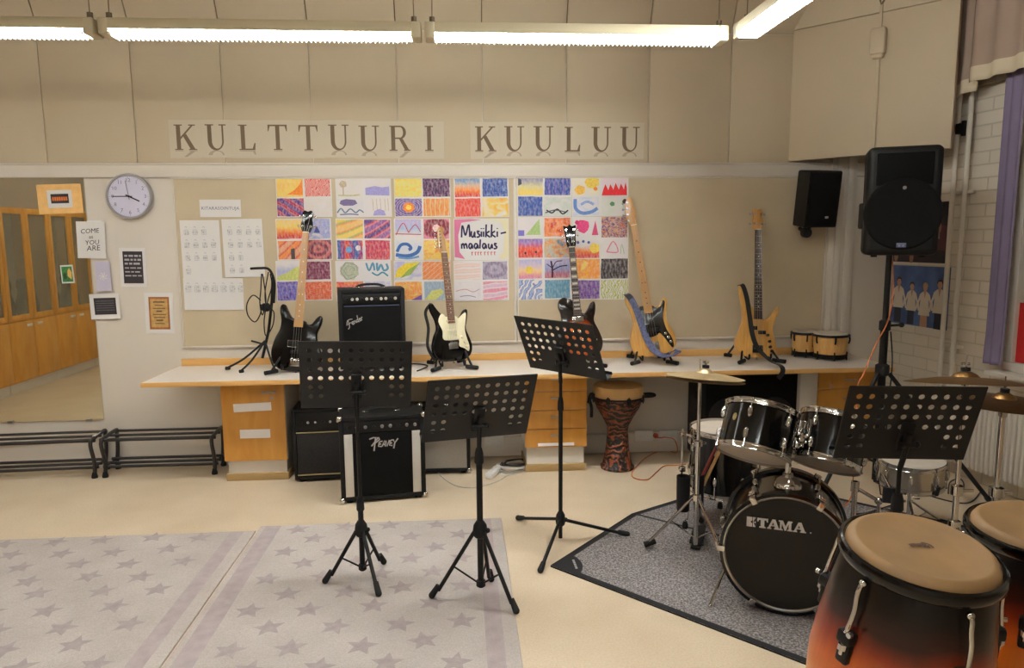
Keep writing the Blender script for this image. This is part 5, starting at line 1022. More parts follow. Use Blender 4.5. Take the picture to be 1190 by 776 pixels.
r1 = ramp(nt, [(.32, C(78, 72, 70)), (.5, C(128, 121, 119)), (.7, C(172, 165, 162))]); L.new(n1.outputs['Fac'], r1.inputs['Fac']); L.new(r1.outputs['Color'], b.inputs['Base Color']); b.inputs['Roughness'].default_value = .95
bp = node(nt, 'ShaderNodeBump', i_Strength=.4, i_Distance=.004); L.new(n1.outputs['Fac'], bp.inputs['Height']); L.new(bp.outputs['Normal'], b.inputs['Normal'])
MP = [atZ(640, 658.5), atZ(734.5, 598), V((1.95, 4.66, 0)), V((3.05, 3.55, 0)), V((1.72, 2.10, 0))]
O_ = MP[0].copy(); mp2 = [(p.x-O_.x, p.y-O_.y) for p in MP]
m = MB(); a = m.ring([(x, y, .007) for x, y in mp2]); b_ = m.ring([(x, y, 0) for x, y in mp2]); m.f(a); m.f(b_[::-1]); m.bridge(b_, a); m.mi = 1
for i in range(5):
    p, q = V((*mp2[i], 0)), V((*mp2[(i+1) % 5], 0)); d = (q-p).normalized(); n = V((-d.y, d.x, 0)); 
    if n.dot(V((1.2, -.3, 0))-p) < 0: n = -n
    m.poly([p+V((0, 0, .0076)), q+V((0, 0, .0076)), q+n*.035+V((0, 0, .0076)), p+n*.035+V((0, 0, .0076))]); m.poly([p+V((0, 0, .0076))-n*.002, q+V((0, 0, .0076))-n*.002, q-n*.002, p-n*.002])
p, q = V((*mp2[1], 0))+V((.02, -.01, 0)), atZ(905, 641)-O_; d = (q-p).normalized(); n = V((-d.y, d.x, 0))*.011; z_ = V((0, 0, .0078)); m.poly([p-n+z_, q-n+z_, q+n+z_, p+n+z_])
# black corner badge
u = (V((*mp2[1], 0))).normalized(); v_ = (V((*mp2[4], 0))).normalized(); pts = [V((0, 0, .0082))]+[(u*cos(t*pi/16)+v_*sin(t*pi/16))*.17+V((0, 0, .0082)) for t in range(9)]
m.poly(pts); m.mi = 2
md = (u+v_).normalized(); sd = V((-md.y, md.x, 0))
for k in range(7): c = md*.125+sd*(.045-.015*k)+V((0, 0, .0086)); m.poly([c-sd*.005-md*.006, c+sd*.005-md*.006, c+sd*.005+md*.006, c-sd*.005+md*.006])
tag(m.build('drum_mat', [MATG, mat('black_mat_edge', C(22, 20, 21), .8, var=.15), GREYINK], loc=O_, flat=True), 'grey speckled drum mat with black border under the drum kit', 'mat')
ZM = .0085
# ------------------------------------------------------------------ drum parts
def orient(ax, up='Y'): return V(ax).to_track_quat('Z', up).to_euler()
def lug(m, r, z, a, ln=.05):
    ca, sa = cos(a), sin(a); T = Matrix.Translation((r*ca, r*sa, z)) @ Matrix.Rotation(a, 4, 'Z'); m.box((.010, 0, 0), (.022, .020, ln), bev=.009) if False else None
    old = m.M; m.M = old @ T; m.ball((.006, 0, 0), 1, (.015, .012, ln/2), 10); m.box((.003, 0, 0), (.010, .020, ln*.8), bev=.004); m.M = old
def drum(t, r, h, shellm, nl=6, hoop=CHROME, top=SKIN, bot=SKIN, lugz=None, lugl=.055, phase=.2, double=True, hoopw=.022):
    """upright drum, local z up from 0 to h"""
    m = MB(); m.lathe([(r*.97, .004), (r, .006), (r, h-.006), (r*.97, h-.004), (r*.96, h-.02), (r*.96, .02), (r*.97, .004)], 56, cap=False); m.build('shell', shellm, t)
    for nm, z, s, hm in (('batter_head', h, 1, top), ('resonant_head', 0, -1, bot)):
        m = MB(); m.lathe([(r*1.005, z-s*.012), (r*1.005, z-s*.002), (r*.985, z), (r*.94, z-s*.001), (.0005, z-s*.001)], 56, cap=False); m.build(nm, hm, t)
        m = MB(); m.lathe([(r*1.012, z-s*(hoopw-.006)), (r*1.035, z-s*(hoopw-.006)), (r*1.037, z-s*(hoopw-.010)), (r*1.025, z-s*(hoopw-.012)), (r*1.025, z+s*.006), (r*1.04, z+s*.010), (r*1.012, z+s*.011), (r*1.008, z+s*.002), (r*1.012, z-s*(hoopw-.006))], 56, cap=False); m.build('hoop', hoop, t)
    for k in range(nl):
        a = 2*pi*k/nl+phase; ca, sa = cos(a), sin(a)
        for s in ((1, -1) if double else (0,)):
            z = h/2+s*(h*.24) if double else h/2
            m = MB(); lug(m, r, z, a, lugl); m.build('lug', CHROME, t)
            zr = h-.012 if s >= 0 else .012
            m = MB(); m.cyl((r*1.045*ca, r*1.045*sa, z), (r*1.045*ca, r*1.045*sa, zr+(.012 if s >= 0 else -.012)), .0028, n=8); m.cyl((r*1.045*ca, r*1.045*sa, zr+(.008 if s >= 0 else -.008)), (r*1.045*ca, r*1.045*sa, zr+(.018 if s >= 0 else -.018)), .006, n=8); m.build('tension_rod', CHROME, t)
            if not double: m = MB(); m.cyl((r*1.045*ca, r*1.045*sa, z), (r*1.045*ca, r*1.045*sa, 0), .0028, n=8); m.cyl((r*1.045*ca, r*1.045*sa, -.002), (r*1.045*ca, r*1.045*sa, -.010), .006, n=8); m.build('tension_rod', CHROME, t)
# bass drum: local z towards the audience, x to the viewer's right, y up
nF = V((-.41, -.91, 0)).normalized(); rX = V((.91, -.41, 0)).normalized()
RB, DB = .261, .40; bc = V((1.385, 2.868, RB*1.062+ZM+.001))
bd = thing('bass_drum', 'large black bass drum with white lettering standing on its side on the mat', 'bass drum', bc, orient(nF))
m = MB(); m.lathe([(RB*.98, -.03), (RB, -.028), (RB, -DB+.028), (RB*.98, -DB+.03), (RB*.97, -DB+.05), (RB*.97, -.05), (RB*.98, -.03)], 72, cap=False); m.build('shell', BLKGL, bd)
HEADB = mat('black_drum_head', C(9, 8, 8), .2, var=.05, spec=.3)
for nm, z, s, hm in (('front_head', -.012, 1, HEADB), ('batter_head', -DB+.012, -1, SKIN)):
    m = MB(); m.lathe([(RB*1.004, z-s*.012), (RB*1.004, z-s*.002), (RB*.985, z), (RB*.95, z-s*.003), (.0005, z-s*.003)], 72, cap=False); m.build(nm, hm, bd)
for z0, z1 in ((-.042, .0), (-DB, -DB+.042)):
    m = MB(); m.lathe([(RB*1.01, z0), (RB*1.062, z0+.003), (RB*1.062, z1-.003), (RB*1.01, z1), (RB*1.01, z0)], 72, cap=False); m.build('hoop', BLKGL, bd)
m = MB(); m.lathe([(RB*.965, -.010), (RB*.985, -.004), (RB*1.008, -.004), (RB*1.008, -.010)], 72, cap=False); m.build('head_ring', STEEL, bd)
for k in range(6):
    a = R_(60*k+1); ca, sa = cos(a), sin(a)
    for fr in (0, 1):
        T = Matrix.Rotation(a, 4, 'Z') @ (Matrix() if fr == 0 else Matrix.Translation((0, 0, -DB)) @ Matrix.Diagonal((1, 1, -1, 1)))
        m = MB(T); m.box((RB*1.035, 0, .004), (.034, .026, .006), bev=.002); m.box((RB*1.085, 0, -.022), (.007, .026, .052), bev=.002); m.box((RB*1.10, 0, -.046), (.026, .020, .012), bev=.004); cl = m.build('claw', CHROME, bd)
        m = MB(T); m.cyl((RB*1.115, 0, -.036), (RB*1.115, 0, -.13), .0035, n=8); m.box((RB*1.115, 0, -.030), (.008, .030, .010), bev=.003); m.build('tension_rod', CHROME, cl)
        old = MB(T @ Matrix.Translation((0, 0, 0))); old.ball((RB*1.03, 0, -.145), 1, (.018, .013, .034), 10); old.box((RB*1.008, 0, -.145), (.012, .022, .055), bev=.004); old.build('lug', CHROME, bd)
# lettering
F = Matrix.Translation((-.032, .108, -.0105)) @ Matrix.Scale(.86, 4)
LT = {'T': [[(-.5, 1), (.5, 1), (.5, .62), (.40, .62), (.34, .80), (.17, .80), (.17, .16), (.30, .12), (.30, 0), (-.30, 0), (-.30, .12), (-.17, .16), (-.17, .80), (-.34, .80), (-.40, .62), (-.5, .62)]],
      'A': [[(-.58, 0), (-.20, 0), (-.20, .12), (-.28, .14), (-.22, .30), (.10, .30), (.16, .14), (.06, .12), (.06, 0), (.60, 0), (.60, .12), (.50, .14), (.16, 1), (-.12, 1), (-.48, .14), (-.58, .12)], ],
      'M': [[(-.62, 0), (-.22, 0), (-.22, .12), (-.34, .15), (-.32, .70), (-.06, 0), (.06, 0), (.30, .70), (.30, .15), (.18, .12), (.18, 0), (.64, 0), (.64, .12), (.54, .15), (.54, .85), (.64, .88), (.64, 1), (.24, 1), (.02, .42), (-.22, 1), (-.62, 1), (-.62, .88), (-.50, .85), (-.48, .15), (-.62, .12)]]}
LW = mat('white_lettering', C(196, 190, 186), .5, var=.02)
m = MB(F); x = -.078; H_ = .052
for ch, adv in (('T', .045), ('A', .048), ('M', .057), ('A', .05)):
    for q in LT[ch]: m.poly([(x+px*.052, py*H_, 0) for px, py in q])
    if ch == 'A': m.mi = 1; m.poly([(x+px*.052, py*H_, .0003) for px, py in ((-.14, .42), (.05, .42), (-.05, .70))]); m.mi = 0
    x += adv*1.17
m.poly([(-.155+a_*.044, b_*H_, 0) for a_, b_ in ((0, 0), (1, 0), (1, 1), (0, 1))]); m.mi = 1
for tri in (((.62, 0), (.69, 0), (.69, 1), (.62, 1)), ((.72, .5), (.99, .99), (.99, .58)), ((.72, .5), (.99, .01), (.99, .42)), ((.40, .5), (.62, .66), (.62, .34))): m.poly([(-.155+a_*.044, b_*H_, .0003) for a_, b_ in tri])
m.mi = 0; m.poly([(.150+.004*cos(k*pi/5), .005+.004*sin(k*pi/5), 0) for k in range(10)])
m.build('lettering', [LW, HEADB], bd, flat=True)
for s in (-1, 1):
    m = MB(); m.ball((s*RB*.90, -RB*.42, -.12), .024); m.tube([(s*RB*.90, -RB*.42, -.12), (s*RB*1.02, -RB*.65, -.08), (s*RB*1.18, -RB*1.06, .02)], .0065, 8); m.ball((s*RB*1.18, -RB*1.065, .02), .009); m.build('spur', CHROME, bd)
# tom holder: dome, post and two arms
zt = -.17
m = MB(Matrix.Translation((0, RB-.004, zt)) @ Matrix.Rotation(-pi/2, 4, 'X')); m.lathe([(.062, 0), (.060, .012), (.045, .034), (.026, .046), (.022, .06), (.0005, .062)], 24, cap=False); m.box((0, .03, .018), (.02, .06, .014), bev=.004); hol = m.build('holder_dome', CHROME, bd)
m = MB(); m.cyl((0, RB+.04, zt), (0, RB+.235, zt), .0125, n=16); m.cyl((0, RB+.195, zt), (0, RB+.240, zt), .02, n=16); m.build('holder_post', CHROME, bd)
for s in (-1, 1):
    m = MB(); m.tube([(0, RB+.215, zt), (s*.035, RB+.215, zt-.01), (s*.075, RB+.225, zt-.04), (s*.085, RB+.262, zt-.055), (s*.088, RB+.30, zt-.06)], .0095, 10, sm=4); m.ball((s*.045, RB+.215, zt-.01), .021); m.box((s*.05, RB+.235, zt+.012), (.012, .03, .02), bev=.004); m.build('holder_arm', CHROME, bd)
# rack toms
away, right = V((.41, .91, 0)), V((.91, -.41, 0))
def tom(px, py, w, r, h, lab, tilt, side, phase):
    n = (V((0, 0, 1))+away*math.tan(R_(tilt))+right*side).normalized(); ct = atW(px, py, w); base = ct-n*h
    t = thing('rack_tom', lab, 'tom drum', base, orient(n), 'rack toms above the bass drum'); drum(t, r, h, BLKGL, 6, phase=phase)
    # mount bracket on the side facing the holder, round badge
    q = t.rotation_euler.to_matrix().inverted() @ (bc+V((0, 0, RB+.22))+(-nF)*.2-base); a = math.atan2(q.y, q.x)
    m = MB(Matrix.Rotation(a, 4, 'Z')); m.box((r+.012, 0, h*.52), (.026, .048, .075), bev=.008); m.cyl((r+.03, 0, h*.40), (r+.03, 0, h*.66), .014, n=12); m.box((r+.045, 0, h*.52), (.012, .034, .014), bev=.004); m.build('mount_bracket', CHROME, t)
    v = t.rotation_euler.to_matrix().inverted() @ (EYE-base); ab = math.atan2(v.y, v.x)-.75
    m = MB(Matrix.Rotation(ab, 4, 'Z')); m.lathe([(.014, 0), (.013, .0022), (.0005, .0022)], 18, Matrix.Translation((r-.0005, 0, h*.6)) @ Matrix.Rotation(pi/2, 4, 'Y') @ Matrix.Diagonal((1.3, .8, 1, 1)), cap=False); m.build('badge', mat('badge_gold', C(150, 130, 90), .4, .6), t)
    return t
tom(886, 477, 3.30, .160, .210, 'black rack tom with chrome hoops, left one over the bass drum', 28, .17, .55)
tom(970, 487, 3.32, .146, .215, 'black rack tom with chrome hoops, right one beside the music stand', 27, .20, .3)
# floor tom
ft = atW(842, 497.5, 4.10); RF, zb = .188, .215
t = thing('floor_tom', 'black floor tom on three chrome legs behind the hi-hat', 'floor tom', (ft.x, ft.y, ZM))
sub = MB(Matrix.Translation((0, 0, zb)))
H = ft.z-zb-.01
m = MB(); m.lathe([(RF*.97, zb), (RF, zb+.004), (RF, zb+H-.004), (RF*.97, zb+H)], 56, cap=False); m.build('shell', BLKGL, t)
for nm, z, s in (('batter_head', zb+H, 1), ('resonant_head', zb, -1)):
    m = MB(); m.lathe([(RF*1.005, z-s*.012), (RF*.985, z), (.0005, z-s*.001)], 56, cap=False); m.build(nm, SKIN, t)
    m = MB(); m.lathe([(RF*1.01, z-s*.016), (RF*1.04, z-s*.016), (RF*1.026, z-s*.010), (RF*1.026, z+s*.006), (RF*1.04, z+s*.012), (RF*1.01, z+s*.012), (RF*1.01, z-s*.016)], 56, cap=False); m.build('hoop', CHROME, t)
for k in range(8):
    a = 2*pi*k/8+.2; ca, sa = cos(a), sin(a)
    for z, zr in ((zb+.09, zb-.004), (zb+H-.09, zb+H+.004)):
        m = MB(); lug(m, RF, z, a, .06); m.cyl((RF*1.045*ca, RF*1.045*sa, z), (RF*1.045*ca, RF*1.045*sa, zr), .003, n=8); m.build('lug', CHROME, t)
for k in range(3):
    a = 2*pi*k/3+3.35; ca, sa = cos(a), sin(a); q = RF+.03
    m = MB(); m.tube([(q*ca, q*sa, zb+.22), (q*ca, q*sa, .09), ((q+.02)*ca, (q+.02)*sa, .05), ((q+.02)*ca, (q+.02)*sa, .01)], .0055, 8, sm=3); lg = m.build('leg', CHROME, t)
    m = MB(); m.box(((RF+.016)*ca, (RF+.016)*sa, zb+.13), (.04, .04, .06), rot=Euler((0, 0, a)), bev=.01); m.build('leg_bracket', CHROME, lg); m = MB(); m.lathe([(.016, 0), (.017, .02), (.010, .04)], 12, Matrix.Translation(((q+.02)*ca, (q+.02)*sa, 0))); m.build('rubber_foot', RUB, lg)
# ------------------------------------------------------------------ stands with tripod feet
def tripod(t, hub, rad, foot_r, ph, m_leg, zlow=.06, braces=True, thick=.009, footm=RUB, n=3, footlen=.05):
    for k in range(n):
        a = ph+2*pi*k/n; ca, sa = cos(a), sin(a)
        m = MB(); m.tube([(.018*ca, .018*sa, hub), (rad*.5*ca, rad*.5*sa, hub*.56), (rad*ca, rad*sa, .016)], thick, 8, sm=3); lg = m.build('leg', m_leg, t)
        m = MB(); m.cyl((rad*ca-footlen*ca*.8, rad*sa-footlen*sa*.8, .016+footlen*.35), (rad*ca+.012*ca, rad*sa+.012*sa, .013), foot_r*.8, foot_r, n=12); m.build('rubber_foot', footm, lg)
        if braces: m = MB(); m.tube([(.012*ca, .012*sa, zlow), (rad*.5*ca, rad*.5*sa, hub*.54)], thick*.55, 6); m.build('brace', m_leg, t)
def cym(name, label, c, r, n, holes=True, cat='cymbal', met=None):
    t = thing(name, label, cat, c, orient(n))
    m = MB(); m.lathe([(r, -.022*r/.2), (r*.75, -.012*r/.2), (r*.45, -.003), (r*.23, .0), (r*.18, .012), (r*.10, .022), (.006, .024), (.006, .0225), (r*.10, .0205), (r*.18, .0105), (r*.23, -.0015), (r*.45, -.0045), (r*.75, -.0135*r/.2), (r, -.0235*r/.2)], 72, cap=False); m.build('plate', met or BRASS, t)
    m = MB(); m.cyl((0, 0, .024), (0, 0, .040), .018, n=16); m.build('felt', BLKMAT, t)
    m = MB(); m.cyl((0, 0, .040), (0, 0, .062), .006, n=10); m.box((0, 0, .055), (.034, .008, .012), bev=.003); m.build('wing_nut', CHROME, t)
    return t
# hi-hat
HATB = mat('pale_bronze', C(204, 180, 138), .42, .75, var=.08, scale=20)
hb = V((1.222, 3.564, ZM)); hz = atY(808, 438, 3.564).z
hs_ = thing('hi_hat_stand', 'chrome hi-hat stand with tripod legs on the mat', 'hi-hat stand', hb)
m = MB(); m.cyl((0, 0, .03), (0, 0, hz*.62), .0125, n=14); m.build('lower_tube', CHROME, hs_)
m = MB(); m.cyl((0, 0, hz*.60), (0, 0, hz-.02), .0095, n=14); m.cyl((0, 0, hz-.02), (0, 0, hz+.085), .0035, n=8); m.build('upper_tube', CHROME, hs_)
m = MB(); m.lathe([(.014, 0), (.024, .004), (.024, .03), (.014, .034)], 18, Matrix.Translation((0, 0, hz*.60))); m.box((.03, 0, hz*.6+.017), (.03, .008, .014), bev=.003); m.build('clamp', CHROME, hs_)
m = MB(); m.lathe([(.012, 0), (.026, .008), (.026, .014), (.010, .016)], 20, Matrix.Translation((0, 0, hz-.025))); m.build('cymbal_seat', CHROME, hs_)
m = MB(); m.lathe([(.013, 0), (.024, .004), (.024, .035), (.013, .04)], 16, Matrix.Translation((0, 0, .27))); m.build('hub', CHROME, hs_)
for fx, fy in ((752, 633), (846, 660), (815, 606)):
    e = atZ(fx, fy, ZM+.015)-hb; d = V((e.x, e.y, 0)).normalized(); R__ = V((e.x, e.y, 0)).length
    m = MB(); m.tube([d*.02+V((0, 0, .29)), d*R__*.5+V((0, 0, .165)), d*R__+V((0, 0, .022))], .0085, 8, sm=3); lg = m.build('leg', CHROME, hs_)
    m = MB(); m.cyl(d*(R__-.045)+V((0, 0, .038)), d*(R__+.015)+V((0, 0, .016)), .013, .016, n=12); m.build('rubber_foot', RUB, lg)
    m = MB(); m.tube([d*.012+V((0, 0, .07)), d*R__*.52+V((0, 0, .155))], .005, 6); m.build('brace', CHROME, hs_)
m = MB(Matrix.Rotation(math.atan2(.91, .41)-pi/2, 4, 'Z')); m.box((0, .13, .030), (.070, .20, .010), rot=Euler((R_(7), 0, 0)), bev=.004); m.box((0, .12, .006), (.05, .24, .010), bev=.003); m.build('pedal', BLKMAT, hs_)
nh = V((.10, .06, 1)).normalized()
cc_ = atY(815, 434, 3.564)
cym('hi_hat_cymbal', 'upper thin bronze hi-hat cymbal in front of the worktop edge', V((hb.x+.028, hb.y, cc_.z+.004)), .200, V((.08, .09, 1)), met=HATB)
c2 = cym('hi_hat_cymbal', 'lower thin bronze hi-hat cymbal just under the upper one', V((hb.x+.028, hb.y, cc_.z-.012)), .200, V((.08, .09, 1)), met=HATB)
for ch in list(kids(c2)):
    if ch.name.startswith(('felt', 'wing')): bpy.data.objects.remove(ch)
# stick holder and sticks
sp = atY(794.5, 552, 3.62); st = thing('stick_holder', 'black drumstick cup clamped beside the hi-hat stand', 'stick holder', (sp.x, sp.y, 0)); zc0, zc1 = atY(794, 593, 3.62).z, atY(794, 553, 3.62).z
m = MB(); m.lathe([(.030, zc0), (.034, zc0+.01), (.037, zc1), (.033, zc1), (.030, zc0+.02), (.0005, zc0+.02)], 24, cap=False); m.lathe([(.030, zc0), (.0005, zc0)], 24, cap=False); m.build('cup', BLKMAT, st)
zr1 = atY(794, 500, 3.62).z
m = MB(); m.cyl((0, .036, zc1-.04), (0, .036, zr1), .0055, n=10); m.box((0, .030, zc1+.03), (.034, .03, .028), bev=.006); m.box((0, .030, zr1-.03), (.03, .026, .024), bev=.006); m.tube([(0, .036, zr1-.03), (.03, .01, zr1-.03), (hb.x-sp.x-.016, hb.y-sp.y, zr1-.03)], .006, 8); m.build('clamp_arm', CHROME, st)
p2 = atY(811, 575, 3.62); z0_, z1_ = atY(811, 590, 3.62).z, atY(811, 552, 3.62).z; s2 = thing('stick_holder', 'slim black drumstick cup holding the red and pale sticks', 'stick holder', (p2.x+.012, 3.64, 0))
m = MB(); m.lathe([(.022, z0_), (.026, z0_+.01), (.028, z1_), (.024, z1_), (.022, z0_+.02), (.0005, z0_+.02)], 20, cap=False); m.lathe([(.022, z0_), (.0005, z0_)], 20, cap=False); m.build('cup', BLKMAT, s2)
m = MB(); m.tube([(-.02, -.02, z1_-.03), (hb.x-p2.x-.012+.012, hb.y-3.64+.01, z1_-.03)], .006, 8); m.build('clamp_arm', CHROME, s2)
for k, (a_, b_, mt, lab) in enumerate((((814, 558), (833, 518), mat('red_stick', C(120, 34, 28), .5), 'dark red drumstick leaning out of the slim cup'), ((819, 560), (838.5, 519), MAPLE, 'pale wooden drumstick leaning out of the slim cup'))):
    P, Q = atY(*a_, 3.635), atY(*b_, 3.66+.01*k); c = P.copy(); d = (Q-P).normalized()
    m = MB(); m.tube([d*-.02, d*.03, d*((Q-P).length*.8), d*((Q-P).length-.01), d*(Q-P).length], lambda t: .009 if t < .7 else .007, 10); tag(m.build('drumstick', mt, loc=c), lab, 'drumstick', 'drumsticks')
# cymbal stands
def cstand(label, px, py, w, floor_ph, r=.0125, boom=None):
    c = atW(px, py, w); t = thing('cymbal_stand', label, 'cymbal stand', (c.x, c.y, 0)); z = c.z
    m = MB(); m.cyl((0, 0, .10), (0, 0, z*.55), r, n=14); m.build('lower_tube', CHROME, t)
    m = MB(); m.cyl((0, 0, z*.53), (0, 0, z-.06), r*.8, n=14); m.build('upper_tube', CHROME, t)
    m = MB(); m.lathe([(r*1.1, 0), (r*1.9, .005), (r*1.9, .045), (r*1.1, .05)], 18, Matrix.Translation((0, 0, z*.53))); m.box((.045, 0, z*.53+.02), (.06, .010, .016), bev=.004); m.build('clamp', CHROME, t)
    m = MB(); m.box((0, 0, z-.065), (.03, .03, .05), bev=.01); m.cyl((0, 0, z-.06), (0, 0, z+.095), .0035, n=8); m.cyl((0, 0, z-.035), (0, 0, z-.012), .014, n=14); m.build('tilter', CHROME, t)
    m = MB(); m.lathe([(r*1.1, 0), (r*2, .005), (r*2, .045), (r*1.1, .05)], 18, Matrix.Translation((0, 0, .42))); m.build('hub', CHROME, t)
    tripod(t, .44, .32, .017, floor_ph, CHROME, zlow=.14, thick=.0085)
    return c
c = cstand('chrome cymbal stand carrying the higher cymbal at the right', 1122, 438, 2.95, .5)
cym('crash_cymbal', 'larger bronze cymbal, higher of the two above the conga drums', c+V((.0, 0, .0)), .228, V((.05, .155, 1)))
c = cstand('thick chrome cymbal stand in front of the radiator', 1167, 462, 3.12, 1.2, .016)
cym('crash_cymbal', 'darker bronze cymbal, lower of the two in front of the radiator', c, .205, V((.02, -.02, 1)))
# snare drum on its stand
sc_ = atW(1060, 533, 4.02); t = thing('snare_drum', 'chrome snare drum seen below the tilted music stand at the right', 'snare drum', (sc_.x, sc_.y, sc_.z-.135), (R_(4), R_(-3), 0)); drum(t, .166, .135, mat('snare_shell', C(206, 196, 180), .2, .85, var=.05), 8, double=False, lugl=.07)
t2 = thing('snare_stand', 'chrome tripod stand holding the snare drum', 'snare stand', (sc_.x, sc_.y, 0)); zz = sc_.z-.135
m = MB(); m.cyl((0, 0, .04), (0, 0, zz-.06), .011, n=12); m.build('tube', CHROME, t2)
for k in range(3):
    a = 2*pi*k/3+.7; m = MB(); m.tube([(0, 0, zz-.06), (.10*cos(a), .10*sin(a), zz-.03), (.175*cos(a), .175*sin(a), zz-.018), (.190*cos(a), .190*sin(a), zz+.03)], .006, 8, sm=3); ar_ = m.build('basket_arm', CHROME, t2); m = MB(); m.cyl((.180*cos(a), .180*sin(a), zz-.014), (.192*cos(a), .192*sin(a), zz+.035), .010, n=10); m.build('rubber_tip', RUB, ar_)
tripod(t2, .17, .26, .015, .2, CHROME, zlow=.06, thick=.007)
# short chrome tripod, folded, between bass drum and snare
fb = atW(993, 575, 3.55); t = thing('folded_tripod', 'short chrome tripod with black rubber tip behind the bass drum', 'tripod', (fb.x, fb.y, 0)); fz_ = fb.z+.04
m = MB(); m.cyl((0, 0, .0), (0, 0, fz_+.03), .013, n=12); m.cyl((0, 0, fz_-.02), (0, 0, fz_+.03), .02, n=14); m.build('tube', CHROME, t)
e = atW(1021, 582, 3.55)-V((fb.x, fb.y, 0)); f_ = atW(1034, 583, 3.53)-V((fb.x, fb.y, 0)); g_ = atW(1034, 567, 3.53)-V((fb.x, fb.y, 0)); g2 = atW(1026, 552, 3.6)-V((fb.x, fb.y, 0))
m = MB(); m.tube([(0, 0, fz_), tuple(e)], .009, 8); m.ball(tuple(e), .02); m.tube([tuple(e), (e.x+.03, e.y, .02)], .009, 8); m.build('leg', CHROME, t)
m = MB(); m.tube([tuple(e), tuple(f_)], .007, 8); m.cyl(tuple(f_), tuple(g_+V((0, 0, .005))), .036, .030, n=18); m.build('rubber_tip', RUB, t)
m = MB(); m.tube([tuple(g_), tuple(g2)], .008, 8); m.build('arm', CHROME, t)
# ------------------------------------------------------------------ congas and djembe
CONG, nt, b = newmat('sunburst_conga'); L = nt.links
tc = node(nt, 'ShaderNodeTexCoord'); sx = node(nt, 'ShaderNodeSeparateXYZ'); L.new(tc.outputs['Object'], sx.inputs['Vector'])
n1 = node(nt, 'ShaderNodeTexNoise', i_Scale=3.5, i_Detail=2.); L.new(tc.outputs['Object'], n1.inputs['Vector'])
ad = node(nt, 'ShaderNodeMath', operation='MULTIPLY_ADD'); ad.inputs[1].default_value = .16; L.new(n1.outputs['Fac'], ad.inputs[0]); L.new(sx.outputs['Z'], ad.inputs[2])
mr = node(nt, 'ShaderNodeMapRange'); mr.inputs['From Min'].default_value = -.25; mr.inputs['From Max'].default_value = .05; L.new(ad.outputs['Value'], mr.inputs['Value'])
r = ramp(nt, [(.0, C(226, 132, 44)), (.34, C(206, 100, 34)), (.52, C(140, 48, 22)), (.68, C(50, 18, 12)), (.85, C(16, 11, 10))]); L.new(mr.outputs['Result'], r.inputs['Fac'])
wv = node(nt, 'ShaderNodeTexNoise', i_Scale=1., i_Detail=4.); mp = node(nt, 'ShaderNodeMapping'); mp.inputs['Scale'].default_value = (60, 60, 2); L.new(tc.outputs['Object'], mp.inputs['Vector']); L.new(mp.outputs['Vector'], wv.inputs['Vector'])
r2 = ramp(nt, [(.3, (.8, .8, .8, 1)), (.7, (1, 1, 1, 1))]); L.new(wv.outputs['Fac'], r2.inputs['Fac']); mx = node(nt, 'ShaderNodeMix', data_type='RGBA', blend_type='MULTIPLY'); mx.inputs['Factor'].default_value = 1
L.new(r.outputs['Color'], mx.inputs['A']); L.new(r2.outputs['Color'], mx.inputs['B']); L.new(mx.outputs['Result'], b.inputs['Base Color']); b.inputs['Roughness'].default_value = .28; b.inputs['Specular IOR Level'].default_value = .4; b.inputs['Coat Weight'].default_value = .12
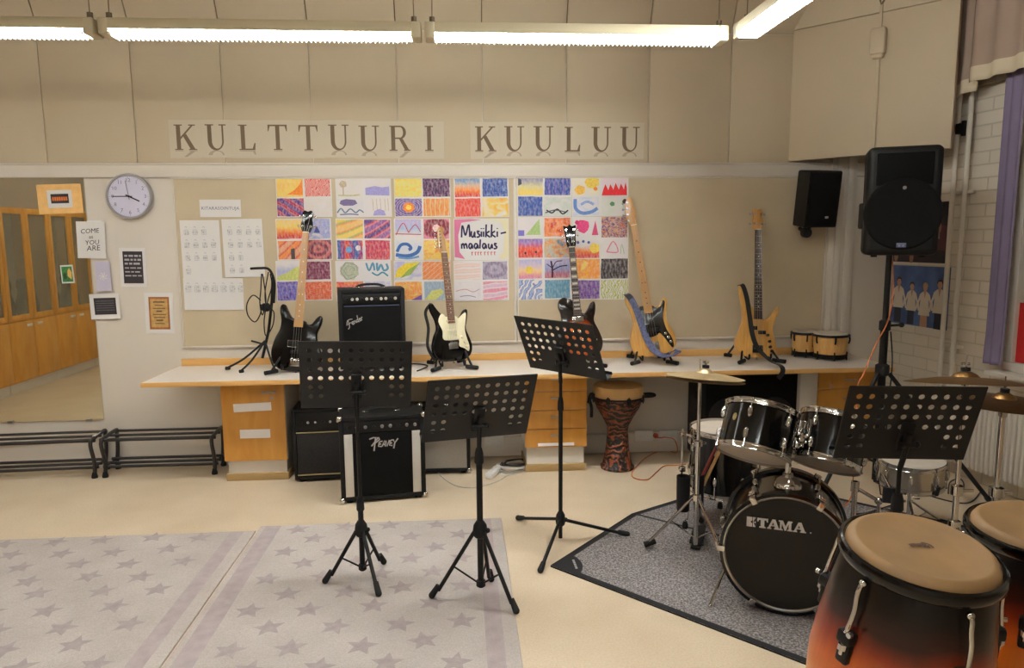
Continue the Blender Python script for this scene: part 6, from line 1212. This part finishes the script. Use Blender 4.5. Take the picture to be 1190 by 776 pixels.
def conga(label, c, n, r, aim, mark=True):
    t = thing('conga', label, 'conga drum', c, orient(V(n).normalized(), 'Y'), 'conga drums in the corner of the photo'); s = r/.165
    m = MB(); m.lathe([(.140*s, -.010), (.150*s, -.03), (.166*s, -.12), (.181*s, -.22), (.188*s, -.30), (.184*s, -.38), (.168*s, -.50), (.146*s, -.62), (.130*s, -.72), (.126*s, -.75), (.118*s, -.75), (.12*s, -.72)], 64, cap=False); m.build('shell', CONG, t)
    m = MB(); m.lathe([(.153*s, -.014), (.1515*s, -.002), (.146*s, .007), (.138*s, .013), (.131*s, .0135), (.124*s, .010), (.06*s, .0085), (.0005, .008)], 72, cap=False); hd = m.build('head', HIDE, t)
    m = MB(); m.lathe([(.150*s, -.030), (.160*s, -.032), (.166*s, -.024), (.167*s, -.010), (.163*s, -.001), (.157*s, .001), (.1535*s, -.006), (.152*s, -.02), (.150*s, -.030)], 72, cap=False); rm = m.build('rim', BLKGL, t)
    m = MB(); m.torus((0, 0, -.005), .1555*s, .0016, n=72, m=6); m.build('rim_edge', STEEL, rm)
    m = MB(); m.lathe([(.132*s, -.70), (.136*s, -.705), (.133*s, -.745), (.127*s, -.752)], 48, cap=False); m.build('bottom_ring', BLK, t)
    Mw = Matrix.Translation(c) @ orient(V(n).normalized(), 'Y').to_matrix().to_4x4()
    if aim: ph = min((2*pi*k/720 for k in range(720)), key=lambda a: (V(proj(Mw @ V((.168*s*cos(a), .168*s*sin(a), -.05))))-V(aim)).length)
    for k in range(5):
        a = ph+2*pi*k/5; T = Matrix.Rotation(a, 4, 'Z')
        m = MB(T); m.tube([(.161*s, 0, -.040), (.172*s, 0, -.052), (.176*s, 0, -.075), (.181*s, .004, -.11), (.190*s, .0, -.165)], .0052, 10, sm=4); m.ball((.165*s, 0, -.044*s), .0085); lg = m.build('tension_hook', CHROME, t)
        m = MB(T); m.box((.178*s, 0, -.172), (.040, .034, .030), rot=Euler((0, R_(-6), 0)), bev=.006); m.box((.182*s, 0, -.205), (.020, .030, .060), rot=Euler((0, R_(-4), 0)), bev=.006); m.build('side_plate', BLK, lg)
        m = MB(T); m.cyl((.191*s, 0, -.155), (.194*s, 0, -.212), .0045, n=10); m.cyl((.1925*s, 0, -.186), (.1935*s, 0, -.200), .0095, n=6); m.cyl((.196*s, .018, -.150), (.205*s, .018, -.150), .006, n=10); m.build('tension_nut', CHROME, lg)
    if mark:
        m = MB(Matrix.Translation((0, 0, .0098)) @ Matrix.Rotation(R_(8), 4, 'Z'))
        for q, wd in (([(-.024, .012), (-.012, .010), (-.002, .003)], .010), ([(-.004, .006), (.006, .003), (.016, .006)], .011), ([(.006, .002), (.010, -.012)], .006), ([(.014, .008), (.020, -.004), (.016, -.016)], .005), ([(.000, -.004), (.016, -.006)], .004)): stroke(m, q, wd, Matrix(), 3, .0002)
        m.build('printed_mark', mat('head_print', C(92, 64, 44), .6), hd)
    return t
c1 = V((.988, 1.416, .983)); n1_ = V((.036, -.144, 1)).normalized()
conga('sunburst conga with pale hide head nearest the viewer at the right', c1, n1_, .164, (1128, 713))
c2_ = V((1.47, 1.64, .92)); n2_ = V((-.02, -.05, 1)).normalized()
conga('sunburst conga half out of the photo behind the nearer one', c2_, n2_, .175, (1188, 716), False)
for c, n, nm in ((c1, n1_, 'black tripod cradle under the nearer conga'), (c2_, n2_, 'black tripod cradle under the conga at the edge of the photo')):
    b0_ = c-n*.62; s = thing('conga_stand', nm, 'conga stand', (b0_.x, b0_.y, 0))
    m = MB(); m.torus((0, 0, b0_.z), .172, .008, Matrix(), 40); m.build('ring', BLK, s)
    for k in range(3):
        a = 2*pi*k/3+.4; m = MB(); m.tube([(.172*cos(a), .172*sin(a), b0_.z), (.20*cos(a), .20*sin(a), b0_.z-.12), (.30*cos(a), .30*sin(a), .012)], .011, 8, sm=3); lg = m.build('leg', BLK, s); m = MB(); m.ball((.30*cos(a), .30*sin(a), .016), .016); m.build('rubber_foot', RUB, lg)
DJ, nt, b = newmat('carved_djembe'); L = nt.links
tc = node(nt, 'ShaderNodeTexCoord'); n1 = node(nt, 'ShaderNodeTexWave', wave_type='RINGS', i_Scale=7., i_Distortion=16., i_Detail=3.); n1.inputs['Detail Scale'].default_value = 1.5; L.new(tc.outputs['Object'], n1.inputs['Vector'])
n2 = node(nt, 'ShaderNodeTexVoronoi', i_Scale=14.); L.new(tc.outputs['Object'], n2.inputs['Vector'])
r1 = ramp(nt, [(.2, C(24, 18, 15)), (.5, C(66, 42, 28)), (.75, C(108, 52, 30)), (.95, C(146, 74, 42))]); L.new(n1.outputs['Fac'], r1.inputs['Fac']); r2 = ramp(nt, [(.1, (.35, .35, .35, 1)), (.5, (1, 1, 1, 1))]); L.new(n2.outputs['Distance'], r2.inputs['Fac'])
mx = node(nt, 'ShaderNodeMix', data_type='RGBA', blend_type='MULTIPLY'); mx.inputs['Factor'].default_value = .8; L.new(r1.outputs['Color'], mx.inputs['A']); L.new(r2.outputs['Color'], mx.inputs['B']); L.new(mx.outputs['Result'], b.inputs['Base Color']); b.inputs['Roughness'].default_value = .4
bp = node(nt, 'ShaderNodeBump', i_Strength=.6, i_Distance=.01); L.new(n1.outputs['Fac'], bp.inputs['Height']); L.new(bp.outputs['Normal'], b.inputs['Normal'])
dj0 = atZ(721.5, 549.5); dj = thing('djembe', 'carved brown goblet djembe drum with black handles under the worktop', 'djembe', (dj0.x, dj0.y+.125, 0)); k_ = 1.03
m = MB(); m.lathe([(.108, 0), (.122, .003), (.123, .018), (.108, .03), (.092, .10), (.080, .20), (.074, .28), (.080, .32), (.115, .39), (.155, .455), (.172, .505), (.176, .55), (.172, .575), (.165, .575), (.165, .54)], 56, cap=False); m.lathe([(.108, 0), (.0005, 0)], 40, cap=False); m.build('body', DJ, dj)
m = MB(); m.lathe([(.1775, .545), (.180, .575), (.179, .605), (.172, .617), (.16, .619), (.0005, .616)], 56, cap=False); m.build('head', mat('djembe_skin', C(214, 172, 112), .6, var=.1, scale=12), dj)
m = MB(); m.torus((0, 0, .548), .181, .0065, n=56); m.build('tension_ring', mat('ring_tan', C(200, 160, 110), .5), dj)
m = MB(); m.torus((0, 0, .535), .183, .007, n=56); m.build('lower_ring', BLK, dj)
for k in range(8):
    a = 2*pi*k/8+.2; m = MB(Matrix.Rotation(a, 4, 'Z')); m.box((.186, 0, .530), (.020, .030, .045), bev=.006); m.cyl((.190, 0, .50), (.190, 0, .56), .005, n=8); m.build('lug', BLK, dj)
m = MB(); m.tube([(.178, -.02, .545), (.225, -.03, .550), (.262, -.02, .540), (.262, .02, .525), (.225, .03, .52), (.178, .02, .525)], .012, 8, sm=4); m.build('handle', RUB, dj)
m = MB(); m.tube([(-.178, -.04, .55), (-.215, -.06, .53), (-.205, -.07, .47), (-.205, -.07, .40)], .011, 8, sm=4); m.tube([(-.178, -.04, .55), (-.20, -.02, .56), (-.225, -.05, .50)], .010, 8, sm=3); m.build('carry_strap', RUB, dj)
# ------------------------------------------------------------------ music stands
def desk_mesh(m, w=.50, h=.34, nc=10, nr=6):
    """perforated plate: hole cells in four full rows and at the outer two columns of the two lowest rows"""
    px_ = w/(nc+.9); mx_ = (w-px_*nc)/2; pz = .0465; z_top = h/2-.022; R0 = .0115
    xs = [-w/2]+[-w/2+mx_+px_*k for k in range(nc+1)]+[w/2]; zs = [h/2]+[z_top-pz*k for k in range(nr+1)]+[-h/2]
    solid = lambda i, j: not (1 <= i <= nc and 1 <= j <= nr and (j <= 4 or i <= 2 or i >= nc-1))
    for y, fl in ((-.0009, False), (.0009, True)):
        for j in range(len(zs)-1):
            for i in range(len(xs)-1):
                x0, x1, z1, z0 = xs[i], xs[i+1], zs[j], zs[j+1]
                if solid(i, j): m.poly([(x0, y, z0), (x1, y, z0), (x1, y, z1), (x0, y, z1)]); continue
                cx, cz = (x0+x1)/2, (z0+z1)/2; hx, hz = (x1-x0)/2, (z1-z0)/2; sq, ci, N = [], [], 16
                for k in range(N):
                    a = 2*pi*k/N; ca, sa = cos(a), sin(a); q = min(hx/abs(ca) if abs(ca) > 1e-6 else 9, hz/abs(sa) if abs(sa) > 1e-6 else 9)
                    # keep cell corners exact
                    sq.append((cx+ca*q, y, cz+sa*q)); ci.append((cx+ca*R0, y, cz+sa*R0))
                S_, I_ = m.ring(sq), m.ring(ci); m.bridge(S_, I_)
                for s, t_, k in ((1, 1, 2), (-1, 1, 6), (-1, -1, 10), (1, -1, 14)):
                    a0, a1 = sq[k-1], sq[k]
                    if fl is False or fl is True:
                        cr = (cx+s*hx, y, cz+t_*hz)
                        if (V(sq[k])-V(cr)).length > 1e-5: m.poly([sq[k-1], cr, sq[k]]); 
                        nk = sq[(k+1) % N]
                        if (V(sq[k])-V(cr)).length > 1e-5: m.poly([sq[k], cr, nk])
                if fl:
                    Wd = m.ring([(p[0], -.0009, p[2]) for p in ci]); m.bridge(I_, Wd)
    # rounded-over edge and player's ledge on the far side
    for a, b in (((-w/2, 0, h/2), (w/2, 0, h/2)), ((-w/2, 0, -h/2), (-w/2, 0, h/2)), ((w/2, 0, -h/2), (w/2, 0, h/2))): m.cyl(a, b, .0026, n=6)
    m.box((0, .028, -h/2), (w, .056, .003), bev=.001); m.box((0, .056, -h/2+.008), (w, .003, .016), bev=.001)
DESKM = mat('black_desk_paint', C(15, 14, 14), .5, var=.12)
def music_stand(label, base, dpos, ang, scale, feet, hub, clutchz, low_r=.0135, floorz=0., flat=False, tip=.05):
    t = thing('music_stand', label, 'music stand', (base[0], base[1], floorz))
    B = V((base[0], base[1], floorz)); dp = V(dpos)-B; E_ = (Matrix.Rotation(ang[0], 4, 'Z') @ Matrix.Rotation(ang[1], 4, 'X') @ Matrix.Rotation(ang[2], 4, 'Y'))
    m = MB(Matrix.Translation(dp) @ E_ @ Matrix.Scale(scale, 4)); desk_mesh(m); dk = m.build('desk', DESKM, t, sharp=30)
    m = MB(Matrix.Translation(dp) @ E_); m.box((0, -.010, -.055), (.050, .018, .13), bev=.004); m.box((0, -.026, -.06), (.022, .03, .07), bev=.004); m.build('desk_bracket', BLK, dk)
    top = dp+(E_.to_3x3() @ V((0, -.035, -.075)))
    m = MB(); m.cyl((-.028, top.y, top.z), (.028, top.y, top.z), .012, n=14); m.ball((.036, top.y, top.z), .014); m.tube([tuple(top), (top.x*.5, top.y*.6, top.z-.05), (0, 0, top.z-.11)], .011, 10, sm=3); m.build('tilt_joint', BLK, t)
    m = MB(); m.cyl((0, 0, clutchz-.05), (0, 0, top.z-.10), .0088, n=14); m.build('upper_tube', BLK, t)
    m = MB(); m.cyl((0, 0, tip), (0, 0, clutchz), low_r, n=16); m.build('lower_tube', BLK, t)
    m = MB(); m.lathe([(low_r*1.05, 0), (low_r*1.45, .008), (low_r*1.35, .05), (low_r*.95, .075)], 18, Matrix.Translation((0, 0, clutchz-.035))); m.build('clutch', RUB, t)
    m = MB(); m.lathe([(low_r*1.1, -.01), (low_r*2.1, .0), (low_r*2.4, .02), (low_r*2.1, .055), (low_r*1.2, .075)], 8, Matrix.Translation((0, 0, hub-.03))); m.ball((low_r*2.4, -.01, hub), .012); m.build('hub', RUB, t)
    if not flat: m = MB(); m.lathe([(low_r*1.0, 0), (low_r*1.5, .006), (low_r*1.45, .032), (low_r*1.1, .036)], 14, Matrix.Translation((0, 0, tip-.012))); m.build('slide_collar', RUB, t)
    for f in feet:
        e = V((f[0]-B.x, f[1]-B.y, .014)); d = V((e.x, e.y, 0)); R__ = d.length; d.normalize(); h0 = V((d.x*low_r*1.8, d.y*low_r*1.8, hub-.005))
        m = MB(); m.cyl(h0, e-d*.03+V((0, 0, .022 if not flat else .006)), .0095, n=12); lg = m.build('leg', BLK, t)
        u = (e-h0).normalized(); m = MB(); m.cyl(e-u*.055, e+u*.002, .0125, .0155, n=14); m.ball(e, .0155); m.build('rubber_foot', RUB, lg)
        if not flat:
            md = h0*.47+e*.53; m = MB(); m.cyl((d.x*low_r, d.y*low_r, tip+.01), md, .0045, n=8); m.build('brace', BLK, t)
ZR = .0108
def feet_at(pts, z=0.): return [tuple(atZ(x, y, z+.012)) for x, y in pts]
hubz = lambda px, py, Y: atY(px, py, Y).z
music_stand('black music stand on the rug before the black and white amplifier, left of four', (-.512, 3.40), (-.512, 3.428, 1.019), (.108, .30, .036), 1.043, feet_at([(378, 675), (440, 690), (446, 653)], ZR), hubz(418, 617, 3.40), hubz(417, 588, 3.40), floorz=ZR, tip=.045)
music_stand('black music stand on the rug edge with a low desk, second from the left', (.066, 3.17), (.072, 3.19, .897), (.265, .433, .014), 1.012, feet_at([(502, 692), (600, 710), (571, 673)], ZR), hubz(559, 618, 3.17), hubz(558, 533, 3.17), low_r=.0145, floorz=ZR, tip=.05)
music_stand('black music stand with a sharply tilted desk and flat tripod on the bare floor', (.522, 3.752), (.516, 3.747, 1.085), (-.778, .472, .035), 1.015, feet_at([(602, 601), (729, 620), (628, 662)], .004), hubz(652, 603, 3.752), hubz(651, 470, 3.752), low_r=.0115, flat=True, tip=.02)
music_stand('black music stand in front of the drum kit at the right', (1.715, 2.62), (1.713, 2.585, .940), (-.136, .369, .004), 1.0, [(1.715+.26*cos(a), 2.62+.26*sin(a)) for a in (.3, 2.4, 4.5)], .26, .60, low_r=.0165, floorz=ZM, tip=.05)
# ------------------------------------------------------------------ loudspeakers
pb = atW(1027, 400, 4.52); px0, py0 = pb.x, pb.y; zb_ = atY(1038, 296, py0).z; ztp = atY(1043, 173, py0).z
ss = thing('speaker_stand', 'black tripod pole carrying the large loudspeaker at the end of the worktop', 'speaker stand', (px0, py0, 0))
zcol = atY(1020, 378, py0).z
m = MB(); m.cyl((0, 0, .10), (0, 0, zcol), .024, n=18); m.build('lower_tube', BLK, ss)
m = MB(); m.cyl((0, 0, zcol-.05), (0, 0, zb_+.06), .0175, n=16); m.build('upper_tube', BLK, ss)
m = MB(); m.lathe([(.025, 0), (.034, .006), (.034, .06), (.022, .07)], 20, Matrix.Translation((0, 0, zcol-.035))); m.cyl((.02, -.02, zcol), (.075, -.035, zcol+.005), .008, n=10); m.ball((.085, -.037, zcol+.006), .017); m.build('collar', RUB, ss)
m = MB(); m.lathe([(.026, 0), (.042, .01), (.042, .07), (.026, .08)], 16, Matrix.Translation((0, 0, .78))); m.build('hub', RUB, ss)
for k in range(3):
    a = -.62+2*pi*k/3; ca, sa = cos(a), sin(a); rl = .66 if k == 0 else .58; m = MB(); m.tube([(.04*ca, .04*sa, .80), (rl*ca, rl*sa, .02)], .0135, 10); lg = m.build('leg', BLK, ss); m = MB(); m.cyl(((rl-.06)*ca, (rl-.06)*sa, .095), ((rl+.01)*ca, (rl+.01)*sa, .014), .017, .02, n=12); m.build('rubber_foot', RUB, lg)
    m = MB(); m.tube([(.025*ca, .025*sa, .22), (rl*.55*ca, rl*.55*sa, .375)], .008, 8); m.build('brace', BLK, ss)
hS = ztp-zb_; fd = V((-.42, -.91, 0)).normalized(); T0 = Matrix.Rotation(math.atan2(fd.x, -fd.y), 4, 'Z')
PAM = mat('black_abs', C(11, 10, 10), .55, spec=.3, var=.15, bump=.15, bscale=300)
pa = thing('loudspeaker', 'large black moulded loudspeaker on the tripod pole', 'loudspeaker', (px0+.04, py0+.0, zb_), (0, 0, math.atan2(fd.x, -fd.y)))
def vprism(m, out, z0, z1, bev): m.prism(out, z0, z1, bev, Matrix(((1, 0, 0, 0), (0, 0, 1, 0), (0, 1, 0, 0), (0, 0, 0, 1))))
w2 = .20; outl = [(-w2, -.19), (w2, -.19), (w2, -.02), (.12, .19), (-.12, .19), (-w2, -.02)]
m = MB(); vprism(m, outl, 0, hS, 0); cb = m.build('cabinet', PAM, pa, sharp=50); bv = cb.modifiers.new('round', 'BEVEL'); bv.width = .036; bv.segments = 4; bv.limit_method = 'ANGLE'; bv.angle_limit = R_(25)
Fp = Matrix.Translation((0, -.192, 0)) @ Matrix.Rotation(pi/2, 4, 'X')     # lathe axis out of the front
m = MB(Fp); m.lathe([(.208, -.03), (.210, .0), (.204, .010), (.194, .013), (.186, .010), (.0005, .018)], 64, Matrix.Translation((0, .245, 0)), cap=False); m.build('woofer_grille', CLOTHB, pa)
m = MB(); m.box((0, -.186, hS-.135), (.30, .02, .19), bev=.008); hn = m.build('horn_flare', mat('horn_black', C(5, 5, 5), .8, spec=.15), pa)
m = MB(Fp); a1 = m.ring([(-.14, hS-.215, .0), (.14, hS-.215, .0), (.14, hS-.055, .0), (-.14, hS-.055, .0)]); a2 = m.ring([(-.035, hS-.165, -.06), (.035, hS-.165, -.06), (.035, hS-.105, -.06), (-.035, hS-.105, -.06)]); m.bridge(a1, a2); m.f(a2); m.build('horn_throat', PAM, hn)
m = MB(Fp); m.cyl((.0, hS-.245, .012), (.0, hS-.245, .026), .010, n=12); m.build('status_lamp', STEEL, pa)
m = MB(Fp); m.box((.0, .062, .022), (.052, .026, .004), bev=.001); m.mi = 1; m.box((.0, .070, .0245), (.046, .004, .001)); m.box((-.010, .058, .0245), (.012, .010, .001)); m.box((.010, .058, .0245), (.012, .010, .001)); m.build('badge', [mat('badge_blue', C(92, 98, 132), .4), mat('badge_pale', C(150, 152, 170), .4)], pa)
for s in (-1, 1): m = MB(); m.box((s*.197, -.04, .24), (.03, .11, .16), rot=Euler((0, 0, s*-.2)), bev=.012); m.build('side_bumper', RUB, pa)
m = MB(); m.box((0, .02, hS+.004), (.14, .04, .02), bev=.008); m.build('top_handle', RUB, pa)
for s in (-1, 1): m = MB(); m.cyl((s*.13, -.09, -.012), (s*.13, -.09, .004), .018, n=12); m.build('foot', RUB, pa)
c = [atY(1035, 360, py0-.04), atY(1030, 378, py0-.045), atY(1021, 394, py0-.05), atY(1012, 414, py0-.06), atY(1003, 436, py0-.08), atY(996, 455, py0-.1)]
o_ = V((c[0].x, c[0].y, 0)); m = MB(); m.tube([V(p)-o_ for p in [atY(1037, 300, py0+.03), atY(1038, 335, py0-.035)]+c+[V((c[-1].x-.05, c[-1].y-.1, .25)), V((c[-1].x-.1, c[-1].y-.1, .006)), V((c[-1].x-.35, c[-1].y+.05, .006))]], .0042, 8, sm=5); tag(m.build('speaker_cable', ORANGEC, loc=o_), 'orange cable hanging from the large loudspeaker past its pole', 'cable')
q = [atY(1035, 385, py0-.02), atY(1037, 420, py0-.02), atY(1034, 455, py0-.02), atY(1030, 500, py0)]; o_ = V((q[0].x, q[0].y, 0)); m = MB(); m.tube([p-o_ for p in q]+[V((0, 0, .006)), V((.2, -.1, .006))], .004, 8, sm=4); tag(m.build('speaker_cable', BLK, loc=o_), 'black cable hanging close to the loudspeaker pole', 'cable')
# wall loudspeaker above the pinboard
a, b = atY(929, 196, 5.06), atY(973, 262, 5.10); w_, h_ = b.x-a.x-.07, a.z-b.z
ws = thing('wall_loudspeaker', 'small black loudspeaker on a wall bracket above the natural bass', 'loudspeaker', ((a.x+b.x)/2+.01, 5.20, b.z), (R_(7), 0, R_(6)))
m = MB(); vprism(m, [(-w_/2, -.12), (w_/2, -.12), (w_/2*.96, .04), (w_/2*.6, .10), (-w_/2*.6, .10), (-w_/2*.96, .04)], 0, h_, .012); m.build('cabinet', PAM, ws, sharp=50)
m = MB(); m.box((0, -.124, h_/2), (w_-.03, .012, h_-.03), bev=.006); m.build('grille', CLOTHB, ws)
m = MB(); m.box((.035, -.132, .075), (.026, .004, .016), bev=.002); m.build('badge', SILV, ws)
m = MB(); m.tube([(0, .02, .004), (0, .02, -.035), (0, .06, -.05), (0, .155, -.03)], .014, 10, sm=3); m.lathe([(.036, -.02), (.036, .02)], 18, Matrix.Translation((-.03, .0, -.05)) @ Matrix.Rotation(pi/2, 4, 'X')); m.build('bracket', RUB, ws)
# ------------------------------------------------------------------ posters on the brick wall
def poster(label, t0, t1, z0, z1):
    m = MB(TR @ Matrix.Translation(((t0+t1)/2, (z0+z1)/2, .004))); w, h = t1-t0, z1-z0; m.box((0, 0, 0), (w, h, .002)); return m, w, h
def tz(x, y):
    d = ray(x, y); s = (P0-EYE).dot(NR)/d.dot(NR); p = EYE+d*s; return (p-P0).dot(DR), p.z
def torso(m, cx, y0, s, mi_coat, mi_skin, mi_hair, mi_leg, skirt=False):
    z = .0022; P = lambda pts, dz=0: m.poly([(cx+x*s, y0+y*s, z+dz) for x, y in pts])
    m.mi = mi_leg; P([(-.16, -.55), (.16, -.55), (.15, .05), (-.15, .05)])
    m.mi = mi_coat; P([(-.24, -.05) if not skirt else (-.26, -.15), (.24, -.05) if not skirt else (.26, -.15), (.19, .35), (.22, .60), (.08, .70), (-.08, .70), (-.22, .60), (-.19, .35)], .0003)
    P([(-.22, .60), (-.34, .25), (-.28, .0), (-.22, .02), (-.25, .28), (-.16, .5)], .0005); P([(.22, .60), (.34, .25), (.28, .0), (.22, .02), (.25, .28), (.16, .5)], .0005)
    m.mi = mi_skin; P([(.10*cos(k*pi/6), .84+.13*sin(k*pi/6)) for k in range(12)], .0006); P([(-.05, .66), (.05, .66), (.05, .76), (-.05, .76)], .0005); P([(-.06, .70), (.06, .70), (0, .45)], .0006)
    m.mi = mi_hair; P([(.12*cos(k*pi/6), .90+.11*sin(k*pi/6)) for k in range(7)]+[(-.10, .84), (-.06, .93), (.06, .93), (.10, .84)], .0008)
t0, zA = tz(1038.5, 309); t1, zB = tz(1101, 379)
zlo, zhi = tz(1068, 379)[1], tz(1068, 309)[1]
m, w, h = poster('', t0, t1, zlo, zhi)
for cx, y0, s, sk in ((-.36, -.20, .50, False), (-.12, -.23, .46, False), (.11, -.24, .47, True), (.35, -.22, .52, False)): torso(m, cx*w, y0*h, s*h, 1, 2, 3 if cx != .11 else 5, 4 if not sk else 2, sk)
tag(m.build('wall_poster', [mat('poster_blue', C(70, 92, 140), .5, var=.4, scale=6), mat('poster_white', C(214, 200, 180), .6), mat('poster_skin', C(190, 140, 110), .6), mat('poster_hair', C(58, 42, 34), .7), mat('poster_navy', C(34, 32, 46), .6), mat('poster_fair', C(176, 140, 90), .7)], flat=True), 'blue poster of four people in white jackets on the brick wall', 'poster')
t0, zA = tz(1040, 236); t1, zB = tz(1102.5, 306); zlo, zhi = tz(1070, 305)[1], tz(1070, 236)[1]
m, w, h = poster('', t0, t1, zlo, zhi); m.mi = 1
m.poly([(x*w, y*h, .0014) for x, y in ((-.05, -.25), (.48, -.30), (.48, .1), (.1, .18))]); m.mi = 2
for x, y, q in ((.2, .12, .10), (.32, .08, .08), (-.4, -.40, .08), (-.12, -.42, .08)): m.poly([(x*w+q*h*.6*cos(k*pi/5), y*h+q*h*sin(k*pi/5)*1.2, .0018) for k in range(10)])
m.mi = 3; m.poly([(x*w, y*h, .0016) for x, y in ((.2, -.1), (.34, -.1), (.30, .28), (.24, .3))])
tag(m.build('wall_poster', [mat('poster_dark', C(36, 26, 30), .5, var=.3, scale=8), mat('poster_maroon', C(84, 40, 46), .5, var=.3, scale=8), mat('poster_tan', C(150, 110, 84), .6), mat('poster_grey', C(150, 140, 130), .6)], flat=True), 'dark maroon concert poster above the blue one, half hidden by the loudspeaker', 'poster')
# cables on the floor behind the conga drums
q = [atZ(1060, 567, .006), atZ(1085, 577, .006), atZ(1115, 584, .006), atZ(1130, 582, .006), atZ(1139, 572, .006)]; o_ = V((q[0].x, q[0].y, 0)); m = MB(); m.tube([p-o_-V((0, 0, .0015)) for p in q], .0045, 8, sm=5); tag(m.build('floor_cable', BLK, loc=o_), 'black cable on the floor curving behind the snare drum', 'cable')
q = [atZ(1102, 573, .006), atZ(1104, 560, .006), atZ(1115, 556, .006), atZ(1120, 562, .006), atZ(1118, 573, .006)]; o_ = V((q[0].x, q[0].y, 0)); m = MB(); m.tube([p-o_-V((0, 0, .0015)) for p in q], .0045, 8, sm=5); tag(m.build('floor_cable', BLK, loc=o_), 'black cable loop on the floor beside the cymbal stand', 'cable')
# ------------------------------------------------------------------ view
w = bpy.data.worlds.new('world'); SC.world = w; w.use_nodes = True
w.node_tree.nodes['Background'].inputs['Color'].default_value = (.9, .75, .6, 1); w.node_tree.nodes['Background'].inputs['Strength'].default_value = .02
SC.view_settings.view_transform = 'Standard'; SC.view_settings.look = 'None'; SC.view_settings.gamma = 1; SC.view_settings.exposure = 0.; SC.view_settings.use_curve_mapping = False
